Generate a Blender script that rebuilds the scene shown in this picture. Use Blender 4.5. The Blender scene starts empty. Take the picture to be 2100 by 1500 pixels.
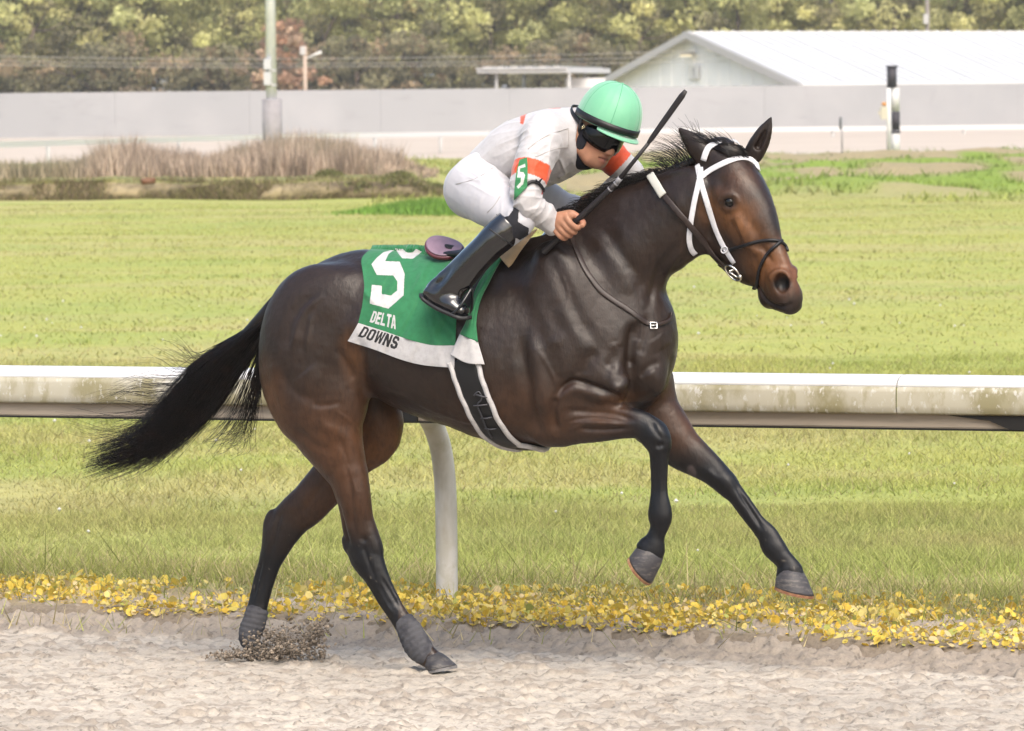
import bpy, bmesh, math, random, time
import numpy as np
from mathutils import Vector, Matrix
from mathutils.bvhtree import BVHTree
T_START = time.time()
rng = np.random.default_rng(11)
random.seed(11)
SC = bpy.context.scene
COL = SC.collection
R = math.radians

# ------------------------------------------------------------------ camera
FPX, CXP, CYP, HCAM = 11500.0, 1050.0, 750.0, 2.0      # focal length in photo pixels, centre, eye height
PITCH, ROLL = math.atan(524.0 / FPX), R(-0.55)
def _rx(a): return np.array([[1, 0, 0], [0, math.cos(a), -math.sin(a)], [0, math.sin(a), math.cos(a)]])
def _rz(a): return np.array([[math.cos(a), -math.sin(a), 0], [math.sin(a), math.cos(a), 0], [0, 0, 1]])
RCAM = _rx(math.pi / 2 - PITCH) @ _rz(ROLL)
CAMP = np.array([0.0, 0.0, HCAM])
cam = bpy.data.cameras.new('camera')
cam_ob = bpy.data.objects.new('camera', cam)
COL.objects.link(cam_ob)
M4 = Matrix.Identity(4)
for i in range(3):
    for j in range(3):
        M4[i][j] = RCAM[i, j]
M4.translation = Vector(CAMP)
cam_ob.matrix_world = M4
cam.sensor_width = 36.0
cam.lens = 36.0 * FPX / 2100.0
cam.clip_start, cam.clip_end = 0.5, 9000.0
cam.dof.use_dof = True
cam.dof.focus_distance = 19.75
cam.dof.aperture_fstop = 14.0
SC.camera = cam_ob

# ------------------------------------------------------------------ light
SUN_EL, SUN_AZ = R(50), R(166)          # azimuth measured from +Y clockwise: behind the camera's right shoulder
world = bpy.data.worlds.new('World')
SC.world = world
world.use_nodes = True
wn = world.node_tree.nodes
sky = wn.new('ShaderNodeTexSky')
sky.sky_type = 'NISHITA'
sky.sun_disc = False
sky.sun_elevation = SUN_EL
sky.sun_rotation = SUN_AZ
sky.air_density, sky.dust_density, sky.ozone_density = 1.3, 5.0, 1.0
world.node_tree.links.new(sky.outputs[0], wn['Background'].inputs[0])
wn['Background'].inputs[1].default_value = 0.15
sun = bpy.data.lights.new('sun', 'SUN')
sun.energy = 1.3
sun.angle = R(40)
sun.color = (1.0, 0.95, 0.87)
sun_ob = bpy.data.objects.new('sun', sun)
COL.objects.link(sun_ob)
sd = Vector((math.sin(SUN_AZ) * math.cos(SUN_EL), math.cos(SUN_AZ) * math.cos(SUN_EL), math.sin(SUN_EL)))
sun_ob.rotation_euler = sd.to_track_quat('Z', 'Y').to_euler()
SC.view_settings.view_transform = 'Standard'
SC.view_settings.look = 'None'
SC.view_settings.gamma = 1.0
SC.view_settings.exposure = 1.08
SC.view_settings.use_curve_mapping = False

# ------------------------------------------------------------------ pixel -> place helpers (used only to find where a thing stands)
def ray(px, py):
    d = RCAM @ np.array([(px - CXP) / FPX, -(py - CYP) / FPX, -1.0])
    return d / d[1]
def atY(px, py, Y): return CAMP + ray(px, py) * Y
def gnd(px, py, z=0.0):
    d = ray(px, py)
    return CAMP + d * ((z - HCAM) / d[2])
def proj(p):
    q = RCAM.T @ (np.asarray(p) - CAMP)
    return np.array([CXP + FPX * q[0] / -q[2], CYP - FPX * q[1] / -q[2]])
YAW = R(22)
UD = np.array([math.cos(YAW), -math.sin(YAW), 0.0])     # the way the horse runs
VD = np.array([-math.sin(YAW), -math.cos(YAW), 0.0])    # towards its near (right) side
ZD = np.array([0, 0, 1.0])
OH = gnd(885, 1374) - 0.13 * VD
def P(px, py, v=0.0):
    """horse-frame point (u,v,z) seen at a photo pixel on the plane v metres beside the mid-plane"""
    d = ray(px, py)
    t = (v - np.dot(CAMP - OH, VD)) / np.dot(d, VD)
    w = CAMP + d * t - OH
    return np.array([w @ UD, w @ VD, w[2]])
B3 = np.stack([UD, VD, ZD], 1)
def W(p): return np.asarray(p) @ B3.T + OH              # horse frame -> world
def LH(p): return np.asarray(p) * np.array([1.0, -1.0, 1.0])   # horse frame -> coordinates local to the horse's Empty
def Lc(w): return (np.asarray(w) - OH) @ B3             # world -> horse frame
def mpp(p): return (W(p)[1]) / FPX                      # metres per photo pixel there
def PW(px, py, v=0.0): return W(P(px, py, v))

# ------------------------------------------------------------------ object helpers
def tag(o, label=None, cat=None, group=None, kind=None):
    if label: o['label'] = label
    if cat: o['category'] = cat
    if group: o['group'] = group
    if kind: o['kind'] = kind
    return o
def empty(name, loc=(0, 0, 0), rz=0.0, **k):
    o = bpy.data.objects.new(name, None)
    o.empty_display_size = 0.2
    o.location = loc
    o.rotation_euler = (0, 0, rz)
    COL.objects.link(o)
    return tag(o, **k)
def raw_mesh(name, V, Fc, mats=(), smooth=True, col=None, matidx=None):
    """V (n,3), Fc (m,3|4) arrays or list of lists -> mesh"""
    V = np.asarray(V, dtype=np.float32)
    me = bpy.data.meshes.new(name)
    if isinstance(Fc, np.ndarray):
        m, k = Fc.shape
        me.vertices.add(len(V)); me.loops.add(m * k); me.polygons.add(m)
        me.vertices.foreach_set('co', V.ravel())
        me.loops.foreach_set('vertex_index', Fc.astype(np.int32).ravel())
        me.polygons.foreach_set('loop_start', np.arange(0, m * k, k, dtype=np.int32))
        me.polygons.foreach_set('loop_total', np.full(m, k, dtype=np.int32))
        me.update(calc_edges=True)
    else:
        me.from_pydata([tuple(map(float, v)) for v in V], [], [tuple(int(i) for i in f) for f in Fc])
        me.update()
    if smooth:
        me.polygons.foreach_set('use_smooth', np.ones(len(me.polygons), dtype=bool))
    for mt in mats: me.materials.append(mt)
    if matidx is not None:
        me.polygons.foreach_set('material_index', np.asarray(matidx, dtype=np.int32))
    if col is not None:
        c = np.ones((len(V), 4), dtype=np.float32); c[:, :3] = col
        at = me.color_attributes.new('tint', 'FLOAT_COLOR', 'POINT')
        at.data.foreach_set('color', c.ravel())
    return me
def obj(name, me, parent=None, loc=None, **k):
    o = bpy.data.objects.new(name, me)
    COL.objects.link(o)
    if parent is not None:
        o.parent = parent
    if loc is not None: o.location = loc
    return tag(o, **k)
def local(parent, Vw):
    """world coordinates -> coordinates local to a thing's Empty"""
    M = parent.matrix_basis.inverted()
    M = np.array(M)
    Vw = np.asarray(Vw)
    return Vw @ M[:3, :3].T + M[:3, 3]
class MB:
    """collects simple solids into one mesh"""
    def __init__(s): s.v = []; s.f = []; s.n = 0
    def add(s, V, Fc):
        s.v.append(np.asarray(V, float)); s.f += [[i + s.n for i in f] for f in Fc]; s.n += len(V)
    def box(s, c, size, M=None):
        x, y, z = np.asarray(size) / 2
        V = np.array([[a * x, b * y, d * z] for d in (-1, 1) for b in (-1, 1) for a in (-1, 1)])
        if M is not None: V = V @ np.asarray(M).T
        s.add(V + np.asarray(c), [[0, 2, 3, 1], [4, 5, 7, 6], [0, 1, 5, 4], [2, 6, 7, 3], [0, 4, 6, 2], [1, 3, 7, 5]])
    def tube(s, pts, rad, n=10, cap=True):
        V, Fc = tube_geo(pts, rad, n, cap); s.add(V, Fc)
    def prism(s, poly, d):
        """poly: list of 3-D points (planar), extruded by vector d"""
        a = np.asarray(poly, float); n = len(a)
        s.add(np.vstack([a, a + np.asarray(d)]), [list(range(n))[::-1], list(range(n, 2 * n))] + [[i, (i + 1) % n, n + (i + 1) % n, n + i] for i in range(n)])
    def mesh(s, name, mats, smooth=False):
        return raw_mesh(name, np.vstack(s.v), s.f, mats, smooth)
def tube_geo(pts, rad, n=8, cap=True, flat=None):
    pts = np.asarray(pts, float); m = len(pts)
    rad = np.broadcast_to(np.asarray(rad, float), (m,))
    T = np.gradient(pts, axis=0); T /= np.linalg.norm(T, axis=1)[:, None] + 1e-12
    ref = np.array([0, 0, 1.0]) if abs(T[0, 2]) < 0.9 else np.array([1.0, 0, 0])
    V = []
    Nn = np.cross(T[0], ref)
    for i in range(m):
        Nn = Nn - T[i] * (Nn @ T[i]); Nn /= np.linalg.norm(Nn) + 1e-12
        Bn = np.cross(T[i], Nn)
        a = np.arange(n) * 2 * math.pi / n
        V.append(pts[i] + rad[i] * (np.cos(a)[:, None] * Nn + np.sin(a)[:, None] * Bn))
    V = np.vstack(V)
    Fc = [[i * n + j, i * n + (j + 1) % n, (i + 1) * n + (j + 1) % n, (i + 1) * n + j] for i in range(m - 1) for j in range(n)]
    if cap: Fc += [list(range(n))[::-1], [(m - 1) * n + j for j in range(n)]]
    return V, Fc
def crom(pts, k=6):
    """Catmull-Rom refine rows of an array"""
    p = np.asarray(pts, float)
    if len(p) < 3:
        t = np.linspace(0, 1, k + 1)[:, None]
        return p[0] * (1 - t) + p[-1] * t
    q = np.vstack([2 * p[0] - p[1], p, 2 * p[-1] - p[-2]])
    out = []
    for i in range(1, len(q) - 2):
        for t in np.arange(k) / k:
            a, b, c, d = q[i - 1], q[i], q[i + 1], q[i + 2]
            out.append(0.5 * (2 * b + (c - a) * t + (2 * a - 5 * b + 4 * c - d) * t * t + (3 * b - a - 3 * c + d) * t ** 3))
    out.append(p[-1])
    return np.array(out)

# ------------------------------------------------------------------ numpy noise
def _hash(ix, iy, iz, s):
    h = (ix * 374761393 + iy * 668265263 + iz * 2147483647 + s * 1274126177).astype(np.int64) & 0xffffffff
    h = ((h ^ (h >> 13)) * 1274126177) & 0xffffffff
    h = ((h ^ (h >> 16)) * 2246822519) & 0xffffffff
    return ((h ^ (h >> 15)) & 0xffff) / 65535.0
def vnoise(p, s=0):
    p = np.asarray(p, float)
    i = np.floor(p).astype(np.int64); f = p - i
    f = f * f * f * (f * (f * 6 - 15) + 10)
    r = 0
    for dx in (0, 1):
        for dy in (0, 1):
            for dz in (0, 1):
                w = (f[..., 0] if dx else 1 - f[..., 0]) * (f[..., 1] if dy else 1 - f[..., 1]) * (f[..., 2] if dz else 1 - f[..., 2])
                r = r + w * _hash(i[..., 0] + dx, i[..., 1] + dy, i[..., 2] + dz, s)
    return r * 2 - 1
def fbm(p, o=3, s=0):
    a, r = 1.0, 0
    for k in range(o):
        r = r + a * vnoise(np.asarray(p) * (2.03 ** k), s + k); a *= 0.5
    return r

# ------------------------------------------------------------------ implicit bodies
class Field:
    def __init__(s, lo, hi, h):
        s.lo = np.asarray(lo, float); s.h = h
        s.n = np.ceil((np.asarray(hi) - s.lo) / h).astype(int) + 1
        s.F = np.full(s.n, 0.3, dtype=np.float32)
    def reg(s, lo, hi):
        a = np.clip(np.floor((np.asarray(lo) - s.lo) / s.h).astype(int), 0, s.n - 1)
        b = np.clip(np.ceil((np.asarray(hi) - s.lo) / s.h).astype(int) + 1, 1, s.n)
        sl = tuple(slice(i, j) for i, j in zip(a, b))
        g = [(s.lo[k] + s.h * np.arange(a[k], b[k])).astype(np.float32) for k in range(3)]
        return sl, g[0][:, None, None], g[1][None, :, None], g[2][None, None, :]
    def put(s, sl, val, k, sub=False):
        f = s.F[sl]
        if sub:
            v = -val; h = np.clip(0.5 - 0.5 * (v - f) / k * -1, 0, 1)
            h = np.clip(0.5 + 0.5 * (v - f) / k, 0, 1)
            s.F[sl] = f * (1 - h) + v * h + k * h * (1 - h)
        else:
            h = np.clip(0.5 + 0.5 * (f - val) / k, 0, 1)
            s.F[sl] = f * (1 - h) + val * h - k * h * (1 - h)
    def loft(s, st, k=0.02, sub=False, ref=4, L=(0, 1, 0), cap=0.6, tilt=None):
        """st rows: dict c (3), a, b, egg, e (direction of the a measure, or None)"""
        c = np.array([q['c'] for q in st]); par = np.array([[q['a'], q['b'], q.get('egg', 0.0)] for q in st])
        e = np.array([q['e'] if q.get('e') is not None else (0, 0, 0) for q in st])
        L = np.asarray(L, float)
        Tc = np.gradient(c, axis=0); Tc /= np.linalg.norm(Tc, axis=1)[:, None]
        for i in range(len(st)):
            n = np.linalg.norm(e[i])
            if n > 0:
                par[i, 0] *= math.sqrt(max(0.05, 1 - float(e[i] / n @ Tc[i]) ** 2))
        A = crom(np.hstack([c, par, e]), ref)
        c, par, e = A[:, :3], A[:, 3:6], A[:, 6:]
        mx = par[:, :2].max() * 1.35 + k
        sl, X, Y, Z = s.reg(c.min(0) - mx, c.max(0) + mx)
        out = np.full(s.F[sl].shape, 0.3, dtype=np.float32)
        base = [q.start for q in sl]
        for i in range(len(c) - 1):
            p0, p1 = c[i], c[i + 1]
            d = p1 - p0; ln = np.linalg.norm(d)
            if ln < 1e-6: continue
            T = d / ln
            N = np.cross(L, T)
            if np.linalg.norm(N) < 0.05: N = np.cross((0, 0, 1.0), T)
            N /= np.linalg.norm(N)
            if e[i] @ N < 0: N = -N
            Lt = np.cross(T, N)
            m = max(par[i, :2].max(), par[i + 1, :2].max()) * 1.3 + k
            s2, x, y, z = s.reg(np.minimum(p0, p1) - m, np.maximum(p0, p1) + m)
            x = x - np.float32(p0[0]); y = y - np.float32(p0[1]); z = z - np.float32(p0[2])
            tt = (x * T[0] + y * T[1] + z * T[2])
            t = np.clip(tt / ln, 0, 1)
            rem = tt - t * ln
            dn = x * N[0] + y * N[1] + z * N[2]
            dl = x * Lt[0] + y * Lt[1] + z * Lt[2]
            a = par[i, 0] * (1 - t) + par[i + 1, 0] * t
            b = par[i, 1] * (1 - t) + par[i + 1, 1] * t
            eg = par[i, 2] * (1 - t) + par[i + 1, 2] * t
            r = dn / a
            b = b * (1 - eg * np.clip(r, -1.2, 1.2))
            mn = np.minimum(a, b)
            rs = np.where(rem < 0, mn * cap if i == 0 else a, mn * cap if i == len(c) - 2 else a)
            q = (np.sqrt(r * r + (dl / b) ** 2 + (rem / rs) ** 2) - 1) * mn
            loc = tuple(slice(w.start - o, w.stop - o) for w, o in zip(s2, base))
            loc = tuple(slice(max(0, w.start), w.stop) for w in loc)
            tgt = out[loc]
            np.minimum(tgt, q[tuple(slice(0, n) for n in tgt.shape)], out=tgt)
        s.put(sl, out, k, sub)
    def cut(s, c, n, k=.003):
        """remove everything on the n side of a plane"""
        n = np.asarray(n, float) / np.linalg.norm(n)
        sl, x, y, z = s.reg(s.lo, s.lo + s.h * s.n)
        s.put(sl, (-((x - c[0]) * n[0] + (y - c[1]) * n[1] + (z - c[2]) * n[2])).astype(np.float32), k, True)
    def ell(s, c, r, ax=None, k=0.03, sub=False):
        """ellipsoid: ax = direction of first radius (horse frame), second stays lateral-ish"""
        c = np.asarray(c, float); r = np.asarray(r, float)
        m = r.max() + k + 0.01
        sl, x, y, z = s.reg(c - m, c + m)
        x = x - np.float32(c[0]); y = y - np.float32(c[1]); z = z - np.float32(c[2])
        if ax is None: ax = (1, 0, 0)
        T = np.asarray(ax, float); T = T / np.linalg.norm(T)
        Lr = np.array([0, 1.0, 0])
        N = np.cross(Lr, T); N /= np.linalg.norm(N); Lt = np.cross(T, N)
        q = np.sqrt(((x * T[0] + y * T[1] + z * T[2]) / r[0]) ** 2 + ((x * Lt[0] + y * Lt[1] + z * Lt[2]) / r[1]) ** 2 + ((x * N[0] + y * N[1] + z * N[2]) / r[2]) ** 2)
        s.put(sl, ((q - 1) * r.min()).astype(np.float32), k, sub)
    def nets(s, smooth=3):
        F = s.F; S = F < 0
        acc = np.zeros(np.array(F.shape) - 1, dtype=np.int8)
        offs = [(a, b, c) for a in (0, 1) for b in (0, 1) for c in (0, 1)]
        nx, ny, nz = F.shape
        for a, b, c in offs: acc += S[a:nx - 1 + a, b:ny - 1 + b, c:nz - 1 + c]
        act = (acc > 0) & (acc < 8)
        I = np.argwhere(act)
        idx = np.full(act.shape, -1, dtype=np.int32); idx[act] = np.arange(len(I))
        val = np.stack([F[I[:, 0] + a, I[:, 1] + b, I[:, 2] + c] for a, b, c in offs], 1)
        pos = np.zeros((len(I), 3)); cnt = np.zeros(len(I))
        for i in range(8):
            for j in range(i + 1, 8):
                if sum(abs(p - q) for p, q in zip(offs[i], offs[j])) != 1: continue
                f0, f1 = val[:, i], val[:, j]
                mk = (f0 < 0) != (f1 < 0)
                t = np.where(mk, f0 / np.where(mk, f0 - f1, 1), 0)
                pos += np.where(mk[:, None], np.array(offs[i]) + t[:, None] * (np.array(offs[j]) - np.array(offs[i])), 0); cnt += mk
        V = s.lo + s.h * (I + pos / cnt[:, None])
        quads = []
        for ax in range(3):
            sh = [slice(None)] * 3; sh2 = [slice(None)] * 3
            sh[ax] = slice(0, -1); sh2[ax] = slice(1, None)
            A, Bq = S[tuple(sh)], S[tuple(sh2)]
            E = np.argwhere(A != Bq)
            o1, o2 = [(1, 2), (2, 0), (0, 1)][ax]
            E = E[(E[:, o1] > 0) & (E[:, o2] > 0)]
            E = E[(E[:, o1] < F.shape[o1] - 1) & (E[:, o2] < F.shape[o2] - 1)]
            d1 = np.zeros(3, int); d1[o1] = 1; d2 = np.zeros(3, int); d2[o2] = 1
            q = [idx[tuple((E - o).T)] for o in (d1 + d2, d2, 0 * d1, d1)]
            Q = np.stack(q, 1)
            inside = S[tuple(E.T)]
            Q[~inside] = Q[~inside][:, ::-1]
            quads.append(Q)
        Q = np.vstack(quads)
        Q = Q[(Q >= 0).all(1)]
        return taubin(V, Q, smooth), Q
def taubin(V, Q, it, lam=0.5, mu=-0.52):
    e = np.vstack([Q[:, [i, (i + 1) % Q.shape[1]]] for i in range(Q.shape[1])])
    e = np.vstack([e, e[:, ::-1]])
    n = len(V); deg = np.maximum(1, np.bincount(e[:, 0], minlength=n)).astype(float)
    V = V.copy()
    for k in range(it):
        for f in (lam, mu):
            S_ = np.stack([np.bincount(e[:, 0], weights=V[e[:, 1], j], minlength=n) for j in range(3)], 1)
            V += f * (S_ / deg[:, None] - V)
    return V
def vnormals(V, Q):
    n = np.cross(V[Q[:, 2]] - V[Q[:, 0]], V[Q[:, 3 if Q.shape[1] > 3 else 1]] - V[Q[:, 1]] if Q.shape[1] > 3 else V[Q[:, 2]] - V[Q[:, 1]])
    N = np.zeros_like(V)
    for k in range(Q.shape[1]):
        for j in range(3):
            N[:, j] += np.bincount(Q[:, k], weights=n[:, j], minlength=len(V))
    return N / (np.linalg.norm(N, axis=1)[:, None] + 1e-12)
def pr(x1, y1, x2, y2, b, v=0.0, egg=0.0, dv=0.0):
    """a cross-section given by the two photo pixels of its outline; e points from the second to the first"""
    p1, p2 = P(x1, y1, v), P(x2, y2, v)
    c = P((x1 + x2) / 2, (y1 + y2) / 2, v)
    a = 0.5 * math.hypot(x1 - x2, y1 - y2) * mpp(c)
    return dict(c=c, a=a, b=b, egg=egg, e=p1 - p2)
def pt(x, y, v, a, b=None):
    """a round-ish station: centre pixel, radii in metres"""
    return dict(c=P(x, y, v), a=a, b=b if b is not None else a, e=None)

# ------------------------------------------------------------------ materials
GAIN = 0.68      # all reflectances kept low, the exposure set to suit
def mat(name, color=(0.5, 0.5, 0.5), rough=0.6, spec=0.5, metal=0.0, tint=False, noise=None, bump=None, sheen=0.0, coat=0.0, trans=0.0, sub=0.0, alpha=1.0, coords='Object'):
    """noise: (scale, other colour, low, high[, stretch xyz]) mixes a second colour in; bump: list of (scale, strength, distance[, stretch])"""
    m = bpy.data.materials.new(name); m.use_nodes = True
    nt = m.node_tree; ns = nt.nodes; lk = nt.links
    b = ns['Principled BSDF']
    gn = 1.0 if metal > 0 else GAIN
    b.inputs['Base Color'].default_value = (*[c * gn for c in color], 1)
    b.inputs['Roughness'].default_value = rough
    b.inputs['Specular IOR Level'].default_value = spec * (1.0 if metal > 0 else GAIN)
    b.inputs['Metallic'].default_value = metal
    b.inputs['Sheen Weight'].default_value = sheen
    b.inputs['Coat Weight'].default_value = coat
    b.inputs['Coat Roughness'].default_value = 0.08
    tc = ns.new('ShaderNodeTexCoord')
    def tex(scale, stretch=None, detail=5.0, rg=0.6):
        n = ns.new('ShaderNodeTexNoise'); n.inputs['Scale'].default_value = scale; n.inputs['Detail'].default_value = detail; n.inputs['Roughness'].default_value = rg
        if stretch:
            mp = ns.new('ShaderNodeMapping'); mp.inputs['Scale'].default_value = stretch
            lk.new(tc.outputs[coords], mp.inputs[0]); lk.new(mp.outputs[0], n.inputs['Vector'])
        else: lk.new(tc.outputs[coords], n.inputs['Vector'])
        return n
    cur = None
    if tint:
        a = ns.new('ShaderNodeAttribute'); a.attribute_name = 'tint'; cur = a.outputs['Color']
    for nz in ([noise] if isinstance(noise, tuple) else (noise or [])):
        n = tex(nz[0], nz[4] if len(nz) > 4 else None)
        mr = ns.new('ShaderNodeMapRange'); mr.interpolation_type = 'SMOOTHSTEP'
        mr.inputs['From Min'].default_value = nz[2]; mr.inputs['From Max'].default_value = nz[3]
        lk.new(n.outputs['Fac'], mr.inputs['Value'])
        mx = ns.new('ShaderNodeMix'); mx.data_type = 'RGBA'
        mul = isinstance(nz[1], (int, float))
        if mul: mx.blend_type = 'MULTIPLY'
        mx.inputs['B'].default_value = (nz[1],) * 3 + (1,) if mul else (*nz[1], 1)
        if cur is None: mx.inputs['A'].default_value = (*color, 1)
        else: lk.new(cur, mx.inputs['A'])
        lk.new(mr.outputs[0], mx.inputs['Factor'])
        cur = mx.outputs['Result']
    if cur is not None:
        gm = ns.new('ShaderNodeMix'); gm.data_type = 'RGBA'; gm.blend_type = 'MULTIPLY'; gm.inputs['Factor'].default_value = 1.0
        gm.inputs['B'].default_value = (gn, gn, gn, 1); lk.new(cur, gm.inputs['A']); cur = gm.outputs['Result']
        lk.new(cur, b.inputs['Base Color'])
    last = None
    for bp in (bump or []):
        n = tex(bp[0], bp[3] if len(bp) > 3 else None)
        bn = ns.new('ShaderNodeBump'); bn.inputs['Strength'].default_value = bp[1]; bn.inputs['Distance'].default_value = bp[2]
        lk.new(n.outputs['Fac'], bn.inputs['Height'])
        if last is not None: lk.new(last, bn.inputs['Normal'])
        last = bn.outputs[0]
    if last is not None: lk.new(last, b.inputs['Normal'])
    if trans > 0:
        tr = ns.new('ShaderNodeBsdfTranslucent'); ad = ns.new('ShaderNodeMixShader'); ad.inputs[0].default_value = trans
        if cur is not None: lk.new(cur, tr.inputs[0])
        else: tr.inputs[0].default_value = (*color, 1)
        lk.new(b.outputs[0], ad.inputs[1]); lk.new(tr.outputs[0], ad.inputs[2])
        lk.new(ad.outputs[0], ns['Material Output'].inputs['Surface'])
    return m
def grid_faces(nv, nu):
    i = np.arange(nv - 1)[:, None]; j = np.arange(nu - 1)[None, :]
    a = (i * nu + j).ravel()
    return np.stack([a, a + nu, a + nu + 1, a + 1], 1)
def thing_from(name, label, cat, origin, group=None):
    return empty(name, tuple(origin), 0.0, label=label, cat=cat, group=group)
def sphere_geo(r, nu=24, nv=14):
    V = []; Fc = []
    for i in range(nv + 1):
        a = math.pi * i / nv
        for j in range(nu):
            b = 2 * math.pi * j / nu
            V.append((r[0] * math.sin(a) * math.cos(b), r[1] * math.sin(a) * math.sin(b), r[2] * math.cos(a)))
    for i in range(nv):
        for j in range(nu):
            Fc.append([i * nu + j, (i + 1) * nu + j, (i + 1) * nu + (j + 1) % nu, i * nu + (j + 1) % nu])
    return np.array(V), Fc
# ================================================================== THE SETTING
RA, RB = gnd(0, 748, 1.0), gnd(2100, 769, 1.0)
RD = (RB - RA) / np.linalg.norm(RB - RA); RD[2] = 0; RD /= np.linalg.norm(RD)      # along the rail, to the right
RN_ = np.array([-RD[1], RD[0], 0.0])                                                  # into the infield
R0 = gnd(905, 757, 1.0) * np.array([1, 1, 0])
def rl(p, q, z=0.0):
    p = np.asarray(p, float); q = np.asarray(q, float)
    o = R0 + p[..., None] * RD + q[..., None] * RN_
    o[..., 2] = z
    return o
def pq(x, y):
    d0, d1 = x - R0[0], y - R0[1]
    return d0 * RD[0] + d1 * RD[1], d0 * RN_[0] + d1 * RN_[1]
def n2(x, y, s, sd, o=3): return fbm(np.stack([x * s, y * s, np.zeros_like(x)], -1), o, sd)
def sstep(a, b, x):
    t = np.clip((x - a) / (b - a), 0, 1); return t * t * (3 - 2 * t)
def mound(x, y):       # lumpy rough ground towards the far rail, right of the ditch
    D = y; w = sstep(112, 128, D) * (1 - sstep(205, 226, D)) * sstep(-3.0, 2.5, x + (D - 120) * .0)
    return w * (.16 + .22 * n2(x, y, .16, 41, 4) + .10 * n2(x, y, .6, 43, 2))
def bank_w(x): return 1 - sstep(-2.6, -.9, x)
def bank_h(x, y):      # the ditch's far bank on the left
    e = 126 + .8 * n2(x, x * 0, .35, 51, 2)
    return bank_w(x) * (.42 * sstep(e + .1, e + .7, y) + .12 * sstep(e + .5, e + 10, y)) * (y > e + .1) * (1 - sstep(160, 175, y))
def verge_z(p, q):
    e = -.55 - .13 * p + .08 * n2(p, p * 0, .9, 61, 3)
    return .055 * sstep(e - .10, e + .16, q), e
def gz(x, y):
    p, q = pq(x, y); z, _ = verge_z(p, q)
    return z + .03 * n2(x, y, .25, 71, 2) * sstep(2, 6, q) + mound(x, y) + bank_h(x, y)
# ---- one ground sheet out to the horizon
obj('ground', raw_mesh('ground', [[-3000, -200, -.13], [3000, -200, -.13], [3000, 6000, -.13], [-3000, 6000, -.13]], np.array([[0, 1, 2, 3]]),
    [mat('far_ground', (.42, .42, .19), rough=.9, noise=(.08, (.46, .42, .24), .4, .7))]), kind='structure')
# ---- sand of the racing track
M_sand = mat('track_sand', tint=True, rough=.95, spec=.25, noise=[(75, .86, .42, .66, (1, 1, 1)), (34, .62, .57, .66, (1, .55, 1))], bump=[(130, .55, .006), (420, .4, .002)])
M_sand2 = mat('sand_plain', (.42, .36, .30), rough=.95, spec=.25, noise=(3, (.36, .30, .25), .4, .7), bump=[(60, .5, .01)])
pp_, qq_ = np.meshgrid(np.arange(-4.6, 4.6, .013), np.arange(-4.4, .25, .0115))
x_, y_ = (R0[0] + pp_ * RD[0] + qq_ * RN_[0]), (R0[1] + pp_ * RD[1] + qq_ * RN_[1])
zv, ee = verge_z(pp_, qq_)
loose = sstep(ee - .24 + .05 * n2(pp_, qq_, 5, 99, 2), ee - .17 + .05 * n2(pp_, qq_, 5, 99, 2), qq_)            # the damp, loose strip beside the verge
rid = 1 - np.abs(n2(pp_ * .7, qq_, 24, 81, 3)) ; cl = np.clip(n2(pp_ * .8, qq_, 26, 83, 2) - .10, 0, 1)
zs = .0042 * (rid - .6) + .0075 * cl + .003 * n2(pp_ * .6, qq_, 4.2, 85, 2) + .007 * n2(pp_, qq_, 30, 86, 2)
clod = sstep(.62, .95, n2(pp_ * .85, qq_, 17, 87, 2)); zs = zs + .014 * clod
zs = zs * (1 + .45 * loose) + zv + loose * (.008 + .010 * n2(pp_ * .6, qq_, 9, 88, 3) + .010 * np.abs(n2(pp_, qq_, 19, 93, 2)))
V = np.stack([x_, y_, zs - .012], -1).reshape(-1, 3)
damp = np.clip(np.maximum(clod * .9, 1.15 * loose + .35 * n2(pp_, qq_, 6, 89, 2) * loose) + .8 * sstep(.30, .62, n2(pp_ * .7, qq_ * 1.2, 22, 90, 2)), 0, 1)
rake = .045 * np.sin((qq_ + .05 * n2(pp_ * .3, qq_, 1.2, 91, 1)) * 26)
c_ = (np.array([.555, .497, .418]) * (1 + rake + .10 * n2(pp_ * .5, qq_, 1.7, 92, 2))[..., None])
c_ = c_ * (1 - .62 * damp[..., None]) + np.array([.27, .22, .175]) * .62 * damp[..., None]
TRK = obj('track', raw_mesh('track', V, grid_faces(*pp_.shape)[:, ::-1].copy(), [M_sand], col=c_.reshape(-1, 3)), kind='structure')
a, b, c2, d2 = rl(-120., -24.), rl(120., -24.), rl(120., -.7), rl(-120., -.7)
obj('track_base', raw_mesh('track_base', [a + [0, 0, -.035], b + [0, 0, -.035], c2 + [0, 0, -.035], d2 + [0, 0, -.035]], np.array([[0, 1, 2, 3]]), [M_sand2]), kind='structure')
# ---- verge: the strip with fallen and standing yellow leaves
M_verge = mat('verge_soil', tint=True, rough=.95, spec=.2, noise=(50, .72, .4, .7), bump=[(60, .6, .012), (200, .4, .003)])
pp_, qq_ = np.meshgrid(np.arange(-5.2, 5.2, .03), np.arange(-1.25, 1.75, .02))
x_, y_ = (R0[0] + pp_ * RD[0] + qq_ * RN_[0]), (R0[1] + pp_ * RD[1] + qq_ * RN_[1])
zv, ee = verge_z(pp_, qq_)
zz = zv - .085 * (1 - sstep(ee - .04, ee + .10, qq_)) + .012 * n2(x_, y_, 9, 95, 3) + .012
g_ = sstep(.30, 1.0, qq_ + .35 * n2(x_, y_, 1.4, 96, 2))[..., None]
cc_ = np.array([.42, .34, .21]) * (1 - g_) + np.array([.40, .40, .14]) * g_
nr_ = (1 - sstep(ee + .04, ee + .22, qq_))[..., None]; cc_ = cc_ * (1 - nr_) + np.array([.26, .215, .17]) * nr_
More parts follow.
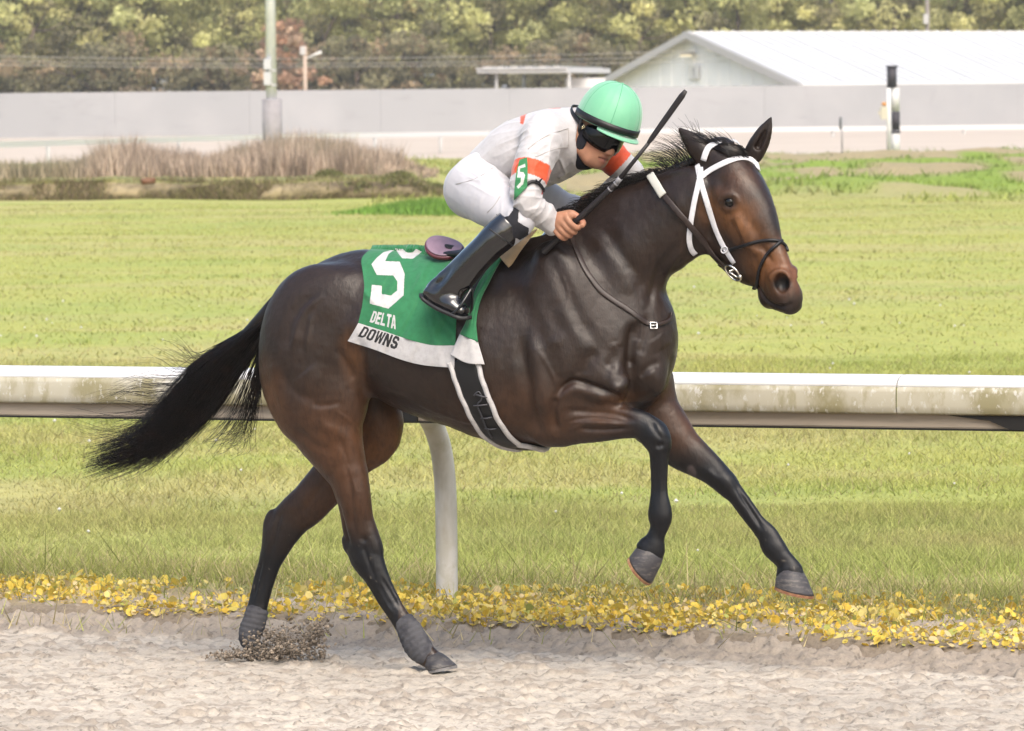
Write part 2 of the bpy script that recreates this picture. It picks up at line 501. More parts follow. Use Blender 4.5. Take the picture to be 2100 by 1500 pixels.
VG = obj('verge', raw_mesh('verge', np.stack([x_, y_, zz], -1).reshape(-1, 3), grid_faces(*pp_.shape)[:, ::-1].copy(), [M_verge], col=cc_.reshape(-1, 3)), kind='structure')
# ---- infield
def grass_col(x, y):
    p, q = pq(x, y)
    base = np.array([.475, .492, .142]); dry = np.array([.545, .490, .215]); lush = np.array([.355, .450, .115])
    a = sstep(-.25, .65, n2(x * .35, y, .55, 101, 4))[..., None]; b = (.6 * sstep(.10, .75, n2(x * .8, y, .33, 103, 3)) + .4 * sstep(.15, .6, n2(x, y, 1.9, 104, 3)))[..., None]
    c = base * (1 - .65 * a) + dry * .65 * a; c = c * (1 - .6 * b) + lush * .6 * b
    nl = (sstep(.9, 1.6, q) * (1 - sstep(2.6, 4.2, q)))[..., None]; c = c * (1 - .6 * nl) + np.array([.47, .53, .17]) * .6 * nl
    st = sstep(.05, .5, n2(x * .12, y, .9, 105, 2) - np.abs(q - 4.6) * .45 + .35)[..., None]      # worn, darker band behind the rail
    c = c * (1 - .25 * st) + np.array([.33, .31, .13]) * .25 * st
    w = (sstep(112, 130, y) * (1 - sstep(222, 230, y)) * sstep(-3, 2, x))[..., None]
    m = sstep(-.1, .45, n2(x, y * .35, .45, 107, 3))[..., None]
    c = c * (1 - w) + w * (np.array([.27, .38, .065]) * m + np.array([.42, .35, .20]) * (1 - m))
    return c
M_grass = mat('infield_turf', tint=True, rough=.9, spec=.2, noise=[(38, .80, .42, .68, (1, .35, 1)), (9, .88, .4, .7, (.6, .3, 1))], bump=[(70, .5, .02)])
dd = np.concatenate([np.geomspace(20.5, 60, 170), np.geomspace(60.4, 110, 90), np.linspace(110.5, 232, 260)])
tt = np.concatenate([np.linspace(-.75, -.21, 24), np.linspace(-.20, .20, 220), np.linspace(.21, .75, 24)])
D_, T_ = np.meshgrid(dd, tt, indexing='ij'); x_, y_ = T_ * D_, D_
zz = gz(x_, y_); p_, q_ = pq(x_, y_)
V = np.stack([x_, y_, zz], -1).reshape(-1, 3); Fg = grid_faces(*D_.shape)[:, ::-1].copy()
keep = (q_.ravel()[Fg] > 1.25).all(1)
obj('infield', raw_mesh('infield', V, Fg[keep], [M_grass], col=grass_col(x_, y_).reshape(-1, 3)), kind='structure')
# blades: every blade a real sliver, thinning out with distance
def blades(x, y, z, h, w, col, lean=.5, seg=1):
    n = len(x); r = rng; a = r.uniform(0, 2 * math.pi, n); l = r.normal(0, lean, (n, 2)) * h[:, None]
    dx, dy = np.cos(a) * w * .5, np.sin(a) * w * .5
    b0 = np.stack([x - dx, y - dy, z], 1); b1 = np.stack([x + dx, y + dy, z], 1); tp = np.stack([x + l[:, 0], y + l[:, 1], z + h], 1)
    if seg == 1:
        V = np.stack([b0, b1, tp], 1).reshape(-1, 3); F_ = np.arange(3 * n).reshape(n, 3)
        return V, F_, np.repeat(col, 3, 0)
def scatter_view(n, d0, d1, t=.115, power=1.0):
    u = rng.random(n); D = (d0 ** power + u * (d1 ** power - d0 ** power)) ** (1 / power) if power else d0 * (d1 / d0) ** u
    return rng.uniform(-t, t, n) * D, D
parts = []
def grow(n, d0, d1, hh, ww, power=2.0, qmin=.80, jitter=.35, t=.118, lean=.55, cmul=1.0, sel=None):
    x, y = scatter_view(n, d0, d1, t, power); p, q = pq(x, y)
    k = q > qmin + .35 * n2(x, y, 1.4, 96, 2)
    if sel is not None: k &= sel(x, y)
    x, y = x[k], y[k]
    c = grass_col(x, y) * cmul; v = rng.normal(0, 1, len(x)); c = c * (1 + jitter * .55 * v[:, None]) + np.outer(np.abs(v), [.012, .004, .004])
    dead = rng.random(len(x)) < .10; c[dead] = np.array([.42, .36, .18]) * rng.uniform(.7, 1.1, (dead.sum(), 1))
    h = rng.uniform(*hh, len(x)) * (1 + .5 * n2(x, y, 1.1, 109, 2)).clip(.4, 2)
    parts.append(blades(x, y, gz(x, y) - .004, h, rng.uniform(*ww, len(x)), np.clip(c, .01, .8), lean))
grow(235000, 21.0, 27.0, (.018, .065), (.003, .007), lean=.75, t=.163)
grow(190000, 27.0, 44.0, (.015, .050), (.005, .011), t=.157, lean=.8, jitter=.28)
grow(170000, 44.0, 120.0, (.010, .040), (.010, .026), t=.155, lean=.9, jitter=.22)
V = np.vstack([a for a, b, c in parts]); o_ = np.cumsum([0] + [len(a) for a, b, c in parts[:-1]])
Fb = np.vstack([b + o for (a, b, c), o in zip(parts, o_)]); Cb = np.vstack([c for a, b, c in parts])
M_blade = mat('grass_blade', tint=True, rough=.6, spec=.3, trans=.35)
obj('grass', raw_mesh('grass', V, Fb, [M_blade], smooth=False, col=Cb), kind='stuff', label='short mown yellow-green grass of the infield')
parts = []
def sel_m(x, y): return n2(x, y * .35, .45, 107, 3) > .02
x, y = scatter_view(60000, 113, 228, .125, 1.0); k = (x > -3) & sel_m(x, y); x, y = x[k], y[k]
tuft = np.clip(.5 + n2(x, y, .5, 111, 2), .2, 1.6); c = grass_col(x, y) * rng.uniform(.55, 1.25, (len(x), 1))
parts.append(blades(x, y, gz(x, y) - .01, .20 * tuft * rng.uniform(.5, 1.2, len(x)), rng.uniform(.03, .08, len(x)), np.clip(c, .01, .6), .6))
# darker, longer tuft just left of the rider
x = rng.normal(-1.45, .85, 9000); y = rng.normal(108, 1.6, 9000); c = np.array([.22, .40, .065]) * rng.uniform(.5, 1.4, (9000, 1))
parts.append(blades(x, y, gz(x, y) - .01, .24 * np.exp(-((x + 1.45) / 1.5) ** 2) * rng.uniform(.4, 1.2, 9000), rng.uniform(.02, .05, 9000), c, .6))
V = np.vstack([a for a, b, c in parts]); o_ = np.cumsum([0] + [len(a) for a, b, c in parts[:-1]])
obj('rough_grass', raw_mesh('rough_grass', V, np.vstack([b + o for (a, b, c), o in zip(parts, o_)]), [M_blade], smooth=False, col=np.vstack([c for a, b, c in parts])), kind='stuff', label='lumpy rough green grass before the far rail')
# little pale clover flowers in the turf
fl_ = MB()
for k in range(80):
    D = rng.uniform(24, 60); xx_ = rng.uniform(-.1, .1) * D; s = rng.uniform(.004, .009) * (1 + D / 80)
    q = pq(np.array(xx_), np.array(D))[1]
    if q < 1.6: continue
    z = float(gz(np.array([xx_]), np.array([D]))[0]) + .05
    fl_.add(np.array([[xx_ + s, D, z], [xx_ - s, D, z], [xx_, D + s, z], [xx_, D - s, z], [xx_, D, z + s], [xx_, D, z - s]]), [[0, 2, 4], [2, 1, 4], [1, 3, 4], [3, 0, 4], [2, 0, 5], [1, 2, 5], [3, 1, 5], [0, 3, 5]])
obj('clover_flowers', fl_.mesh('clover_flowers', [mat('clover_white', (.75, .73, .70), rough=.8)]), kind='stuff', label='tiny white clover flowers dotted through the infield grass')
# ---- leaves: about 300 single ones, the rest joined
LC = [(.92, .69, .12), (.86, .57, .08), (.92, .76, .27), (.80, .65, .15), (.54, .56, .15), (.84, .67, .36)]
M_leaf = [mat('leaf_' + n, c, rough=.6, spec=.35, trans=.3, noise=(60, .8, .4, .7)) for n, c in zip(('golden', 'amber', 'pale', 'ochre', 'greenish', 'straw'), LC)]
def leaf_geo(seed):
    r = np.random.default_rng(seed); n = 9; V = [(0, -.42, 0)]
    out = [(0, -.42), (.30, -.50), (.50, -.22), (.46, .12), (.26, .40), (0, .52), (-.26, .40), (-.46, .12), (-.50, -.22), (-.30, -.50)]
    cup = r.uniform(.1, .35); V = [(0, 0, .0)] + [(x * r.uniform(.9, 1.05), y, cup * (abs(x) ** 1.5) + r.normal(0, .03) - .12 * y * y) for x, y in out]
    F_ = [[0, i, i + 1] for i in range(1, 10)] + [[0, 10, 1]]
    V += [(0.03, -.42, 0), (-.03, -.42, 0), (0, -.42, .05), (.02, -.9, -.25), (-.02, -.9, -.25)]
    F_ += [[11, 12, 15], [11, 15, 14], [12, 13, 15], [13, 11, 14]]
    return np.array(V), F_
LG = [leaf_geo(i) for i in range(6)]
leafme = [[raw_mesh('leaf', g[0], g[1], [m]) for m in M_leaf] for g in LG]
def leaf_spots(n):
    p = rng.uniform(-3.6, 3.4, n); t = rng.random(n)
    dens = .5 + .5 * n2(p, p * 0, .5, 121, 2)
    ed = -.51 - .13 * p + .08 * n2(p, p * 0, .9, 61, 3)
    q = ed + .03 + (1.22 + .12 * np.clip(p, -2.5, 2.5)) * t ** 1.15
    k = rng.random(n) < np.clip(.58 + .85 * n2(p, q * 1.5, 1.8, 122, 2) + .34 * (p + .6) / 3, .06, 1)
    return p[k], q[k]
def rot(a, b, c):
    return _rz(a) @ _rx(b) @ np.array([[math.cos(c), 0, math.sin(c)], [0, 1, 0], [-math.sin(c), 0, math.cos(c)]])
lp, lq = leaf_spots(26000)
order = np.argsort(lq + rng.normal(0, .15, len(lq)))
Vs, Fs, Ms, nv_ = [], [], [], 0; cnt = 0
for k in order:
    p, q = lp[k], lq[k]; w = rl(np.array(p), np.array(q)); z0 = float(gz(np.array([w[0]]), np.array([w[1]]))[0])
    s = float(np.clip(.018 * math.exp(rng.normal(-.12, .45)), .006, .040)); standing = rng.random() < .6
    Rm = rot(rng.uniform(0, 6.28), rng.normal(.9 if standing else .15, .35), rng.normal(0, .35)) * s
    loc = np.array([w[0], w[1], z0 + .012 + (rng.uniform(.005, .05) if standing else rng.uniform(0, .012))])
    g = int(rng.integers(0, 6)); mi = int(rng.choice(6, p=[.34, .2, .18, .12, .06, .10]))
    px_ = proj(loc)
    if cnt < 290 and -10 < px_[0] < 2110 and px_[1] < 1500:
        o = bpy.data.objects.new('leaf', leafme[g][mi]); COL.objects.link(o); o.parent = VG
        M = Matrix([[*Rm[0], loc[0]], [*Rm[1], loc[1]], [*Rm[2], loc[2]], [0, 0, 0, 1]]); o.matrix_local = M; cnt += 1
    else:
        V0, F0_ = LG[g]; Vs.append(V0 @ Rm.T + loc); Fs += [[i + nv_ for i in f] for f in F0_]; Ms += [mi] * len(F0_); nv_ += len(V0)
obj('leaf_litter', raw_mesh('leaf_litter', np.vstack(Vs), Fs, M_leaf, matidx=Ms), VG, kind='stuff')
# dry stems and grass sprigs among the leaves
p = rng.uniform(-3.8, 3.6, 26000); q = rng.uniform(-.75, 1.6, 26000); w = rl(p, q)
k = rng.random(26000) < .10 + .90 * sstep(.0, .8, q + .13 * p + .25 * n2(p, q, 1.5, 97, 2)); w = w[k]; nn_ = len(w)
cs = np.where(rng.random((nn_, 1)) < .45, np.array([[.62, .52, .28]]), np.array([[.42, .45, .13]])) * rng.uniform(.6, 1.2, (nn_, 1))
V, F_, C = blades(w[:, 0], w[:, 1], gz(w[:, 0], w[:, 1]) + .01, rng.uniform(.03, .11, nn_) * (1 + (rng.random(nn_) < .03) * 1.5), rng.uniform(.003, .007, nn_), cs, .7)
obj('dry_stems', raw_mesh('dry_stems', V, F_, [M_blade], smooth=False, col=C), VG, kind='stuff')
# ---- sand thrown up behind the off hind hoof
ico = bmesh.new(); bmesh.ops.create_icosphere(ico, subdivisions=1, radius=1); IV = np.array([v.co[:] for v in ico.verts]); IF = np.array([[v.index for v in f.verts] for f in ico.faces]); ico.free()
cen = []
for (cx, cy, sx, sy, v, n) in ((600, 1333, 50, 20, -.08, 420), (640, 1314, 28, 34, -.10, 380), (560, 1342, 44, 13, -.06, 300), (520, 1330, 30, 26, -.04, 220), (470, 1345, 34, 9, -.05, 300), (575, 1310, 45, 22, -.10, 500), (655, 1290, 16, 22, -.1, 200)):
    for k in range(n):
        x, y = cx + rng.normal(0, sx * .62), cy + rng.normal(0, sy * .62)
        cen.append(W(P(x, y, v + rng.normal(0, .06))))
cen = np.array(cen); cen[:, 2] = np.maximum(cen[:, 2], .004)
sz = rng.gamma(1.5, .0013, len(cen)) + .0010
V = (IV[None] * sz[:, None, None] * rng.uniform(.35, 1.7, (len(cen), len(IV), 1)) + cen[:, None]).reshape(-1, 3)
F_ = (IF[None] + (np.arange(len(cen)) * len(IV))[:, None, None]).reshape(-1, 3)
C = np.repeat(np.array([.30, .245, .19]) * rng.uniform(.45, 1.35, (len(cen), 1)), len(IV), 0)
obj('sand_spray', raw_mesh('sand_spray', V, F_, [mat('thrown_sand', tint=True, rough=.95)], smooth=False, col=C), kind='stuff', label='spray of damp sand clods thrown up by the off hind hoof')
# ---- running rail
RL = thing_from('running_rail', 'broad white inner rail stained with green mould on curved posts behind the horse', 'rail', rl(np.array(0.), np.array(0.)))
M_rail = mat('rail_white_stained', (.60, .59, .57), rough=.42, spec=.5, noise=[(.9, (.50, .47, .37), .30, .44, (1, 1, 1)), (5.0, (.31, .28, .16), .46, .62, (1, 1, .6)), (16.0, (.38, .35, .23), .50, .64, (1, 1, .45)), (40.0, (.62, .60, .54), .54, .68, (1, 1, .6))], bump=[(14, .05, .004)])
M_railtop = mat('rail_white_clean', (.78, .78, .78), rough=.35, noise=(6, .9, .5, .7))
M_beam = mat('rail_beam_grey_brown', (.46, .39, .31), rough=.6, noise=(8, .75, .4, .7, (.3, .3, 3)))
M_dark = mat('rail_dark_rubber', (.012, .011, .010), rough=.6)
def extrude_profile(prof, p0, p1, closed=True, n=1):
    """prof rows (q,z); swept along the rail"""
    V = []
    for p in np.linspace(p0, p1, n + 1):
        for q, z in prof: V.append(rl(np.array(p), np.array(q), z))
    m = len(prof); k = len(V); V += V[:m] + V[n * m:(n + 1) * m]
    F_ = [[i * m + j, (i + 1) * m + j, (i + 1) * m + (j + 1) % m, i * m + (j + 1) % m] for i in range(n) for j in range(m)] + [[k + j for j in range(m)], [k + m + j for j in range(m)][::-1]]
    return np.array(V), F_
pj = float(pq(*gnd(1890, 800, .93)[:2])[0])
face = [(-.098, .852), (-.106, .860), (-.109, .885), (-.108, .935), (-.102, .956)]
topc = [(-.102, .956), (-.097, .968), (-.080, .984), (-.05, .993), (0, .997), (.04, .992), (.075, .972), (.085, .95), (.082, .95), (.06, .966), (0, .985), (-.06, .968), (-.09, .95)]
for a, b in ((pj - 14.4, pj - 7.2 - .006), (pj - 7.2, pj - .006), (pj, pj + 7.2), (pj + 7.206, pj + 14.4)):
    prof = face + [(-.094, .953), (-.094, .862)]
    V, F_ = extrude_profile(prof, a, b, n=4); cv = obj('rail_face', raw_mesh('rail_face', local(RL, V), F_, [M_rail]), RL)
    V, F_ = extrude_profile(topc, a, b, n=4); obj('rail_top', raw_mesh('rail_top', local(RL, V), F_, [M_railtop]), RL)
V, F_ = extrude_profile([(-.066, .800), (-.069, .806), (-.069, .872), (-.02, .872), (-.02, .800)], pj - 14.4, pj + 14.4, n=4); obj('lower_beam', raw_mesh('lower_beam', local(RL, V), F_, [M_beam], smooth=False), RL)
V, F_ = extrude_profile([(-.074, .793), (-.074, .799), (-.01, .799), (-.01, .793)], pj - 14.4, pj + 14.4); obj('lower_strip', raw_mesh('lower_strip', local(RL, V), F_, [M_dark], smooth=False), RL)
M_post = mat('post_white', (.70, .69, .665), rough=.45, noise=[(3.2, (.42, .37, .27), .54, .74, (1, 1, .35)), (16, (.6, .58, .52), .5, .7)])
pb, qb = [float(t) for t in pq(*gnd(917, 1243, .05)[:2])]
for k in range(-5, 6):
    p = pb + k * 2.47
    pts = [(qb, 0.0), (qb, .2), (qb, .42), (qb - .012, .56), (qb - .05, .68), (qb - .13, .78), (qb - .24, .845), (qb - .30, .86)]
    c = crom(np.array([rl(np.array(p), np.array(q), z) for q, z in pts]), 5)
    V, F_ = tube_geo(c, .043, 20); obj('post', raw_mesh('post', local(RL, V), F_, [M_post]), RL)
    g = MB(); g.prism([rl(np.array(p - .34), np.array(-.076), .860), rl(np.array(p + .05), np.array(-.076), .860), rl(np.array(p + .05), np.array(-.076), .80), rl(np.array(p - .02), np.array(-.076), .80), rl(np.array(p - .10), np.array(-.076), .832)], -RN_ * .012)
    obj('gusset', raw_mesh('gusset', local(RL, np.vstack(g.v)), g.f, [M_dark], smooth=False), RL)
# ---- ditch bank
xs = np.linspace(-24, .4, 260); pr_ = np.linspace(0, 1, 26)
X_, S_ = np.meshgrid(xs, pr_, indexing='ij')
e_ = 126 + .8 * n2(X_, X_ * 0, .35, 51, 2)
hb = .47 * bank_w(X_) * (1 + .12 * n2(X_, X_ * 0, .7, 52, 2))
niche = .55 * np.clip(n2(X_, S_ * .5, .85, 53, 3), -.4, 1)
Yb = e_ - .55 + S_ * .35 + niche * np.sin(S_ * math.pi) * bank_w(X_); Zb = -.05 + hb * S_ ** .8 + .05
top_y = e_ + 3.0
V = np.stack([X_, Yb, Zb], -1)
V = np.concatenate([V, np.stack([xs, e_[:, 0] + .6, hb[:, 0] + .03], -1)[:, None], np.stack([xs, e_[:, 0] + 12, hb[:, 0] * 1.25], -1)[:, None]], 1)
C = np.tile(np.array([.32, .26, .15]), (V.shape[0], V.shape[1], 1)) * (1 + .3 * n2(V[..., 0], V[..., 2] * 6, 1.1, 54, 3))[..., None]
dk = sstep(.05, .5, n2(V[..., 0], V[..., 2] * 2.5, .8, 55, 3))[..., None] * (np.arange(28)[None, :, None] < 20)
C = C * (1 - .75 * dk) + np.array([.095, .070, .045]) * .75 * dk; C[:, 22:] = np.array([.29, .29, .10])
obj('ditch_bank', raw_mesh('ditch_bank', V.reshape(-1, 3), grid_faces(V.shape[0], V.shape[1]), [mat('bank_earth', tint=True, rough=.95, noise=(6, .6, .42, .66), bump=[(5, .6, .08)])], col=C.reshape(-1, 3)), kind='structure')
n = 26000; x = rng.uniform(-16, .2, n); s = rng.random(n) ** 1.3
e1_ = 126 + .8 * n2(x, x * 0, .35, 51, 2); h1 = .47 * bank_w(x)
k = (rng.random(n) < .4 + .6 * (n2(x, s * 2, .9, 57, 3) > 0)) & (h1 > .02); x, s, e1_, h1 = x[k], s[k], e1_[k], h1[k]; n = len(x)
c = np.where(rng.random((n, 1)) < .5, np.array([[.34, .31, .13]]), np.array([[.40, .31, .19]])) * rng.uniform(.45, 1.25, (n, 1))
V, F_, C = blades(x, e1_ - .62 + s * .5, h1 * s ** .8, rng.uniform(.06, .20, n), rng.uniform(.02, .05, n), c, .5)
obj('bank_grass', raw_mesh('bank_grass', V, F_, [M_blade], smooth=False, col=C), kind='stuff', label='tussocky olive grass hanging over the ditch bank')
# low bushes at the right end of the bank
n = 15000; x = rng.uniform(-4.4, -1.0, n); y = rng.normal(127.5, .7, n); hmx = .40 * (1 - sstep(-2.2, -1.0, x)) * (.8 + .5 * n2(x, y * .2, 1.2, 58, 3)).clip(.2, 1.6)
z = hmx * rng.random(n) ** .6 + .12; c = np.array([.19, .20, .07]) * rng.uniform(.4, 1.5, (n, 1)) + np.array([.05, .03, .01]) * rng.random((n, 1))
V, F_, C = blades(x, y, z, rng.uniform(.05, .12, n), rng.uniform(.04, .08, n), c, .9)
obj('low_scrub', raw_mesh('low_scrub', V, F_, [M_blade], smooth=False, col=C), kind='stuff', label='low grey-green scrub at the end of the ditch bank')
# ---- dry reeds
n = 42000; x = rng.uniform(-15, -1.9, n); y = rng.uniform(129, 141, n)
hm = (.74 + .30 * n2(x, y * .3, .55, 131, 3) + .22 * n2(x, y * .4, 2.2, 135, 2)) * (1 - .8 * sstep(-3.1, -1.9, x)) * (1 - .45 * (1 - sstep(-11.2, -9.0, x)))
x = x + .25 * n2(x, y, 1.0, 134, 2)
h = np.clip(hm, .1, 1.6) * rng.uniform(.55, 1.08, n)
t_ = sstep(.2, .8, n2(x, y * .2, .7, 132, 2))[:, None]
c = np.where(rng.random((n, 1)) < .62, np.array([[.66, .52, .40]]), np.array([[.52, .39, .29]])) * rng.uniform(.35, 1.3, (n, 1)) * (1 + .3 * n2(x, y, 2.5, 136, 2))[:, None]
gr = (sstep(.15, .6, n2(x, y * .3, .45, 133, 2)) * .4 + .75 * (1 - sstep(-10.6, -9.2, x)))[:, None]; c = c * (1 - .6 * gr) + np.array([.25, .26, .12]) * .6 * gr
V, F_, C = blades(x, y, .45 + 0 * x, h, rng.uniform(.02, .055, n), c, .20)
obj('dry_reeds', raw_mesh('dry_reeds', V, F_, [mat('reed', tint=True, rough=.8, trans=.25)], smooth=False, col=C), kind='stuff', label='dense belt of dry tan reeds on top of the ditch bank')
mb = MB(); w = gnd(905, 405, .0)
mb.box(w + [0, 0, .09], (.62, .5, .12)); mb.box(w + [-.1, 0, .155], (.40, .42, .05))
o = obj('drain_cover', mb.mesh('drain_cover', [mat('pale_concrete', (.55, .55, .56), rough=.8, noise=(5, .8, .4, .7))])); tag(o, 'low pale concrete drain cover at the end of the ditch bank', 'drain cover')
w = gnd(313, 377, .43); MP = thing_from('rusty_drum', 'small rusty drum lying at the foot of the dry reeds', 'drum', w + [0, -1.5, 0])
V, F_ = tube_geo([w + [-.14, -1.5, .07], w + [.12, -1.35, .08]], .075, 14); obj('drum_body', raw_mesh('drum_body', local(MP, V), F_, [mat('rust', (.20, .085, .04), rough=.8, noise=(9, (.30, .22, .17), .45, .65))]), MP)
w = gnd(790, 365, .35); MK = thing_from('marker_post', 'short dark marker post with pale foot beside the end of the reeds', 'marker post', w)
mb = MB(); mb.box(w + [0, 0, .30], (.07, .07, .36)); obj('post', raw_mesh('post', local(MK, np.vstack(mb.v)), mb.f, [mat('marker_dark', (.05, .05, .055), rough=.6)], smooth=False), MK)
mb = MB(); mb.box(w + [0, 0, .06], (.11, .11, .14)); obj('foot', raw_mesh('foot', local(MK, np.vstack(mb.v)), mb.f, [mat('marker_white', (.6, .6, .62), rough=.7)], smooth=False), MK)
# ---- far track, far rail, boundary wall
xs = np.linspace(-160, 160, 140); ds = np.array([222, 228, 236, 246, 258, 268, 300.]); zs_ = np.array([-.06, .0, .26, .58, .84, .95, .95])
X_, D_ = np.meshgrid(xs, ds, indexing='ij'); Zf = np.broadcast_to(zs_, X_.shape); Dl = D_ - 9 * sstep(-2, -22, X_) 
obj('far_track', raw_mesh('far_track', np.stack([X_, D_ - 18 * (1 - sstep(-22, -4, X_)), Zf], -1).reshape(-1, 3), grid_faces(140, 7), [mat('far_sand', (.60, .515, .43), rough=.95, noise=(1.2, (.54, .455, .375), .4, .7, (.1, 1, 1)))]), kind='structure')
fr = [gnd(x, y, 1.12) for x, y in ((-500, 309), (0, 291), (300, 282.5), (600, 275.5), (1050, 268.5), (1500, 262.5), (2100, 256), (2600, 251))]
frl = crom(np.array(fr), 8)
FRT = thing_from('far_rail', 'thin white far rail running in front of the grey wall', 'rail', fr[3] * [1, 1, 0])
M_wht = mat('far_white_paint', (.76, .76, .77), rough=.5)
M_wht2 = mat('far_white_dull', (.56, .55, .54), rough=.6)
V = []; 
for q in frl: V += [q + [0, -.06, 0], q + [0, .06, 0], q + [0, .06, -.20], q + [0, -.06, -.20]]
F_ = [[i * 4 + j, i * 4 + (j + 1) % 4, (i + 1) * 4 + (j + 1) % 4, (i + 1) * 4 + j] for i in range(len(frl) - 1) for j in range(4)] + [[0, 1, 2, 3], [len(V) - 1, len(V) - 2, len(V) - 3, len(V) - 4]]
obj('rail_bar', raw_mesh('rail_bar', local(FRT, np.array(V)), F_, [M_wht], smooth=False), FRT)
prx = np.array([proj(q)[0] for q in frl])
for k in range(-3, 20):
    x = 98 + 134.2 * k
    q = np.array([np.interp(x, prx, frl[:, j]) for j in range(3)])
    V, F_ = tube_geo([q + [0, .05, -1.25], q + [0, .05, -.2]], .07, 8); obj('post', raw_mesh('post', local(FRT, V), F_, [M_wht2]), FRT)
WL = thing_from('boundary_wall', 'long plain grey boundary wall behind the far rail', 'wall', (0, 264, .8))
M_wall = mat('wall_grey_render', (.405, .41, .43), rough=.8, noise=[(.22, (.45, .45, .47), .4, .65), (1.2, .90, .55, .75, (.5, .5, 2)), (.6, .86, .62, .8, (1, 1, .4))])
wx = np.arange(-132, 132.1, 6.0)
def wall_xy(x):      # bends towards the camera's left, so its left part faces the light more
    return np.array([x, 264 + 3.2 * sstep(18, -26, x) * 0 + .010 * (max(x, -60) - 10) ** 2 * (x < 10) * -1.0 + .004 * (x - 10) ** 2 * (x > 10), 0])
for a, b in zip(wx[:-1], wx[1:]):
    A_, B_ = wall_xy(a), wall_xy(b); t_ = (B_ - A_) / np.linalg.norm(B_ - A_); nn_ = np.array([-t_[1], t_[0], 0])
    sc = (A_[1] + B_[1]) / 2 / 264.0; zt = 2 + 1.02 * sc; g = MB()
    g.prism([A_ + t_ * .004 + [0, 0, .3], B_ - t_ * .004 + [0, 0, .3], B_ - t_ * .004 + [0, 0, 2 + 1.02 * B_[1] / 264.0], A_ + t_ * .004 + [0, 0, 2 + 1.02 * A_[1] / 264.0]], nn_ * .22)
    obj('wall_panel', raw_mesh('wall_panel', local(WL, np.vstack(g.v)), g.f, [M_wall], smooth=False), WL)
# ---- light pole with its concrete base
D0 = 196.0; c = atY(559, 300, D0); LPp = thing_from('light_pole', 'tall white light pole on a grey concrete base behind the reeds', 'light pole', c * [1, 1, 0])
V, F_ = tube_geo([c * [1, 1, 0], c * [1, 1, 0] + [0, 0, 2.46]], .345, 28); obj('concrete_base', raw_mesh('concrete_base', local(LPp, V), F_, [mat('base_concrete', (.36, .34, .36), rough=.85, noise=(4, .8, .4, .7))]), LPp)
V, F_ = tube_geo([c * [1, 1, 0] + [-.02, 0, 2.46], c * [1, 1, 0] + [-.02, 0, 16]], [.185, .15], 24); obj('pole', raw_mesh('pole', local(LPp, V), F_, [mat('galvanised_white', (.98, 1.0, 1.06), rough=.4, noise=(3, .9, .4, .7))]), LPp)
for y0, y1 in ((121, 143), (148, 175)):
    a, b = atY(541, y0, D0 - .2), atY(556, y1, D0 - .2); mb = MB(); mb.box((a + b) / 2, (abs(b[0] - a[0]), .26, abs(a[2] - b[2])))
    obj('control_box', raw_mesh('control_box', local(LPp, np.vstack(mb.v)), mb.f, [mat('box_grey', (.58, .59, .62), rough=.5)], smooth=False), LPp)
for z_ in (2.9, 3.4): 
    V, F_ = tube_geo([c * [1, 1, 0] + [-.02, 0, z_], c * [1, 1, 0] + [-.02, 0, z_ + .06]], .2, 20); obj('pole_band', raw_mesh('pole_band', local(LPp, V), F_, [M_wht2]), LPp)
# ---- street lamp, utility pole, wires
D1 = 300.0; b0, t0_ = atY(626, 185, D1), atY(625, 97, D1); SLp = thing_from('street_lamp', 'small wooden street lamp with one angled arm above the wall', 'street lamp', b0 * [1, 1, 0])
V, F_ = tube_geo([b0 * [1, 1, 0], t0_], .11, 10); obj('pole', raw_mesh('pole', local(SLp, V), F_, [mat('pale_timber', (.55, .43, .34), rough=.8)]), SLp)
V, F_ = tube_geo([atY(628, 121, D1), atY(645, 113, D1), atY(660, 107, D1)], [.06, .07, .11], 8); obj('lamp_arm', raw_mesh('lamp_arm', local(SLp, V), F_, [mat('lamp_white', (.7, .68, .64), rough=.5)]), SLp)
mb = MB(); mb.box(atY(621, 104, D1), (.28, .3, .45)); obj('transformer', raw_mesh('transformer', local(SLp, np.vstack(mb.v)), mb.f, [M_wht2], smooth=False), SLp)
D2 = 342.0; q = atY(1902, 58, D2); UP = thing_from('utility_pole', 'weathered grey utility pole rising behind the white barn roof', 'utility pole', q * [1, 1, 0])
V, F_ = tube_geo([q * [1, 1, 0], q * [1, 1, 0] + [0, 0, 13.5]], .13, 10); obj('pole', raw_mesh('pole', local(UP, V), F_, [mat('grey_timber', (.30, .265, .24), rough=.85)]), UP)
mb = MB(); mb.box(q * [1, 1, 0] + [-.1, -.2, 7.3], (.3, .3, .6)); obj('transformer', raw_mesh('transformer', local(UP, np.vstack(mb.v)), mb.f, [M_wht2], smooth=False), UP)
mb = MB(); mb.box(q * [1, 1, 0] + [0, 0, 12.6], (2.2, .12, .14)); obj('crossarm', raw_mesh('crossarm', local(UP, np.vstack(mb.v)), mb.f, [M_wht2], smooth=False), UP)
M_wire = mat('aluminium_wire', (.48, .46, .43), rough=.5)
for k, (y0, y1, y2) in enumerate(((114, 121, 106), (124, 131, 116), (133, 138, 128))):
    c = crom(np.array([atY(-250, y0 - 3, 306), atY(350, y1, 306), atY(900, y1 - 3, 306), atY(1500, y2 - 2, 306)]), 8)
    V, F_ = tube_geo(c, .014, 5); o = obj('overhead_wire', raw_mesh('overhead_wire', V, F_, [M_wire])); tag(o, ('topmost', 'middle', 'lowest')[k] + ' of the thin grey overhead wires in front of the trees', 'wire', group='overhead wires before the wood')
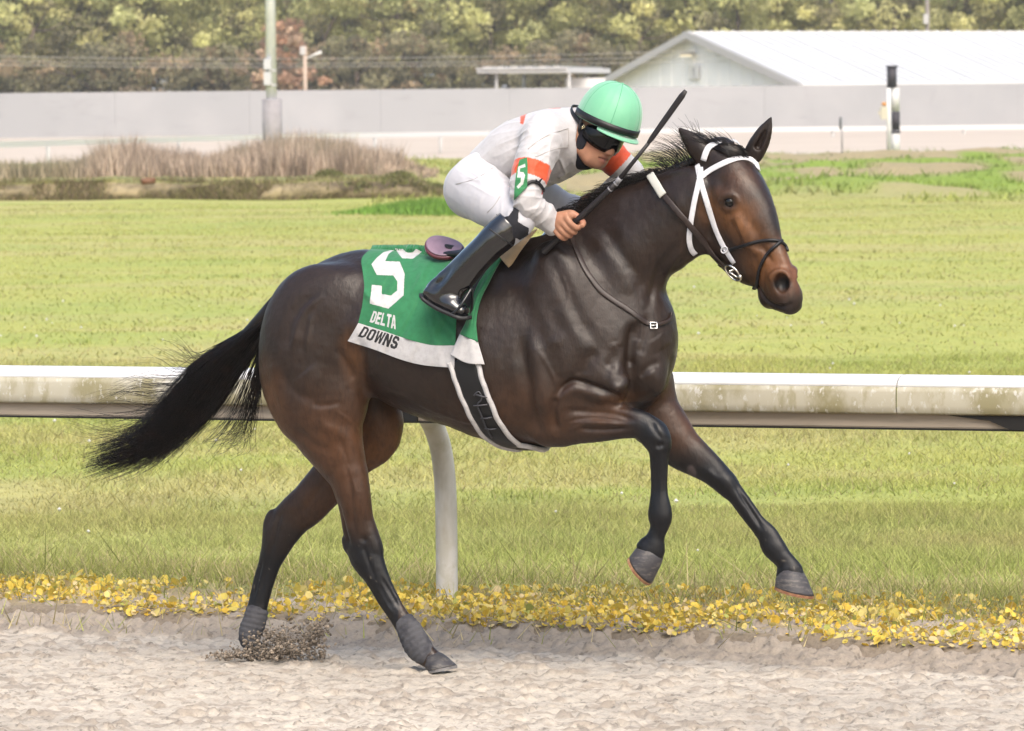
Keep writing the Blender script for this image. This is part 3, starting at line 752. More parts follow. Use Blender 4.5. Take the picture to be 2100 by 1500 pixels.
# ---- striped distance pole with its lamp post
D3 = 221.0; q = atY(1831, 320, D3); SP = thing_from('striped_pole', 'black and white striped distance pole standing before the far rail', 'distance pole', q)
M_blk = mat('pole_black', (.035, .03, .04), rough=.6)
M_pw = mat('pole_white', (.70, .69, .68), rough=.5)
def seg(x, y0, y1, r, m, nm, Y=D3, par=SP):
    a, b = atY(x, y1, Y), atY(x, y0, Y); b = np.array([a[0], a[1], b[2]])
    V, F_ = tube_geo([a, b], r, 18); obj(nm, raw_mesh(nm, local(par, V), F_, [m]), par)
seg(1837, 274, 322, .165, M_pw, 'white_band'); seg(1837, 229, 267.6, .165, M_blk, 'black_band'); seg(1837, 268, 273.7, .18, M_blk, 'black_collar'); seg(1836, 181, 228.6, .17, M_pw, 'white_band')
seg(1829, 139, 180.6, .195, M_blk, 'black_band'); seg(1829, 135, 138.8, .235, M_blk, 'pole_cap')
D4 = 219.5; q = atY(1823, 323, D4); TP = thing_from('timing_post', 'slim white post carrying a cream box with an orange lamp beside the striped pole', 'post', q)
seg(1823, 181, 323, .085, M_wht, 'post', D4, TP)
a, b = atY(1806, 219, D4), atY(1819, 245, D4); mb = MB(); mb.box((a + b) / 2, (abs(b[0] - a[0]), .3, abs(a[2] - b[2]))); a, b = atY(1802, 228, D4), atY(1807, 236, D4); mb.box((a + b) / 2, (.12, .14, .16))
obj('cream_box', raw_mesh('cream_box', local(TP, np.vstack(mb.v)), mb.f, [mat('cream_box', (.62, .58, .46), rough=.6)], smooth=False), TP)
V, F_ = sphere_geo((.10, .10, .08), 12, 8); obj('orange_lamp', raw_mesh('orange_lamp', local(TP, V + atY(1813, 214, D4)), F_, [mat('orange_lens', (.65, .28, .03), rough=.3)]), TP)
D5 = 206.0; q = atY(1729, 331, D5); AP = thing_from('thin_post', 'thin grey antenna post with a white foot left of the striped pole', 'post', q)
seg(1727, 241, 318, .028, mat('post_grey', (.30, .31, .33), rough=.5), 'mast', D5, AP); seg(1723.5, 241, 266, .04, mat('post_dark', (.06, .07, .07), rough=.5), 'antenna', D5, AP); seg(1729, 318, 331, .085, M_wht2, 'foot', D5, AP)
# ---- barn
BN_ = thing_from('barn', 'long low white metal barn with a ribbed gable end behind the wall', 'barn', (18, 310, 0))
M_roof = mat('barn_roof_white', (.66, .665, .67), rough=.45, noise=(.25, .95, .4, .7))
M_gab = mat('barn_ribbed_wall', (1.12, 1.12, 1.12), rough=.55)
M_trim = mat('barn_white_trim', (.80, .80, .80), rough=.45)
be = np.array([math.cos(R(32)), math.sin(R(32)), 0]); DB = 300.0
Er = atY(1645, 168, DB); gl = np.array([-be[1], be[0], 0])
El = None; best = 1e9
for w_ in np.linspace(10, 45, 351):
    q = Er + gl * w_
    e = abs(proj(q)[0] - 1240)
    if e < best: best, El, GW = e, q, w_
zE, zA = Er[2], atY(1428, 66, DB + GW * .19)[2]
Ap = Er + gl * GW * .52; Ap[2] = zA; El = np.array([El[0], El[1], zE])
LB = 58.0
def qd(nm, pts, th, m, nrm):
    g = MB(); g.prism(pts, np.asarray(nrm) * th); return obj(nm, raw_mesh(nm, local(BN_, np.vstack(g.v)), g.f, [m], smooth=False), BN_)
ov = be * -.55; eo = -gl * .5 * 0
up = np.array([0, 0, 1.0])
so = (Er - Ap); so /= np.linalg.norm(so); so2 = (El - Ap); so2 /= np.linalg.norm(so2)
# roof sheets: separate panels with standing ribs
np_ = 20
for k in range(np_):
    a, b = -.55 + (LB + .55) * k / np_, -.55 + (LB + .55) * (k + 1) / np_ - .02
    o = qd('roof_sheet', [Ap + be * a, Ap + be * b, Er + so * .7 + be * b, Er + so * .7 + be * a], .10, M_roof, up)
    g = MB(); 
    for s in np.linspace(0, 1, 5)[:-1]:
        t = a + (b - a) * s; g.prism([Ap + be * t + up * .10, Ap + be * (t + .10) + up * .10, Er + so * .7 + be * (t + .10) + up * .10, Er + so * .7 + be * t + up * .10], up * .05)
    obj('roof_rib', raw_mesh('roof_rib', local(BN_, np.vstack(g.v)), g.f, [M_roof], smooth=False), o)
qd('rear_roof', [Ap - be * .55, Ap + be * LB, El + so2 * .7 + be * LB, El + so2 * .7 - be * .55], .10, M_roof, up)
qd('ridge_cap', [Ap - be * .6 + so * .5 + up * .11, Ap + be * LB + so * .5 + up * .11, Ap + be * LB + so2 * .5 + up * .11, Ap - be * .6 + so2 * .5 + up * .11], .12, M_trim, up)
qd('eave_gutter', [Er + so * .7 - be * .55 + up * -.18, Er + so * .7 + be * LB - up * .18, Er + so * .7 + be * LB + up * .10, Er + so * .7 - be * .55 + up * .10], .14, M_trim, so)
for a, b in ((Ap, Er + so * .7), (Ap, El + so2 * .7)):
    qd('barge_board', [a - be * .60 + up * .11, b - be * .60 + up * .11, b - be * .60 - up * .30, a - be * .60 - up * .30], .10, M_wht2, -be)
# gable wall in ribbed panels
npn = 34
for k in range(npn):
    s0, s1 = k / npn, (k + 1) / npn
    def gpt(s):
        b = Er + gl * GW * s; h = zE + (zA - zE) * (s / .52 if s < .52 else (1 - s) / .48); return b, h
    (b0, h0), (b1, h1) = gpt(s0), gpt(s1); d = 0.0 if k % 2 else -.035
    qd('gable_panel', [b0 * [1, 1, 0] + be * d, b1 * [1, 1, 0] + be * d, b1 * [1, 1, 0] + be * d + up * (h1 - .02), b0 * [1, 1, 0] + be * d + up * (h0 - .02)], .06, M_gab, be)
qd('side_wall', [Er * [1, 1, 0], Er * [1, 1, 0] + be * LB, Er * [1, 1, 0] + be * LB + up * zE, Er * [1, 1, 0] + up * zE], .1, M_gab, gl)
def on_gable(px, py):
    d = ray(px, py); q0 = Er - be * .12; t = ((q0 - CAMP) @ be) / (d @ be); return CAMP + d * t
a, b = on_gable(1413, 134), on_gable(1434, 162)
qd('door_plate', [np.array([a[0], a[1], b[2]]), np.array([b[0], b[1], b[2]]), np.array([b[0], b[1], a[2]]), a], .05, M_trim, -be)
a, b = on_gable(1422, 139), on_gable(1427, 157)
c_a, c_b = np.array([a[0], a[1], 0]), np.array([b[0], b[1], 0])
g = MB()
def gq(s, z): return c_a * (1 - s) + c_b * s + up * z - be * .055
z0_, z1_ = b[2], a[2]; hh = z1_ - z0_
g.prism([gq(.35, z0_), gq(.65, z0_), gq(.65, z1_), gq(.35, z1_), gq(.0, z1_ - .28 * hh), gq(.0, z1_ - .40 * hh), gq(.35, z1_ - .28 * hh)], -be * .02)
obj('door_number', raw_mesh('door_number', local(BN_, np.vstack(g.v)), g.f, [mat('number_grey', (.30, .31, .33), rough=.6)], smooth=False), BN_)
w = on_gable(1420, 112); mb = MB(); mb.box(w - be * .35 + up * .06, (.75, .5, .16)); obj('gable_lamp', raw_mesh('gable_lamp', local(BN_, np.vstack(mb.v)), mb.f, [mat('lamp_housing', (.25, .24, .22), rough=.5)], smooth=False), BN_)
mb = MB(); mb.box(w - be * .38 - up * .07 + gl * .1, (.6, .42, .12)); lm = mat('lamp_glow', (.8, .72, .5), rough=.4); lm.node_tree.nodes['Principled BSDF'].inputs['Emission Color'].default_value = (1, .85, .55, 1); lm.node_tree.nodes['Principled BSDF'].inputs['Emission Strength'].default_value = .5
obj('lamp_lens', raw_mesh('lamp_lens', local(BN_, np.vstack(mb.v)), mb.f, [lm], smooth=False), BN_)
# ---- open shelter left of the barn
DS = 292.0
CN = thing_from('shelter', 'open flat roofed shelter on white posts left of the barn', 'shelter', atY(1120, 170, DS) * [1, 1, 0])
A_, B_, C_ = atY(978, 150, DS), atY(1165, 147, DS), atY(1262, 158, DS + 9)
top = lambda q, z: np.array([q[0], q[1], z])
zr = atY(1150, 136, DS)[2]; zb = atY(1150, 149, DS)[2]; dv = np.array([2.4, 11.0, 0])
g = MB(); g.prism([top(A_, zb), top(B_, zb), top(B_ + dv, zb), top(A_ + dv, zb)], up * (zr - zb - .12)); obj('fascia', raw_mesh('fascia', local(CN, np.vstack(g.v)), g.f, [M_trim], smooth=False), CN)
for k in range(13):
    t0_, t1_ = k / 13, (k + 1) / 13 - .004
    g = MB(); a, b = A_ * (1 - t0_) + B_ * t0_, A_ * (1 - t1_) + B_ * t1_; ln = (b - a)
    g.prism([top(a - dv * .02, zr - .12), top(b - dv * .02, zr - .12), top(b + dv, zr - .12), top(a + dv, zr - .12)], up * (.06 + .06 * (k % 2)))
    obj('roof_sheet', raw_mesh('roof_sheet', local(CN, np.vstack(g.v)), g.f, [M_roof], smooth=False), CN)
for x, y in ((1018, DS + .5), (1167, DS + .5), (1075, DS + 10), (1200, DS + 10)):
    q = atY(x, 176, y); V, F_ = tube_geo([top(q, 0), top(q, zb)], .09, 8); obj('post', raw_mesh('post', local(CN, V), F_, [M_wht2]), CN)
q = atY(1200, 168, DS + 6); mb = MB(); mb.box(np.array([q[0], q[1], 2.0]), (2.1, 2.0, 3.3)); o = obj('tank', mb.mesh('tank', [M_trim])); tag(o, 'white box shaped tank under the right end of the shelter', 'tank')
# ---- the wood: single pines and bare-stemmed trees
def crown_geo(seed, r, z0, z1, n, cols, lean=0.0):
    rr = np.random.default_rng(seed); nb = 44
    bc = np.stack([rr.normal(0, r * .45, nb), rr.normal(0, r * .45, nb), rr.uniform(z0, z1, nb)], 1); br = rr.uniform(.6, 1.3, nb) * r * .31
    shade = rr.uniform(.7, 1.25, nb); ci = rr.integers(0, len(cols), nb)
    k = rr.integers(0, nb, n); d = rr.normal(0, 1, (n, 3)); d /= np.linalg.norm(d, axis=1)[:, None]
    c = bc[k] + d * (br[k] * rr.random(n) ** .4)[:, None] * np.array([1.15, 1.15, .8])
    s = rr.uniform(.08, .20, n)[:, None]
    a, b = rr.normal(0, 1, (n, 3)), rr.normal(0, 1, (n, 3)); a /= np.linalg.norm(a, axis=1)[:, None]; b -= a * (a * b).sum(1)[:, None]; b /= np.linalg.norm(b, axis=1)[:, None]
    V = np.stack([c - a * s, c + b * s * .7, c + a * s, c - b * s * .7], 1).reshape(-1, 3); F_ = np.arange(4 * n).reshape(n, 4)
    C = np.array(cols)[ci[k]] * (shade[k] * rr.uniform(.7, 1.3, n))[:, None]
    return V, F_, np.repeat(C, 4, 0)
M_fol = mat('tree_foliage', tint=True, rough=.8, spec=.1, trans=.5)
M_bark = mat('tree_bark', (.20, .15, .115), rough=.9, noise=(6, .6, .4, .7, (1, 1, .2)))
GRN = [(.80, .79, .36), (.92, .88, .43), (.66, .67, .32), (.92, .80, .42)]
DRK = [(.36, .33, .19), (.42, .37, .22), (.50, .38, .24), (.32, .30, .18)]
RST = [(.72, .46, .31), (.64, .42, .30), (.70, .52, .37)]
kinds = []
def tree_proto(seed, kind):
    rr = np.random.default_rng(seed)
    if kind == 0: cr = crown_geo(seed, 3.4, 5.0, 15.5, 7500, GRN); h = 14
    elif kind == 1: cr = crown_geo(seed, 3.0, 3.2, 11.5, 6500, GRN[:2] + DRK[:1] + GRN[2:3]); h = 10
    elif kind == 2: cr = crown_geo(seed, 2.3, .8, 5.6, 3600, DRK); h = 5
    else: cr = crown_geo(seed, 1.5, 1.0, 6.6, 3000, RST); h = 5.5
    V, F_, C = cr
    tr, tf = MB(), None
    pts = [np.array([rr.normal(0, .12) * i, rr.normal(0, .12) * i, h * i / 5]) for i in range(6)]
    tr.tube(pts, np.linspace(.24, .07, 6), 7)
    for k in range(7):
        i = rr.integers(1, 5); b = pts[i]; d = rr.normal(0, 1, 3); d[2] = abs(d[2]) * .6; d /= np.linalg.norm(d); tr.tube([b, b + d * 1.2, b + d * 2.2 + [0, 0, .4]], [.07, .045, .02], 5)
    return raw_mesh('crown', V, F_, [M_fol], smooth=False, col=C), tr.mesh('trunk', [M_bark], True)
PROTO = {k: [tree_proto(200 + 10 * k + i, k) for i in range(n)] for k, n in ((0, 4), (1, 3), (2, 4), (3, 1))}
LBL = ['tall yellow-green pine of the wood', 'mid-height pale green tree of the wood', 'low dark olive undergrowth tree']
SPOTS = ((-1e9, 0, 'left of the picture edge'), (0, 150, 'above the left end of the wall'), (150, 330, 'above the rusty drum'), (330, 500, 'left of the light pole'), (500, 600, 'behind the light pole'), (600, 740, 'right of the street lamp'), (740, 960, 'above the end of the reeds'),
    (960, 1120, 'over the left half of the shelter'), (1120, 1290, 'over the right half of the shelter'), (1290, 1500, 'over the barn gable'), (1500, 1720, 'over the barn ridge'), (1720, 1870, 'over the striped pole'), (1870, 1980, 'behind the utility pole'), (1980, 2110, 'at the right end of the barn'), (2110, 1e9, 'right of the picture edge'))
def spot(x, y):
    px = proj(np.array([x, y, 5.0]))[0]
    return next(t for a, b, t in SPOTS if a <= px < b)
def plant(kind, x, y, s, i, label, group):
    o = empty('tree', (x, y, .3), rng.uniform(0, 6.28), label=label + ', ' + spot(x, y), cat='tree', group=group); o.scale = (s, s, s * rng.uniform(.92, 1.1))
    cr, tk = PROTO[kind][i % len(PROTO[kind])]
    obj('crown', cr, o); obj('trunk', tk, o)
i = 0
for row, (yy, step, kind, jit) in enumerate(((352, 2.7, 2, 1.2), (360, 4.2, 1, 1.6), (366, 3.6, 0, 1.6), (376, 4.4, 0, 2.0), (388, 4.8, 0, 2.0))):
    for x in np.arange(-47, 48, step):
        if 8.6 < x / yy * 350 and kind == 2: continue
        plant(kind, x + rng.normal(0, jit * .5), yy + rng.normal(0, jit), rng.uniform(.85, 1.15), i, ('front row ', '', 'nearer ', 'deeper set ', 'hindmost ')[row] + LBL[2 if kind == 2 else (1 if kind == 1 else 0)], 'trees of the wood behind the wall'); i += 1
q = atY(588, 150, 345); plant(3, q[0], 345, 1.15, 0, 'rust coloured bare tree', None)
wv = rng.uniform(-50, 50, 30000); yv = rng.uniform(346, 351, 30000); zv_ = rng.random(30000) ** 1.4 * (2.9 + 1.2 * n2(wv, yv * 0, .25, 161, 3))
c = np.array([.36, .30, .21]) * rng.uniform(.45, 1.5, (30000, 1)) + np.array([.07, .03, .02]) * (rng.random((30000, 1)) < .2)
V, F_, C = blades(wv, yv, zv_, rng.uniform(.15, .35, 30000), rng.uniform(.15, .35, 30000), c, .9)
obj('undergrowth', raw_mesh('undergrowth', V, F_, [M_fol], smooth=False, col=C), kind='stuff', label='brown tangled undergrowth along the foot of the wood')
# the dark depth of the wood behind the last row
n = 90000; wv = rng.uniform(-190, 190, n); zv_ = rng.uniform(0, 18, n) * (1 + .12 * n2(wv, wv * 0, .12, 172, 3)); yv = rng.uniform(393, 401, n) - .0006 * wv ** 2
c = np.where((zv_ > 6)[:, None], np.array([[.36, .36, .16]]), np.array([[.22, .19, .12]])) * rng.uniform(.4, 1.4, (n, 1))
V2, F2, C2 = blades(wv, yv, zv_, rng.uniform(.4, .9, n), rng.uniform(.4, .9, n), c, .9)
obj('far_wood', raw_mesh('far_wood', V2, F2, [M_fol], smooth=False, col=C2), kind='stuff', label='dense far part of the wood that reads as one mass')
# ================================================================== THE HORSE
HO = empty('horse', tuple(OH), -YAW, label='dark bay racehorse at full gallop on the sand, wearing a white bridle', cat='horse')
# head frame: runs from the poll down the face
HYAW, HPITCH, HROLL = R(20), R(60), R(10)
_Hh = np.array([math.cos(HYAW), math.sin(HYAW), 0.0])        # heading in the horse frame (turned to the near side)
_L0 = np.array([-math.sin(HYAW), math.cos(HYAW), 0.0])
_A = math.cos(HPITCH) * _Hh - math.sin(HPITCH) * ZD
_D = math.sin(HPITCH) * _Hh + math.cos(HPITCH) * ZD
HL = math.cos(HROLL) * _L0 - math.sin(HROLL) * _D            # near side of the head, dropped a little
HD = math.cos(HROLL) * _D + math.sin(HROLL) * _L0
HA = _A
HEADO = P(1513, 300, 0.02)
HS = 1.0
def hd(a, d, l): return HEADO + HS * (a * HA + d * HD + l * HL)
def hpix(px, py, l):
    """point of the head plane l metres to its near side under a photo pixel"""
    w0, dr = Lc(CAMP), ray(px, py) @ B3
    return w0 + dr * ((l - (w0 - HEADO) @ HL) / (dr @ HL))
def hmir(p):
    return p - 2 * ((p - HEADO) @ HL) * HL
def hst(a, dt, db, w, egg=0.0): return dict(c=hd(a, (dt + db) / 2, 0), a=HS * (dt - db) / 2, b=HS * w, egg=egg, e=HD)

def build_horse_field(h=0.0053):
    lo = np.array([-0.95, -0.34, 0.0]); hi = np.array([1.56, 0.44, 2.02])
    f = Field(lo, hi, h)
    # ---- trunk
    f.loft([pr(618, 650, 620, 790, .12, 0), pr(645, 604, 645, 800, .17, 0, .12), pr(690, 532, 700, 800, .215, 0, .14), pr(750, 512, 755, 805, .245, 0, .14),
            pr(820, 515, 826, 826, .26, 0, .12), pr(900, 524, 900, 864, .28, 0, .12), pr(980, 520, 985, 887, .287, 0, .14), pr(1050, 504, 1060, 912, .275, 0, .2),
            pr(1110, 485, 1125, 914, .25, 0, .3), pr(1175, 482, 1195, 900, .23, 0, .3), pr(1232, 540, 1250, 870, .2, 0, .22), pr(1275, 640, 1290, 838, .17, 0, .1),
            pr(1300, 700, 1312, 800, .13, 0)], k=.03, ref=3)
    # ---- neck
    f.loft([pr(1120, 500, 1272, 785, .155, 0, .12), pr(1160, 455, 1292, 715, .145, .0, .22), pr(1208, 420, 1316, 640, .122, .0, .3), pr(1262, 388, 1352, 584, .105, .005, .25),
            pr(1322, 367, 1396, 550, .092, .01, .15), pr(1388, 338, 1424, 510, .083, .015, .1), pr(1440, 325, 1448, 450, .068, .02)], k=.035, ref=3)
    # ---- shoulder and chest masses, near (+) and off (-) side
    for s in (1, -1):
        mir = np.array([1, s, 1.0])
        f.ell(P(1168, 655, .135) * mir, (.29, .095, .14), ax=P(1145, 540) - P(1215, 790), k=.04)       # scapula
        f.ell(P(1118, 800, .165) * mir, (.165, .085, .115), ax=P(1080, 760) - P(1180, 840), k=.025)       # triceps
        f.ell(P(1236, 772, .145) * mir, (.12, .08, .088), ax=P(1226, 700) - P(1246, 840), k=.02)   # point of shoulder
        f.ell(P(1268, 795, .10) * mir, (.10, .07, .065), ax=P(1255, 720) - P(1272, 850), k=.018)      # breast
        f.ell(P(632, 705, .15) * mir, (.22, .11, .165), ax=P(615, 600) - P(650, 850), k=.05)           # quarters
        f.ell(P(690, 612, .145) * mir, (.125, .09, .10), ax=P(640, 650) - P(745, 580), k=.05)          # gluteal
    f.ell(P(1322, 770, -.13), (.125, .075, .085), ax=P(1325, 680) - P(1330, 860), k=.02)
    def snap0(px, py, dep):
        p0, p1 = P(px, py, .44), P(px, py, -.4)
        ts = np.linspace(0, 1, 500); Q = p0 + (p1 - p0) * ts[:, None]
        ii = np.clip(np.round((Q - f.lo) / f.h).astype(int), 0, f.n - 1)
        w = int(np.argmax(f.F[ii[:, 0], ii[:, 1], ii[:, 2]] < 0))
        return Q[w] + (p1 - p0) / np.linalg.norm(p1 - p0) * dep
    na, fa = snap0(1262, 788, .030), snap0(1334, 768, .040)
    f.loft([dict(c=snap0(1302, 675, -.010), a=.008, b=.008, e=None), dict(c=snap0(1297, 725, -.004), a=.011, b=.011, e=None), dict(c=snap0(1292, 785, .0), a=.017, b=.017, e=None), dict(c=snap0(1296, 835, .0), a=.013, b=.013, e=None)], k=.045, sub=True)
    f.ell(na, (.062, .05, .045), ax=(-.1, 0, 1), k=.018)
    f.ell(fa, (.088, .055, .058), ax=(.05, 0, 1), k=.022)
    # ---- near hind leg
    v = .145
    f.loft([pr(552, 650, 770, 600, .10, v), pr(523, 735, 772, 740, .115, v), pr(538, 800, 766, 806, .115, v), pr(574, 852, 754, 852, .10, v), pr(603, 893, 753, 898, .085, v),
            pr(640, 940, 757, 945, .068, v), pr(668, 973, 760, 978, .056, v), pr(685, 1008, 764, 1030, .047, v), pr(696, 1055, 769, 1077, .04, v - .01),
            pr(704, 1108, 784, 1113, .037, v - .015), pr(711, 1140, 790, 1140, .036, v - .015), pr(737, 1178, 796, 1166, .031, v - .015),
            pr(756, 1208, 803, 1186, .026, v - .015), pr(770, 1231, 813, 1208, .0235, v - .015), pr(791, 1262, 829, 1240, .0235, v - .015), pr(807, 1285, 844, 1263, .026, v - .015),
            pr(820, 1310, 861, 1287, .029, v - .015), pr(834, 1340, 872, 1306, .027, v - .015), pr(853, 1358, 886, 1322, .027, v - .015), pr(868, 1367, 905, 1339, .033, v - .015)], k=.03, ref=4)
    f.ell(P(712, 1118, v - .02), (.035, .018, .018), ax=P(700, 1100) - P(725, 1160), k=.012)      # point of hock
    f.ell(P(772, 1120, v - .02), (.034, .026, .02), ax=P(765, 1090) - P(785, 1150), k=.014)
    # ---- off hind leg
    v = -.14
    f.loft([pr(600, 650, 770, 630, .10, v), pr(600, 740, 812, 760, .11, v), pr(640, 815, 835, 850, .10, v), pr(680, 868, 828, 893, .082, v), pr(664, 912, 790, 934, .068, v),
            pr(637, 955, 735, 992, .056, v), pr(608, 997, 665, 1062, .045, v), pr(578, 1028, 630, 1090, .04, v), pr(550, 1063, 604, 1120, .037, v), pr(539, 1108, 588, 1146, .034, v),
            pr(530, 1145, 575, 1167, .028, v), pr(520, 1185, 562, 1203, .0245, v), pr(509, 1228, 552, 1240, .024, v), pr(503, 1254, 547, 1262, .027, v), pr(493, 1284, 540, 1287, .03, v),
            pr(492, 1308, 531, 1306, .028, v), pr(500, 1328, 536, 1318, .03, v), pr(508, 1340, 548, 1328, .034, v)], k=.03, ref=4)
    f.ell(P(553, 1068, v), (.04, .018, .018), ax=P(560, 1040) - P(540, 1110), k=.012)
    # ---- off fore leg
    v = -.13
    f.loft([pr(1262, 800, 1380, 760, .085, v), pr(1275, 868, 1386, 806, .08, v), pr(1318, 912, 1402, 842, .066, v), pr(1365, 950, 1426, 884, .054, v), pr(1410, 972, 1456, 916, .045, v),
            pr(1441, 988, 1484, 946, .04, v), pr(1471, 1012, 1509, 980, .037, v), pr(1491, 1026, 1529, 1008, .031, v), pr(1510, 1050, 1545, 1030, .0245, v), pr(1533, 1080, 1567, 1062, .0235, v),
            pr(1551, 1106, 1596, 1090, .026, v), pr(1560, 1128, 1610, 1113, .029, v), pr(1583, 1150, 1628, 1142, .026, v), pr(1594, 1166, 1642, 1162, .027, v), pr(1590, 1180, 1651, 1176, .034, v)], k=.025, ref=4)
    f.ell(P(1490, 985, v + .005), (.045, .036, .03), ax=P(1470, 960) - P(1515, 1010), k=.012)
    # ---- near fore leg (folded)
    v = .15
    f.loft([pr(1140, 800, 1110, 912, .062, v), pr(1172, 794, 1155, 912, .06, v), pr(1237, 817, 1215, 907, .052, v), pr(1284, 831, 1262, 900, .043, v), pr(1325, 843, 1300, 899, .038, v),
            pr(1358, 866, 1312, 908, .037, v), pr(1375, 893, 1325, 922, .035, v), pr(1373, 925, 1330, 932, .030, v), pr(1371, 970, 1333, 966, .0245, v), pr(1371, 1012, 1333, 1010, .0235, v),
            pr(1377, 1040, 1329, 1038, .027, v), pr(1380, 1060, 1328, 1058, .029, v), pr(1374, 1080, 1333, 1076, .026, v), pr(1365, 1103, 1326, 1098, .026, v), pr(1363, 1128, 1315, 1110, .031, v), pr(1362, 1144, 1304, 1118, .035, v)], k=.016, ref=4)
    f.ell(P(1350, 890, v), (.05, .038, .036), ax=P(1330, 860) - P(1362, 925), k=.014)
    f.ell(P(1130, 860, v - .01), (.10, .05, .09), ax=(1, 0, 0), k=.03)
    # ---- head
    f.loft([hst(-.05, -.05, -.13, .06), hst(0, -.028, -.17, .075, -.05), hst(.05, -.004, -.215, .082, -.1), hst(.11, .015, -.282, .094, -.16), hst(.17, .021, -.318, .093, -.18), hst(.23, .022, -.336, .082, -.16),
            hst(.29, .014, -.316, .070, -.12), hst(.35, .004, -.27, .058, -.08), hst(.41, -.004, -.214, .050, -.05), hst(.47, -.010, -.192, .046, -.03), hst(.52, -.014, -.176, .047, 0),
            hst(.56, -.024, -.142, .049, 0), hst(.587, -.042, -.12, .043, 0), hst(.60, -.062, -.102, .03)], k=.02, ref=4, L=HL)
    def snap(px, py, dep=0.0):
        p0, p1 = P(px, py, .44), P(px, py, -.2)
        ts = np.linspace(0, 1, 500); Q = p0 + (p1 - p0) * ts[:, None]
        ii = np.clip(np.round((Q - f.lo) / f.h).astype(int), 0, f.n - 1)
        w = int(np.argmax(f.F[ii[:, 0], ii[:, 1], ii[:, 2]] < 0))
        return Q[w] + (p1 - p0) / np.linalg.norm(p1 - p0) * dep
    both = (lambda p: p, hmir)
    def snaps(rows): return [(snap(x, y, d), r) for x, y, d, r in rows]
    def lofts(rows, k, sub=False):
        pts_ = snaps(rows)
        for mi in both: f.loft([dict(c=mi(c), a=r, b=r, e=None) for c, r in pts_], k=k, sub=sub, L=HL)
    E0 = snap(1496, 414, .012); o = snap(1490, 398, .032)
    for mi in both: f.ell(mi(o), np.array([.055, .034, .034]), ax=HA, k=.025)                     # orbit
    for mi in both: f.ell(mi(hd(.20, -.21, .05)), np.array([.11, .034, .095]), ax=HA, k=.03)         # jowl
    lofts([(1512, 446, .008, .013), (1528, 472, .008, .013), (1541, 497, .008, .012), (1551, 518, .008, .008)], .025)   # facial crest
    global EYE, NOSE
    EYE = snap(1497, 415, .016)
    o1, o2, o3, o4 = snap(1597, 576, .016), snap(1604, 582, .000), snap(1476, 374, -.004), snap(1540, 440, -.004)
    for mi in both:
        f.ell(mi(o1), np.array([.045, .026, .036]), ax=HA, k=.02)                                  # nostril wing
        f.ell(mi(o3), np.array([.022, .012, .018]), ax=HA, k=.02, sub=True)                         # hollow above the eye
        f.ell(mi(EYE), np.array([.022, .018, .015]), ax=HA + .3 * HD, k=.008, sub=True)
    lofts([(1476, 411, .002, .005), (1485, 402, .001, .0065), (1498, 399, .001, .0065), (1510, 405, .002, .006), (1517, 416, .003, .004)], .010)    # upper lid
    lofts([(1481, 426, .003, .004), (1493, 431, .002, .005), (1506, 428, .003, .004)], .010)
    lofts([(1580, 572, .002, .006), (1586, 562, 0, .008), (1598, 557, 0, .008), (1610, 560, .002, .007), (1618, 572, .004, .006)], .012)
    o2 = snap(1602, 582, .002); NOSE = o2
    for mi in both: f.ell(mi(o2), np.array([.035, .030, .026]), ax=HA - .4 * HD, k=.008, sub=True)
    f.ell(hd(.532, -.132, 0), HS * np.array([.040, .038, .038]), ax=HA, k=.02)                            # lower lip and chin
    f.ell(hd(.515, -.182, 0), HS * np.array([.036, .034, .026]), ax=HA, k=.02)
    lofts([(1554, 586, .0, .008), (1562, 602, .0, .009), (1575, 618, .0, .009), (1592, 627, .0, .009), (1610, 629, .0, .008), (1622, 624, .0, .006)], .006, True)   # mouth
    # ---- ears
    def ear(bx, tp, out, r0, curl):
        c0, c1 = np.asarray(bx), np.asarray(tp)
        n = 7; st = []
        for i in range(n):
            t = i / (n - 1)
            w = r0 * (0.75 + 1.0 * t - 1.72 * t * t)
            st.append(dict(c=c0 * (1 - t) + c1 * t + curl * math.sin(t * math.pi) * .4, a=max(w, .004), b=max(w * .62, .004), e=out))
        Lx = np.cross(c1 - c0, out); Lx /= np.linalg.norm(Lx)
        f.loft(st, k=.012, ref=2, L=Lx)
        return c0, c1, Lx
    nb, ntp = hpix(1462, 345, .055), hpix(1392, 264, .10)
    ear(nb, ntp, P(1460, 300, .1) - P(1430, 325, .1), .044, np.array([0, 0, .025]))
    fb, ftp = hpix(1536, 330, -.055), hpix(1582, 240, -.10)
    ear(fb, ftp, P(1565, 290, -.03) - P(1530, 275, -.03), .042, np.array([.006, 0, -.01]))
    tc_ = -ray(1550, 290) @ B3; tc_ /= np.linalg.norm(tc_)
    q = [fb * (1 - t) + ftp * t + tc_ * .022 * (1 - .5 * t) + np.array([.010, 0, 0]) * (1 - t) for t in np.linspace(.3, .92, 6)]
    f.loft([dict(c=c, a=.013 * (1 - .8 * i / 5), b=.016 * (1 - .8 * i / 5), e=None) for i, c in enumerate(q)], k=.006, sub=True)
    return f
t0 = time.time()
HF = build_horse_field()
HV, HQ = HF.nets(6)
print('horse', len(HV), round(time.time() - t0, 1))
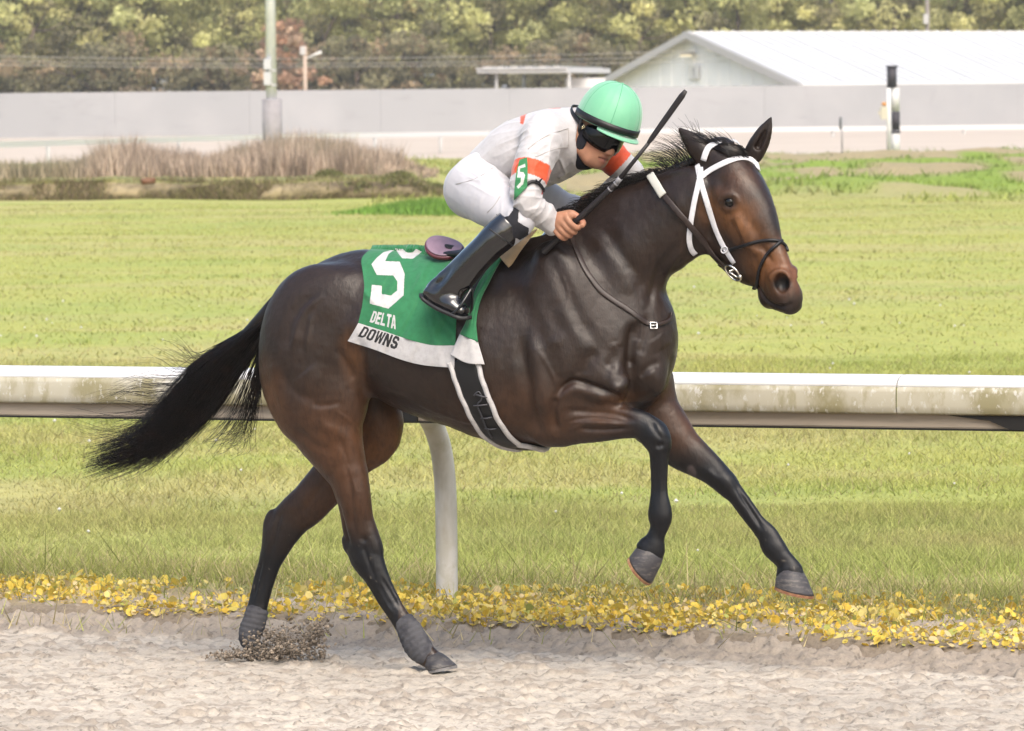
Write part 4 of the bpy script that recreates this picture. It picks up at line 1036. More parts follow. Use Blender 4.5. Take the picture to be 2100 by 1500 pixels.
# ---- surface anatomy on the near side: furrows (-) and ridges (+) drawn as soft strokes on the muscles
STROKES = [  # (photo pixels, width px, depth mm)
    ([(1298, 668), (1293, 715), (1290, 755)], 9, -9), ([(1330, 640), (1322, 690), (1312, 730)], 10, -6), ([(1313, 655), (1306, 700)], 6, -4),
    ([(1244, 755), (1262, 735), (1278, 700)], 14, -5), ([(1345, 690), (1362, 715)], 18, 4),
    ([(1142, 812), (1158, 791), (1180, 782), (1212, 792), (1250, 807), (1292, 826)], 8, -11), ([(1139, 815), (1134, 845), (1142, 885)], 8, -9), ([(1150, 815), (1180, 803), (1215, 810), (1250, 822)], 11, 4),
    ([(1068, 690), (1076, 740), (1084, 790), (1090, 840), (1108, 895)], 15, -12), ([(1092, 690), (1100, 750), (1106, 800), (1116, 850)], 22, 9), ([(1130, 690), (1160, 740), (1170, 770)], 26, 5),
    ([(1160, 842), (1210, 845), (1262, 850), (1300, 862)], 7, -6), ([(1150, 862), (1210, 866), (1270, 868)], 6, 3), ([(1190, 880), (1240, 882), (1290, 878)], 5, -6),
    ([(1180, 770), (1200, 750), (1225, 720)], 14, -5), ([(1262, 700), (1268, 730), (1264, 770)], 14, 5), ([(1255, 800), (1278, 790), (1284, 768)], 9, 6),
    ([(1330, 760), (1345, 780), (1350, 810)], 16, 6), ([(1310, 775), (1330, 752), (1352, 745)], 8, -4),
    ([(655, 610), (625, 640), (608, 680), (600, 720)], 7, 4), ([(640, 645), (632, 690), (628, 725)], 5, 3), ([(645, 600), (600, 650), (585, 720)], 12, -4),
    ([(583, 760), (598, 795), (625, 815), (660, 822)], 11, -4), ([(625, 760), (640, 775), (660, 780)], 26, 5), ([(640, 830), (665, 832), (700, 826)], 6, -3),
    ([(735, 690), (745, 760), (746, 830)], 10, -6), ([(690, 715), (712, 750), (728, 780)], 8, -5), ([(780, 730), (770, 760), (752, 775)], 6, 4), ([(725, 655), (735, 690)], 12, 3),
    ([(700, 905), (715, 970), (722, 1040), (728, 1095)], 6, -4), ([(690, 1030), (706, 1085), (716, 1120)], 5, -5), ([(745, 1120), (755, 1150), (770, 1190)], 5, -3), ([(741, 1100), (750, 1112)], 7, -4),
    ([(600, 880), (640, 910), (680, 930)], 10, -3), ([(650, 870), (700, 890), (735, 930)], 12, 3), ([(560, 740), (565, 790), (590, 850)], 12, 3),
    ([(1120, 520), (1150, 570), (1180, 640), (1225, 710)], 16, -6), ([(1080, 560), (1110, 640), (1150, 720)], 18, 4), ([(1150, 620), (1180, 680), (1210, 730)], 20, 4),
    ([(1205, 470), (1250, 530), (1300, 600)], 18, 4), ([(1240, 470), (1290, 540), (1330, 600)], 14, -4), ([(1390, 500), (1355, 545), (1340, 590), (1330, 630)], 8, -5), ([(1400, 510), (1372, 550), (1358, 590)], 6, 4),
    ([(1345, 930), (1348, 970), (1348, 1020)], 4, -3), ([(1335, 865), (1345, 885), (1362, 905)], 6, -3), ([(1345, 915), (1362, 912)], 6, -5),
    ([(1505, 990), (1530, 1030), (1560, 1075)], 4, -3), ([(1450, 965), (1475, 985)], 6, 3),
    ([(900, 700), (890, 760), (870, 810)], 14, -1.5), ([(860, 700), (850, 750), (836, 790)], 14, -1.5), ([(1035, 700), (1040, 770), (1050, 830)], 14, -1.5),
    ([(770, 800), (830, 812), (880, 838), (940, 862), (990, 870)], 3.5, 1.8), ([(1165, 886), (1195, 872), (1235, 868), (1275, 872)], 3.5, 2.0), ([(700, 925), (716, 965), (730, 1010)], 3.5, 2.0),
    ([(690, 845), (715, 862), (738, 890)], 3.5, 1.8), ([(1506, 448), (1520, 478), (1530, 505), (1536, 525)], 3.5, 2.0), ([(1530, 505), (1545, 512), (1560, 520)], 3, 1.5), ([(1105, 720), (1130, 760), (1140, 790)], 4, 1.8),
    ([(1150, 560), (1165, 600), (1160, 640)], 4, 1.5), ([(1160, 865), (1220, 858), (1285, 866)], 4, -4), ([(1340, 930), (1341, 975), (1340, 1020)], 3.5, -3.5), ([(1362, 930), (1362, 1020)], 3.5, -2), ([(1515, 1010), (1540, 1050), (1562, 1085)], 4, -3),
    ([(782, 1185), (800, 1215), (818, 1245)], 4, -3), ([(770, 1200), (790, 1235), (808, 1262)], 3.5, 2), ([(537, 1150), (527, 1190), (518, 1230)], 4, -3.5), ([(1560, 505), (1572, 520), (1584, 540)], 5, -3), ([(1480, 470), (1490, 500), (1500, 520)], 8, -2.5),
    ([(1540, 455), (1565, 500), (1580, 540)], 8, -2.5), ([(1440, 420), (1448, 460), (1462, 495)], 8, -3), ([(725, 540), (760, 560), (800, 565)], 10, -2),
    ([(560, 1100), (548, 1160), (535, 1220)], 4, -3), ([(575, 1050), (565, 1090), (560, 1130)], 5, -4), ([(690, 960), (650, 1010), (615, 1060)], 7, -3)]
def stroke_disp(V, N):
    Wd = W(V); q = (Wd - CAMP) @ RCAM
    S2d = np.stack([CXP + FPX * q[:, 0] / -q[:, 2], CYP - FPX * q[:, 1] / -q[:, 2]], 1)
    vd = Wd - CAMP; vd /= np.linalg.norm(vd, axis=1)[:, None]
    face = np.clip(-((N @ B3.T) * vd).sum(1) * 2.2 - .15, 0, 1)
    D = np.zeros(len(V))
    for pts, w, mm in STROKES:
        c = crom(np.array(pts, float), 4); lo_, hi_ = c.min(0) - 3 * w, c.max(0) + 3 * w
        sel = np.where((S2d > lo_).all(1) & (S2d < hi_).all(1) & (face > 0))[0]
        if not len(sel): continue
        p = S2d[sel]; best = np.full(len(sel), 1e9); tb = np.zeros(len(sel)); m = len(c) - 1
        for i in range(m):
            d = c[i + 1] - c[i]; t = np.clip(((p - c[i]) @ d) / (d @ d), 0, 1)
            ds = np.linalg.norm(p - c[i] - t[:, None] * d, axis=1); k = ds < best
            best[k] = ds[k]; tb[k] = (i + t[k]) / m
        D[sel] += face[sel] * mm * .0015 * np.exp(-(best / w) ** 2) * np.clip(np.minimum(tb, 1 - tb) * 5 + .25, 0, 1)
    return D
HN = vnormals(HV, HQ)
if (HN[:, 2] * (HV[:, 2] - 1.2)).sum() < 0:
    HQ = HQ[:, ::-1].copy(); HN = -HN
HV = HV + HN * stroke_disp(HV, HN)[:, None]
# fine relief: slack skin and veins
HN = vnormals(HV, HQ)
HV = HV + HN * (0.0016 * fbm(HV * np.array([9, 9, 14]), 2, 3) + 0.0007 * fbm(HV * 38, 2, 9))[:, None]
HN = vnormals(HV, HQ)
if (HN[:, 2] * (HV[:, 2] - 1.2)).sum() < 0:
    HQ = HQ[:, ::-1].copy(); HN = -HN
HVW = W(HV)
HBVH = BVHTree.FromPolygons(HVW.tolist(), HQ.tolist())

# ---- coat colours (bay: brown body, black points, tan muzzle and flanks)
def horse_colour(V):
    base = np.array([.028, .0165, .0120]); c = np.tile(base, (len(V), 1))
    c *= (1 + .18 * fbm(V * 5, 3, 21))[:, None]
    top = np.clip((V[:, 2] - 1.25) / .35, 0, 1)[:, None]
    def blob(px, py, v, r, col, s=1.0, ax=None):
        q = np.linalg.norm((V - P(px, py, v)) / np.asarray(r), axis=1)
        w = (s * np.clip(1 - q, 0, 1) ** 1.0)[:, None]
        w = np.clip(w * (1 + .25 * fbm(V * 12, 2, 5))[:, None], 0, 1)
        c[:] = c * (1 - w) + np.asarray(col) * w
    tan = np.array([.20, .083, .028]); rust = np.array([.125, .052, .021])
    c[:] = c * (1 - .55 * top) + np.array([.018, .011, .009]) * .55 * top
    blob(700, 930, .15, (.30, .3, .34), rust, .75)
    blob(570, 830, .15, (.12, .2, .22), tan, .8)
    blob(735, 730, .2, (.07, .2, .14), tan, .55)
    blob(790, 900, -.14, (.30, .2, .30), tan, .9)
    blob(680, 990, -.14, (.25, .2, .22), rust, .8)
    blob(1290, 850, .16, (.16, .12, .10), tan, .7)
    blob(1330, 810, -.1, (.16, .14, .16), rust, .7)
    blob(1400, 880, -.12, (.14, .1, .12), rust, .6)
    blob(1130, 860, .2, (.25, .2, .2), rust, .35)
    blob(1010, 860, .2, (.3, .3, .2), rust, .35)
    # head
    def hblob(a, d, l, r, col, s):
        q = np.linalg.norm((V - hd(a, d, l)) / np.asarray(r), axis=1)
        w = (s * np.clip(1 - q, 0, 1))[:, None]
        c[:] = c * (1 - w) + np.asarray(col) * w
    hm = np.clip((HA @ (V - HEADO).T) / .3, 0, 1)[:, None] * (V[:, :1] > P(1410, 500)[0])
    c[:] = c * (1 - .55 * hm) + np.array([.044, .024, .0155]) * .55 * hm
    hblob(.27, -.05, .09, (.12, .10, .11), tan * 1.15, .95)
    hblob(.19, -.11, .10, (.11, .09, .10), tan * 1.05, .8)
    hblob(.12, .0, .05, (.09, .08, .09), rust, .6)
    hblob(.45, -.06, .04, (.17, .12, .14), tan * 1.1, 1.0)
    hblob(.50, -.02, .0, (.10, .07, .09), np.array([.17, .066, .030]), .8)
    hblob(.30, .03, -.01, (.15, .05, .06), np.array([.020, .015, .016]), 1.0)
    hblob(.30, -.03, -.07, (.12, .06, .12), tan * 1.3, .9)
    q = np.linalg.norm((V - EYE) / np.array([.050, .05, .046]), axis=1); w = np.clip(1.5 * (1 - q), 0, 1)[:, None]; c[:] = c * (1 - w) + np.array([.010, .008, .008]) * w
    hblob(.60, -.10, .0, (.085, .085, .085), np.array([.020, .015, .014]), 1.3)
    q = np.linalg.norm((V - NOSE) / np.array([.043, .06, .038]), axis=1); w = np.clip(2.4 * (1 - q), 0, 1)[:, None]; c[:] = c * (1 - w) + np.array([.008, .006, .006]) * w
    hblob(.53, -.15, .0, (.09, .08, .08), np.array([.022, .016, .014]), 1.3)
    # black points, each leg below its own height along the limb
    def black(d):       # d>0 -> black
        w = np.clip(d, 0, 1)[:, None]; c[:] = c * (1 - w) + np.array([.0062, .0062, .0085]) * w
    n = .25 * fbm(V * 10, 3, 8)
    bk = V[:, 2] < .95
    near = V[:, 1] > 0
    hind = V[:, 0] < P(850, 1100)[0]
    black(np.where(hind & near, (P(0 + 760, 1075, .13)[2] - V[:, 2]) / .10 + n, -1))
    black(np.where(hind & ~near, (P(590, 1075, -.14)[2] - V[:, 2]) / .12 + n, -1))
    du = (V[:, 0] - P(1225, 870, .15)[0]) / .16
    black(np.where(~hind & near & (V[:, 2] < P(1290, 826, .15)[2]) & (V[:, 0] > P(1150, 870, .15)[0]), du + n, -1))
    black(np.where(~hind & ~near & (V[:, 2] < .82), (P(1400, 905, -.13)[2] - V[:, 2]) / .10 + n, -1))
    tip = np.minimum(np.linalg.norm(V - P(1394, 266, .14), axis=1), np.linalg.norm(V - P(1580, 243, -.04), axis=1))
    black(1 - tip / .035)
    # pale chestnut on the off foreleg, small mud flecks on the lower legs
    q = np.linalg.norm((V - P(1419, 968, -.10)) / np.array([.022, .06, .03]), axis=1)
    w = np.clip((1 - q) * 3, 0, 1)[:, None]; c[:] = c * (1 - w) + np.array([.09, .07, .07]) * w
    mud = (np.clip((vnoise(V * 95, 31) - .83) * 9, 0, 1) * np.clip((.55 - V[:, 2]) / .4, 0, 1))[:, None]
    c[:] = c * (1 - mud) + np.array([.25, .21, .17]) * mud
    return np.clip(c, .004, 1)
M_coat = mat('horse_coat', tint=True, rough=.40, spec=.44, sheen=.0, noise=[(70.0, .72, .42, .68, (1, 1, .35)), (9.0, .80, .5, .68)], bump=[(190.0, .30, .003, (1, 1, .25)), (60.0, .22, .004, (1, 1, .5)), (22.0, .20, .006)])
_nt = M_coat.node_tree; _b = _nt.nodes['Principled BSDF']; _n = _nt.nodes.new('ShaderNodeTexNoise'); _n.inputs['Scale'].default_value = 7; _n.inputs['Detail'].default_value = 6
_m = _nt.nodes.new('ShaderNodeMapRange'); _m.inputs['From Min'].default_value = .35; _m.inputs['From Max'].default_value = .65; _m.inputs['To Min'].default_value = .31; _m.inputs['To Max'].default_value = .52
_nt.links.new(_n.outputs['Fac'], _m.inputs['Value']); _nt.links.new(_m.outputs[0], _b.inputs['Roughness'])
body = obj('body', raw_mesh('body', LH(HV), HQ[:, ::-1].copy(), [M_coat], col=horse_colour(HV)), HO)
# ---- eyes, hooves, bandages
M_eye = mat('eye_black', (.006, .005, .005), rough=.08, spec=.5)
for s_ in (0, 1):
    V, Fc = sphere_geo((.0225, .0225, .0225))
    c = EYE if s_ == 0 else hmir(EYE)
    c = c + (-HL if s_ == 0 else HL) * .004
    obj('eye', raw_mesh('eye', LH(V + c), Fc, [M_eye]), HO)
M_hoof = mat('hoof_horn', (.055, .052, .058), rough=.55, noise=[(30, (.16, .145, .13), .45, .75, (1, 1, 3)), (9, (.03, .03, .034), .5, .7)], bump=[(60, .25, .004, (.4, .4, 3))])
M_shoe = mat('shoe_rim', (.25, .11, .06), rough=.6, noise=(40, (.45, .27, .14), .4, .7))
M_shoe2 = mat('shoe_grey', (.22, .21, .21), rough=.5, noise=(40, .7, .4, .7))
def hoof(co, so, v, w0=.042, w1=.055, hm=M_hoof, sm=M_shoe2):
    a0, a1 = P(*co[0], v), P(*co[1], v); b0, b1 = P(*so[0], v), P(*so[1], v)
    c0, e0, c1, e1 = (a0 + a1) / 2, (a1 - a0) / 2, (b0 + b1) / 2, (b1 - b0) / 2
    n, m = 28, 8; V = []
    up = c0 - c1; up /= np.linalg.norm(up)
    def ring(c, e, w, hc):
        o = []
        for j in range(n):
            a = 2 * math.pi * j / n
            x = math.cos(a); y = math.sin(a)
            x = x if x > 0 else x * (.9)
            o.append(c + e * x + np.array([0, 1, 0]) * w * y * (1 - .12 * max(0, -x)))
        return o
    V += ring(c0 + up * .016, e0 * .70, w0 * .70, 0)
    for i in range(m + 1):
        t = i / m
        V += ring(c0 * (1 - t) + c1 * t, (e0 * (1 - t) + e1 * t) * ((.90 + .10 * min(1, t * 2.5)) + .012 * math.sin(t * 9)), (w0 * (1 - t) + w1 * t) * (.86 + .14 * min(1, t * 2.5)), t)
    V += ring(c1, e1 * .86, w1 * .84, 1)
    V += ring(c1 + up * .010, e1 * .80, w1 * .78, 1)
    r = m + 4
    Fc = [[i * n + j, i * n + (j + 1) % n, (i + 1) * n + (j + 1) % n, (i + 1) * n + j] for i in range(r - 1) for j in range(n)]
    Fc += [list(range(n))[::-1], [(r - 1) * n + j for j in range(n)]]
    h = obj('hoof', raw_mesh('hoof', LH(np.array(V)), [f[::-1] for f in Fc], [hm]), HO)
    # plate along the ground edge
    nrm = np.cross(e1, np.array([0, 1, 0])); nrm /= np.linalg.norm(nrm)
    if nrm @ up > 0: nrm = -nrm
    V2 = []
    for k, (sc, off) in enumerate(((1.02, 0), (1.02, .010), (.7, .010), (.7, 0))):
        V2 += [p + nrm * off for p in ring(c1, e1 * sc, w1 * sc, 1)]
    F2 = [[k * n + j, k * n + (j + 1) % n, ((k + 1) % 4) * n + (j + 1) % n, ((k + 1) % 4) * n + j] for k in range(4) for j in range(n)]
    obj('horseshoe', raw_mesh('horseshoe', LH(np.array(V2)), F2, [sm], smooth=False), h)
hoof(((868, 1367), (907, 1338)), ((876, 1377), (934, 1365)), .13)
hoof(((508, 1340), (549, 1329)), ((506, 1352), (553, 1350)), -.14)
hoof(((1303, 1119), (1362, 1147)), ((1291, 1139), (1335, 1197)), .15, .045, .056, sm=M_shoe)
hoof(((1588, 1181), (1651, 1175)), ((1587, 1201), (1668, 1223)), -.13, .047, .06, sm=M_shoe)
M_wrap = mat('bandage_grey', (.085, .085, .095), rough=.85, noise=(14, (.045, .045, .055), .45, .62), bump=[(120, .5, .003, (.15, .15, 3)), (300, .3, .001)])
def wrap(pairs, v, bw):
    c = [(P((a[0] + a[2]) / 2, (a[1] + a[3]) / 2, v)) for a in pairs]
    c = np.array(c); lo, hi = c.min(0) - .08, c.max(0) + .08
    f = Field(lo, hi, .0035)
    f.loft([pr(*a, b, v) for a, b in zip(pairs, bw)], k=.004, cap=.15)
    V, Q = f.nets(4)
    N = vnormals(V, Q)
    if (N * (V - V.mean(0))).sum() < 0: Q = Q[:, ::-1].copy(); N = -N
    ax = c[-1] - c[0]; ax /= np.linalg.norm(ax)
    ph = (V - c[0]) @ ax
    V = V + N * (.0008 * np.sin(ph * 320 + V[:, 1] * 40) + .0012 * fbm(V * 50, 2, 4))[:, None]
    obj('leg_wrap', raw_mesh('leg_wrap', LH(V), Q[:, ::-1].copy(), [M_wrap]), HO)
wrap([(811, 1289, 850, 1265), (818, 1308, 864, 1282), (832, 1342, 876, 1302), (852, 1358, 886, 1320), (862, 1361, 888, 1328)], .13, [.031, .036, .036, .034, .033])
wrap([(503, 1248, 551, 1256), (497, 1270, 548, 1276), (488, 1290, 542, 1292), (489, 1310, 534, 1308), (496, 1324, 534, 1318)], -.14, [.032, .035, .036, .034, .033])

# ---- hair
def surf(px, py, bvh=HBVH, off=0.0, far=40.0):
    d = ray(px, py); d = d / np.linalg.norm(d)
    h = bvh.ray_cast(Vector(CAMP), Vector(d), far)
    if h[0] is None and bvh is HBVH:      # just off the outline: take the nearest hit further in
        cx, cy = (1505, 440) if px > 1400 and py < 640 else (1100, 700)
        for k in range(1, 16):
            dd = ray(px + (cx - px) * k * .012, py + (cy - py) * k * .012)
            h = bvh.ray_cast(Vector(CAMP), Vector(dd / np.linalg.norm(dd)), far)
            if h[0] is not None: break
    if h[0] is None and bvh is not HBVH:
        h = bvh.find_nearest(Vector(PW(px, py, .26)))
    if h[0] is None: return None, None
    n = np.array(h[1]); n = n if n @ d < 0 else -n
    return np.array(h[0]) + n * off, n
def strands(paths, r0, r1, sides=3):
    """paths (S,m,3) -> one mesh of thin tapering tubes"""
    S_, m, _ = paths.shape
    T = np.gradient(paths, axis=1); T /= np.linalg.norm(T, axis=2)[..., None] + 1e-9
    ref = np.array([.31, .53, .79]); N = np.cross(T, ref); N /= np.linalg.norm(N, axis=2)[..., None] + 1e-9
    Bn = np.cross(T, N)
    rad = (r0 + (r1 - r0) * np.linspace(0, 1, m) ** 1.5)[None, :, None]
    V = np.stack([paths + rad * (math.cos(2 * math.pi * k / sides) * N + math.sin(2 * math.pi * k / sides) * Bn) for k in range(sides)], 2)
    V = V.reshape(-1, 3)
    i = np.arange(S_)[:, None, None] * m * sides; j = np.arange(m - 1)[None, :, None] * sides; k = np.arange(sides)[None, None, :]; k2 = (k + 1) % sides
    Q = np.stack([np.broadcast_to(x, (S_, m - 1, sides)) for x in (i + j + k, i + j + k2, i + j + sides + k2, i + j + sides + k)], -1).reshape(-1, 4)
    return V, Q
def hair_from_guides(G, n, spread, curl, m=16, seed=0, lenvar=.3, tipspread=2.0, clump=0):
    """G: list of (k,3) guides; each strand blends two neighbours"""
    r = np.random.default_rng(seed)
    G = np.array([crom(g, 8)[np.linspace(0, 8 * (len(g) - 1), m).astype(int)] for g in G])
    a = r.uniform(0, len(G) - 1 - 1e-6, n); i = a.astype(int); w = (a - i)[:, None, None]
    p = G[i] * (1 - w) + G[i + 1] * w
    t = np.linspace(0, 1, m)[None, :, None]
    L = 1 - lenvar * r.random(n) ** 2
    idx = np.linspace(0, 1, m)[None, :] * L[:, None] * (m - 1)
    i0 = np.clip(idx.astype(int), 0, m - 2); f = (idx - i0)[..., None]
    rows = np.arange(n)[:, None]
    p = p[rows, i0] * (1 - f) + p[rows, i0 + 1] * f
    off = r.normal(0, 1, (n, 1, 3)) * spread
    if clump:
        cl = r.normal(0, 1, (clump, 1, 3)) * spread * 1.2; ci = r.integers(0, clump, n)
        off = off * (1 - .6 * t) + cl[ci] * t
    ph = r.uniform(0, 6.28, (n, 1, 3)); fr = r.uniform(3, 8, (n, 1, 3))
    wob = np.sin(fr * t + ph) * curl * t
    return p + off * (.25 + tipspread * t ** 1.3) + wob
M_hair = mat('black_hair', (.0085, .006, .0055), rough=.38, spec=.4, noise=(25, (.030, .017, .012), .5, .75, (1, 1, 1)))
def pixs(L, v=0.0): return np.array([PW(x, y, (v if len(q) == 0 else q[0])) for x, y, *q in L])
TG = [pixs([(553, 643), (500, 681), (443, 716), (397, 752), (355, 800), (315, 850), (262, 893), (203, 915)], 0),
      pixs([(551, 648), (503, 693), (452, 738), (408, 785), (367, 832), (322, 878), (264, 915), (185, 945)], .03),
      pixs([(550, 655), (506, 705), (462, 758), (422, 808), (380, 855), (330, 902), (262, 938), (172, 966)], 0),
      pixs([(549, 662), (512, 712), (475, 765), (438, 815), (395, 862), (345, 905), (292, 938), (215, 962)], -.03),
      pixs([(547, 672), (522, 718), (492, 766), (458, 815), (420, 862), (375, 902), (335, 930), (320, 955)], 0)]
p1_ = hair_from_guides(TG, 1700, .011, .011, m=20, seed=1, lenvar=.45, tipspread=1.7, clump=60)
TH = [pixs([(548, 668), (538, 715), (528, 760), (516, 800), (505, 838), (492, 870), (462, 890), (420, 902)], .02),
      pixs([(548, 668), (541, 720), (536, 765), (530, 800), (522, 840), (508, 880), (500, 905), (470, 910)], 0),
      pixs([(547, 665), (528, 720), (505, 770), (488, 810), (468, 850), (440, 880), (410, 905), (395, 915)], -.02)]
p2_ = hair_from_guides(TH, 150, .010, .016, m=20, seed=2, lenvar=.5, tipspread=1.5, clump=16)
TW = [pixs([(545, 650), (490, 692), (440, 718), (405, 722), (380, 706), (357, 684)], 0), pixs([(545, 650), (480, 705), (420, 740), (380, 745), (345, 728), (300, 722)], .02),
      pixs([(545, 655), (470, 730), (400, 780), (330, 792), (270, 790), (205, 815)], 0), pixs([(545, 655), (460, 745), (380, 810), (310, 815), (250, 808), (185, 830)], .02),
      pixs([(545, 660), (450, 770), (360, 845), (290, 870), (220, 875), (120, 850)], 0), pixs([(545, 660), (440, 790), (340, 870), (270, 905), (200, 910), (150, 880)], .01)]
p3_ = hair_from_guides(TW, 130, .008, .02, m=20, seed=3, lenvar=.35, tipspread=1.2)
V, Q = strands(np.vstack([p1_, p2_, p3_]), .0013, .00035)
obj('tail', raw_mesh('tail', LH(Lc(V)), Q, [M_hair]), HO)
# dock: the tapering core under the tail hair
Vd, Fd = tube_geo(np.array([P(572, 628, 0), P(548, 648, 0), P(520, 674, 0), P(490, 702, 0), P(465, 730, 0)]), [.045, .035, .027, .02, .008], 12)
obj('dock', raw_mesh('dock', LH(Vd), Fd, [M_hair]), HO)
# mane along the crest: short, ragged, blown back
CR = crom(np.array([(1172, 446), (1200, 428), (1240, 398), (1280, 377), (1320, 362), (1355, 353), (1390, 338), (1425, 322), (1455, 308), (1478, 300)], float), 8)
r_ = np.random.default_rng(5)
mp_ = []
for k in range(1350):
    t = r_.random(); t = t if t < .62 or r_.random() < .55 else t * .6; x, y = CR[int(t * (len(CR) - 1))]
    v = r_.uniform(-.03, .022)
    root = P(x, y + 8 + r_.uniform(0, 14), v)
    if t < .62:      # lies over, tips flicking back along the neck
        L = r_.uniform(.05, .11); d1 = np.array([-.75, r_.normal(.05, .25), .45 + .3 * r_.random()]); d2 = np.array([-1, r_.normal(.2, .4), -.35])
    else:            # flying tufts behind the ears
        L = r_.uniform(.08, .17); g = (int(t * 23) * 7919 % 13) / 13.0
        d1 = np.array([-.55 + .5 * g, r_.normal(0, .12), .8]); d2 = np.array([-1.1 + .9 * g, r_.normal(0, .2), .5 * g - .1])
    d1 /= np.linalg.norm(d1); d2 /= np.linalg.norm(d2)
    ts = np.linspace(0, 1, 10)[:, None]
    mp_.append(root + L * (d1 * ts * (1 - .5 * ts) + d2 * .6 * ts ** 2) + np.sin(ts * r_.uniform(3, 7) + r_.uniform(0, 6)) * np.array([.004, .004, .006]) * ts)
V, Q = strands(W(np.array(mp_)), .0014, .0004)
Vm, Qm = V, Q
# solid core of the mane so that it does not see through
cr = np.array([P(x, y + 6, -.004) for x, y in CR])
Vc_, Fc_ = tube_geo(cr + np.array([0, 0, -.004]), np.interp(np.linspace(0, 1, len(cr)), [0, .1, .6, 1], [.008, .019, .019, .012]), 10)
obj('mane', raw_mesh('mane', LH(np.vstack([Lc(Vm), Vc_])), [list(q) for q in Qm] + [[i + len(Vm) for i in f] for f in Fc_], [M_hair]), HO)
fl = []
for k in range(260):
    a = np.array([1470 + r_.uniform(-8, 14), 298 + r_.uniform(-3, 8)]); b = np.array([1510 + r_.uniform(-14, 28), 318 + r_.uniform(-10, 10)])
    row = []
    for t in np.linspace(0, 1, 8):
        x, y = a * (1 - t) + b * t
        w, n = surf(x, y, off=.004 + .012 * math.sin(t * 3))
        if w is None: w = PW(x, y, 0.02)
        row.append(w)
    fl.append(row)
for k in range(70):
    b = PW(1465 + r_.uniform(-10, 50), 300 + r_.uniform(0, 10), .02); d = np.array([-.6 + r_.normal(0, .5), r_.normal(0, .2), 1]); L = r_.uniform(.03, .07)
    fl.append([b + (d * t + np.array([-.6, 0, 0]) * t * t) * L for t in np.linspace(0, 1, 8)])
V, Q = strands(np.array(fl), .0014, .0005)
obj('forelock', raw_mesh('forelock', LH(Lc(V)), Q, [M_hair]), HO)
# whiskers of guard hair at the back of the thigh
# ================================================================== TACK
def coons(top, bot, lef, rig, nu, nv):
    """pixel grid between four outline polylines"""
    def samp(pl, n):
        p = crom(np.array(pl, float), 6) if len(pl) > 2 else np.array(pl, float)
        d = np.concatenate([[0], np.cumsum(np.linalg.norm(np.diff(p, axis=0), axis=1))]); t = np.linspace(0, d[-1], n)
        return np.stack([np.interp(t, d, p[:, k]) for k in (0, 1)], 1)
    T_, B_, L_, R_ = samp(top, nu), samp(bot, nu), samp(lef, nv), samp(rig, nv)
    u = np.linspace(0, 1, nu)[None, :, None]; v = np.linspace(0, 1, nv)[:, None, None]
    C = (1 - v) * T_[None] + v * B_[None] + (1 - u) * L_[:, None] + u * R_[:, None]
    C -= (1 - u) * (1 - v) * T_[0] + u * (1 - v) * T_[-1] + (1 - u) * v * B_[0] + u * v * B_[-1]
    return C
def drape(px, off, smooth=6, bvhs=(HBVH,), fold=None):
    """lay a pixel grid (nv,nu,2) on the body as a sheet standing off a little"""
    nv, nu, _ = px.shape
    D = np.full((nv, nu), np.nan); dirs = np.zeros((nv, nu, 3))
    for i in range(nv):
        for j in range(nu):
            d = ray(*px[i, j]); d /= np.linalg.norm(d); dirs[i, j] = d
            hs = [b.ray_cast(Vector(CAMP), Vector(d), 60.0)[3] for b in bvhs]
            hs = [h for h in hs if h is not None]
            if hs: D[i, j] = min(hs)
    for _ in range(200):
        bad = np.isnan(D)
        if not bad.any(): break
        Pd = np.pad(D, 1, constant_values=np.nan)
        nb = np.stack([Pd[:-2, 1:-1], Pd[2:, 1:-1], Pd[1:-1, :-2], Pd[1:-1, 2:]])
        with np.errstate(all='ignore'):
            import warnings; warnings.simplefilter('ignore')
            D = np.where(bad, np.nanmean(nb, 0), D)
    D0 = D.copy()
    for _ in range(smooth):
        Pd = np.pad(D, 1, mode='edge'); D = .25 * (Pd[:-2, 1:-1] + Pd[2:, 1:-1] + Pd[1:-1, :-2] + Pd[1:-1, 2:])
        D = np.minimum(D, D0)
    D = D - off
    if fold is not None: D = D - fold
    return CAMP + dirs * D[..., None]
def solidify(o, th):
    m = o.modifiers.new('thickness', 'SOLIDIFY'); m.thickness = th; m.offset = 0
def in_poly(pts, poly):
    poly = np.asarray(poly, float); x, y = pts[:, 0], pts[:, 1]; c = np.zeros(len(pts), bool); n = len(poly)
    for i in range(n):
        x0, y0 = poly[i]; x1, y1 = poly[i - 1]
        k = (y0 > y) != (y1 > y)
        with np.errstate(all='ignore'): c ^= k & (x < (x1 - x0) * (y - y0) / (y1 - y0 + 1e-12) + x0)
    return c
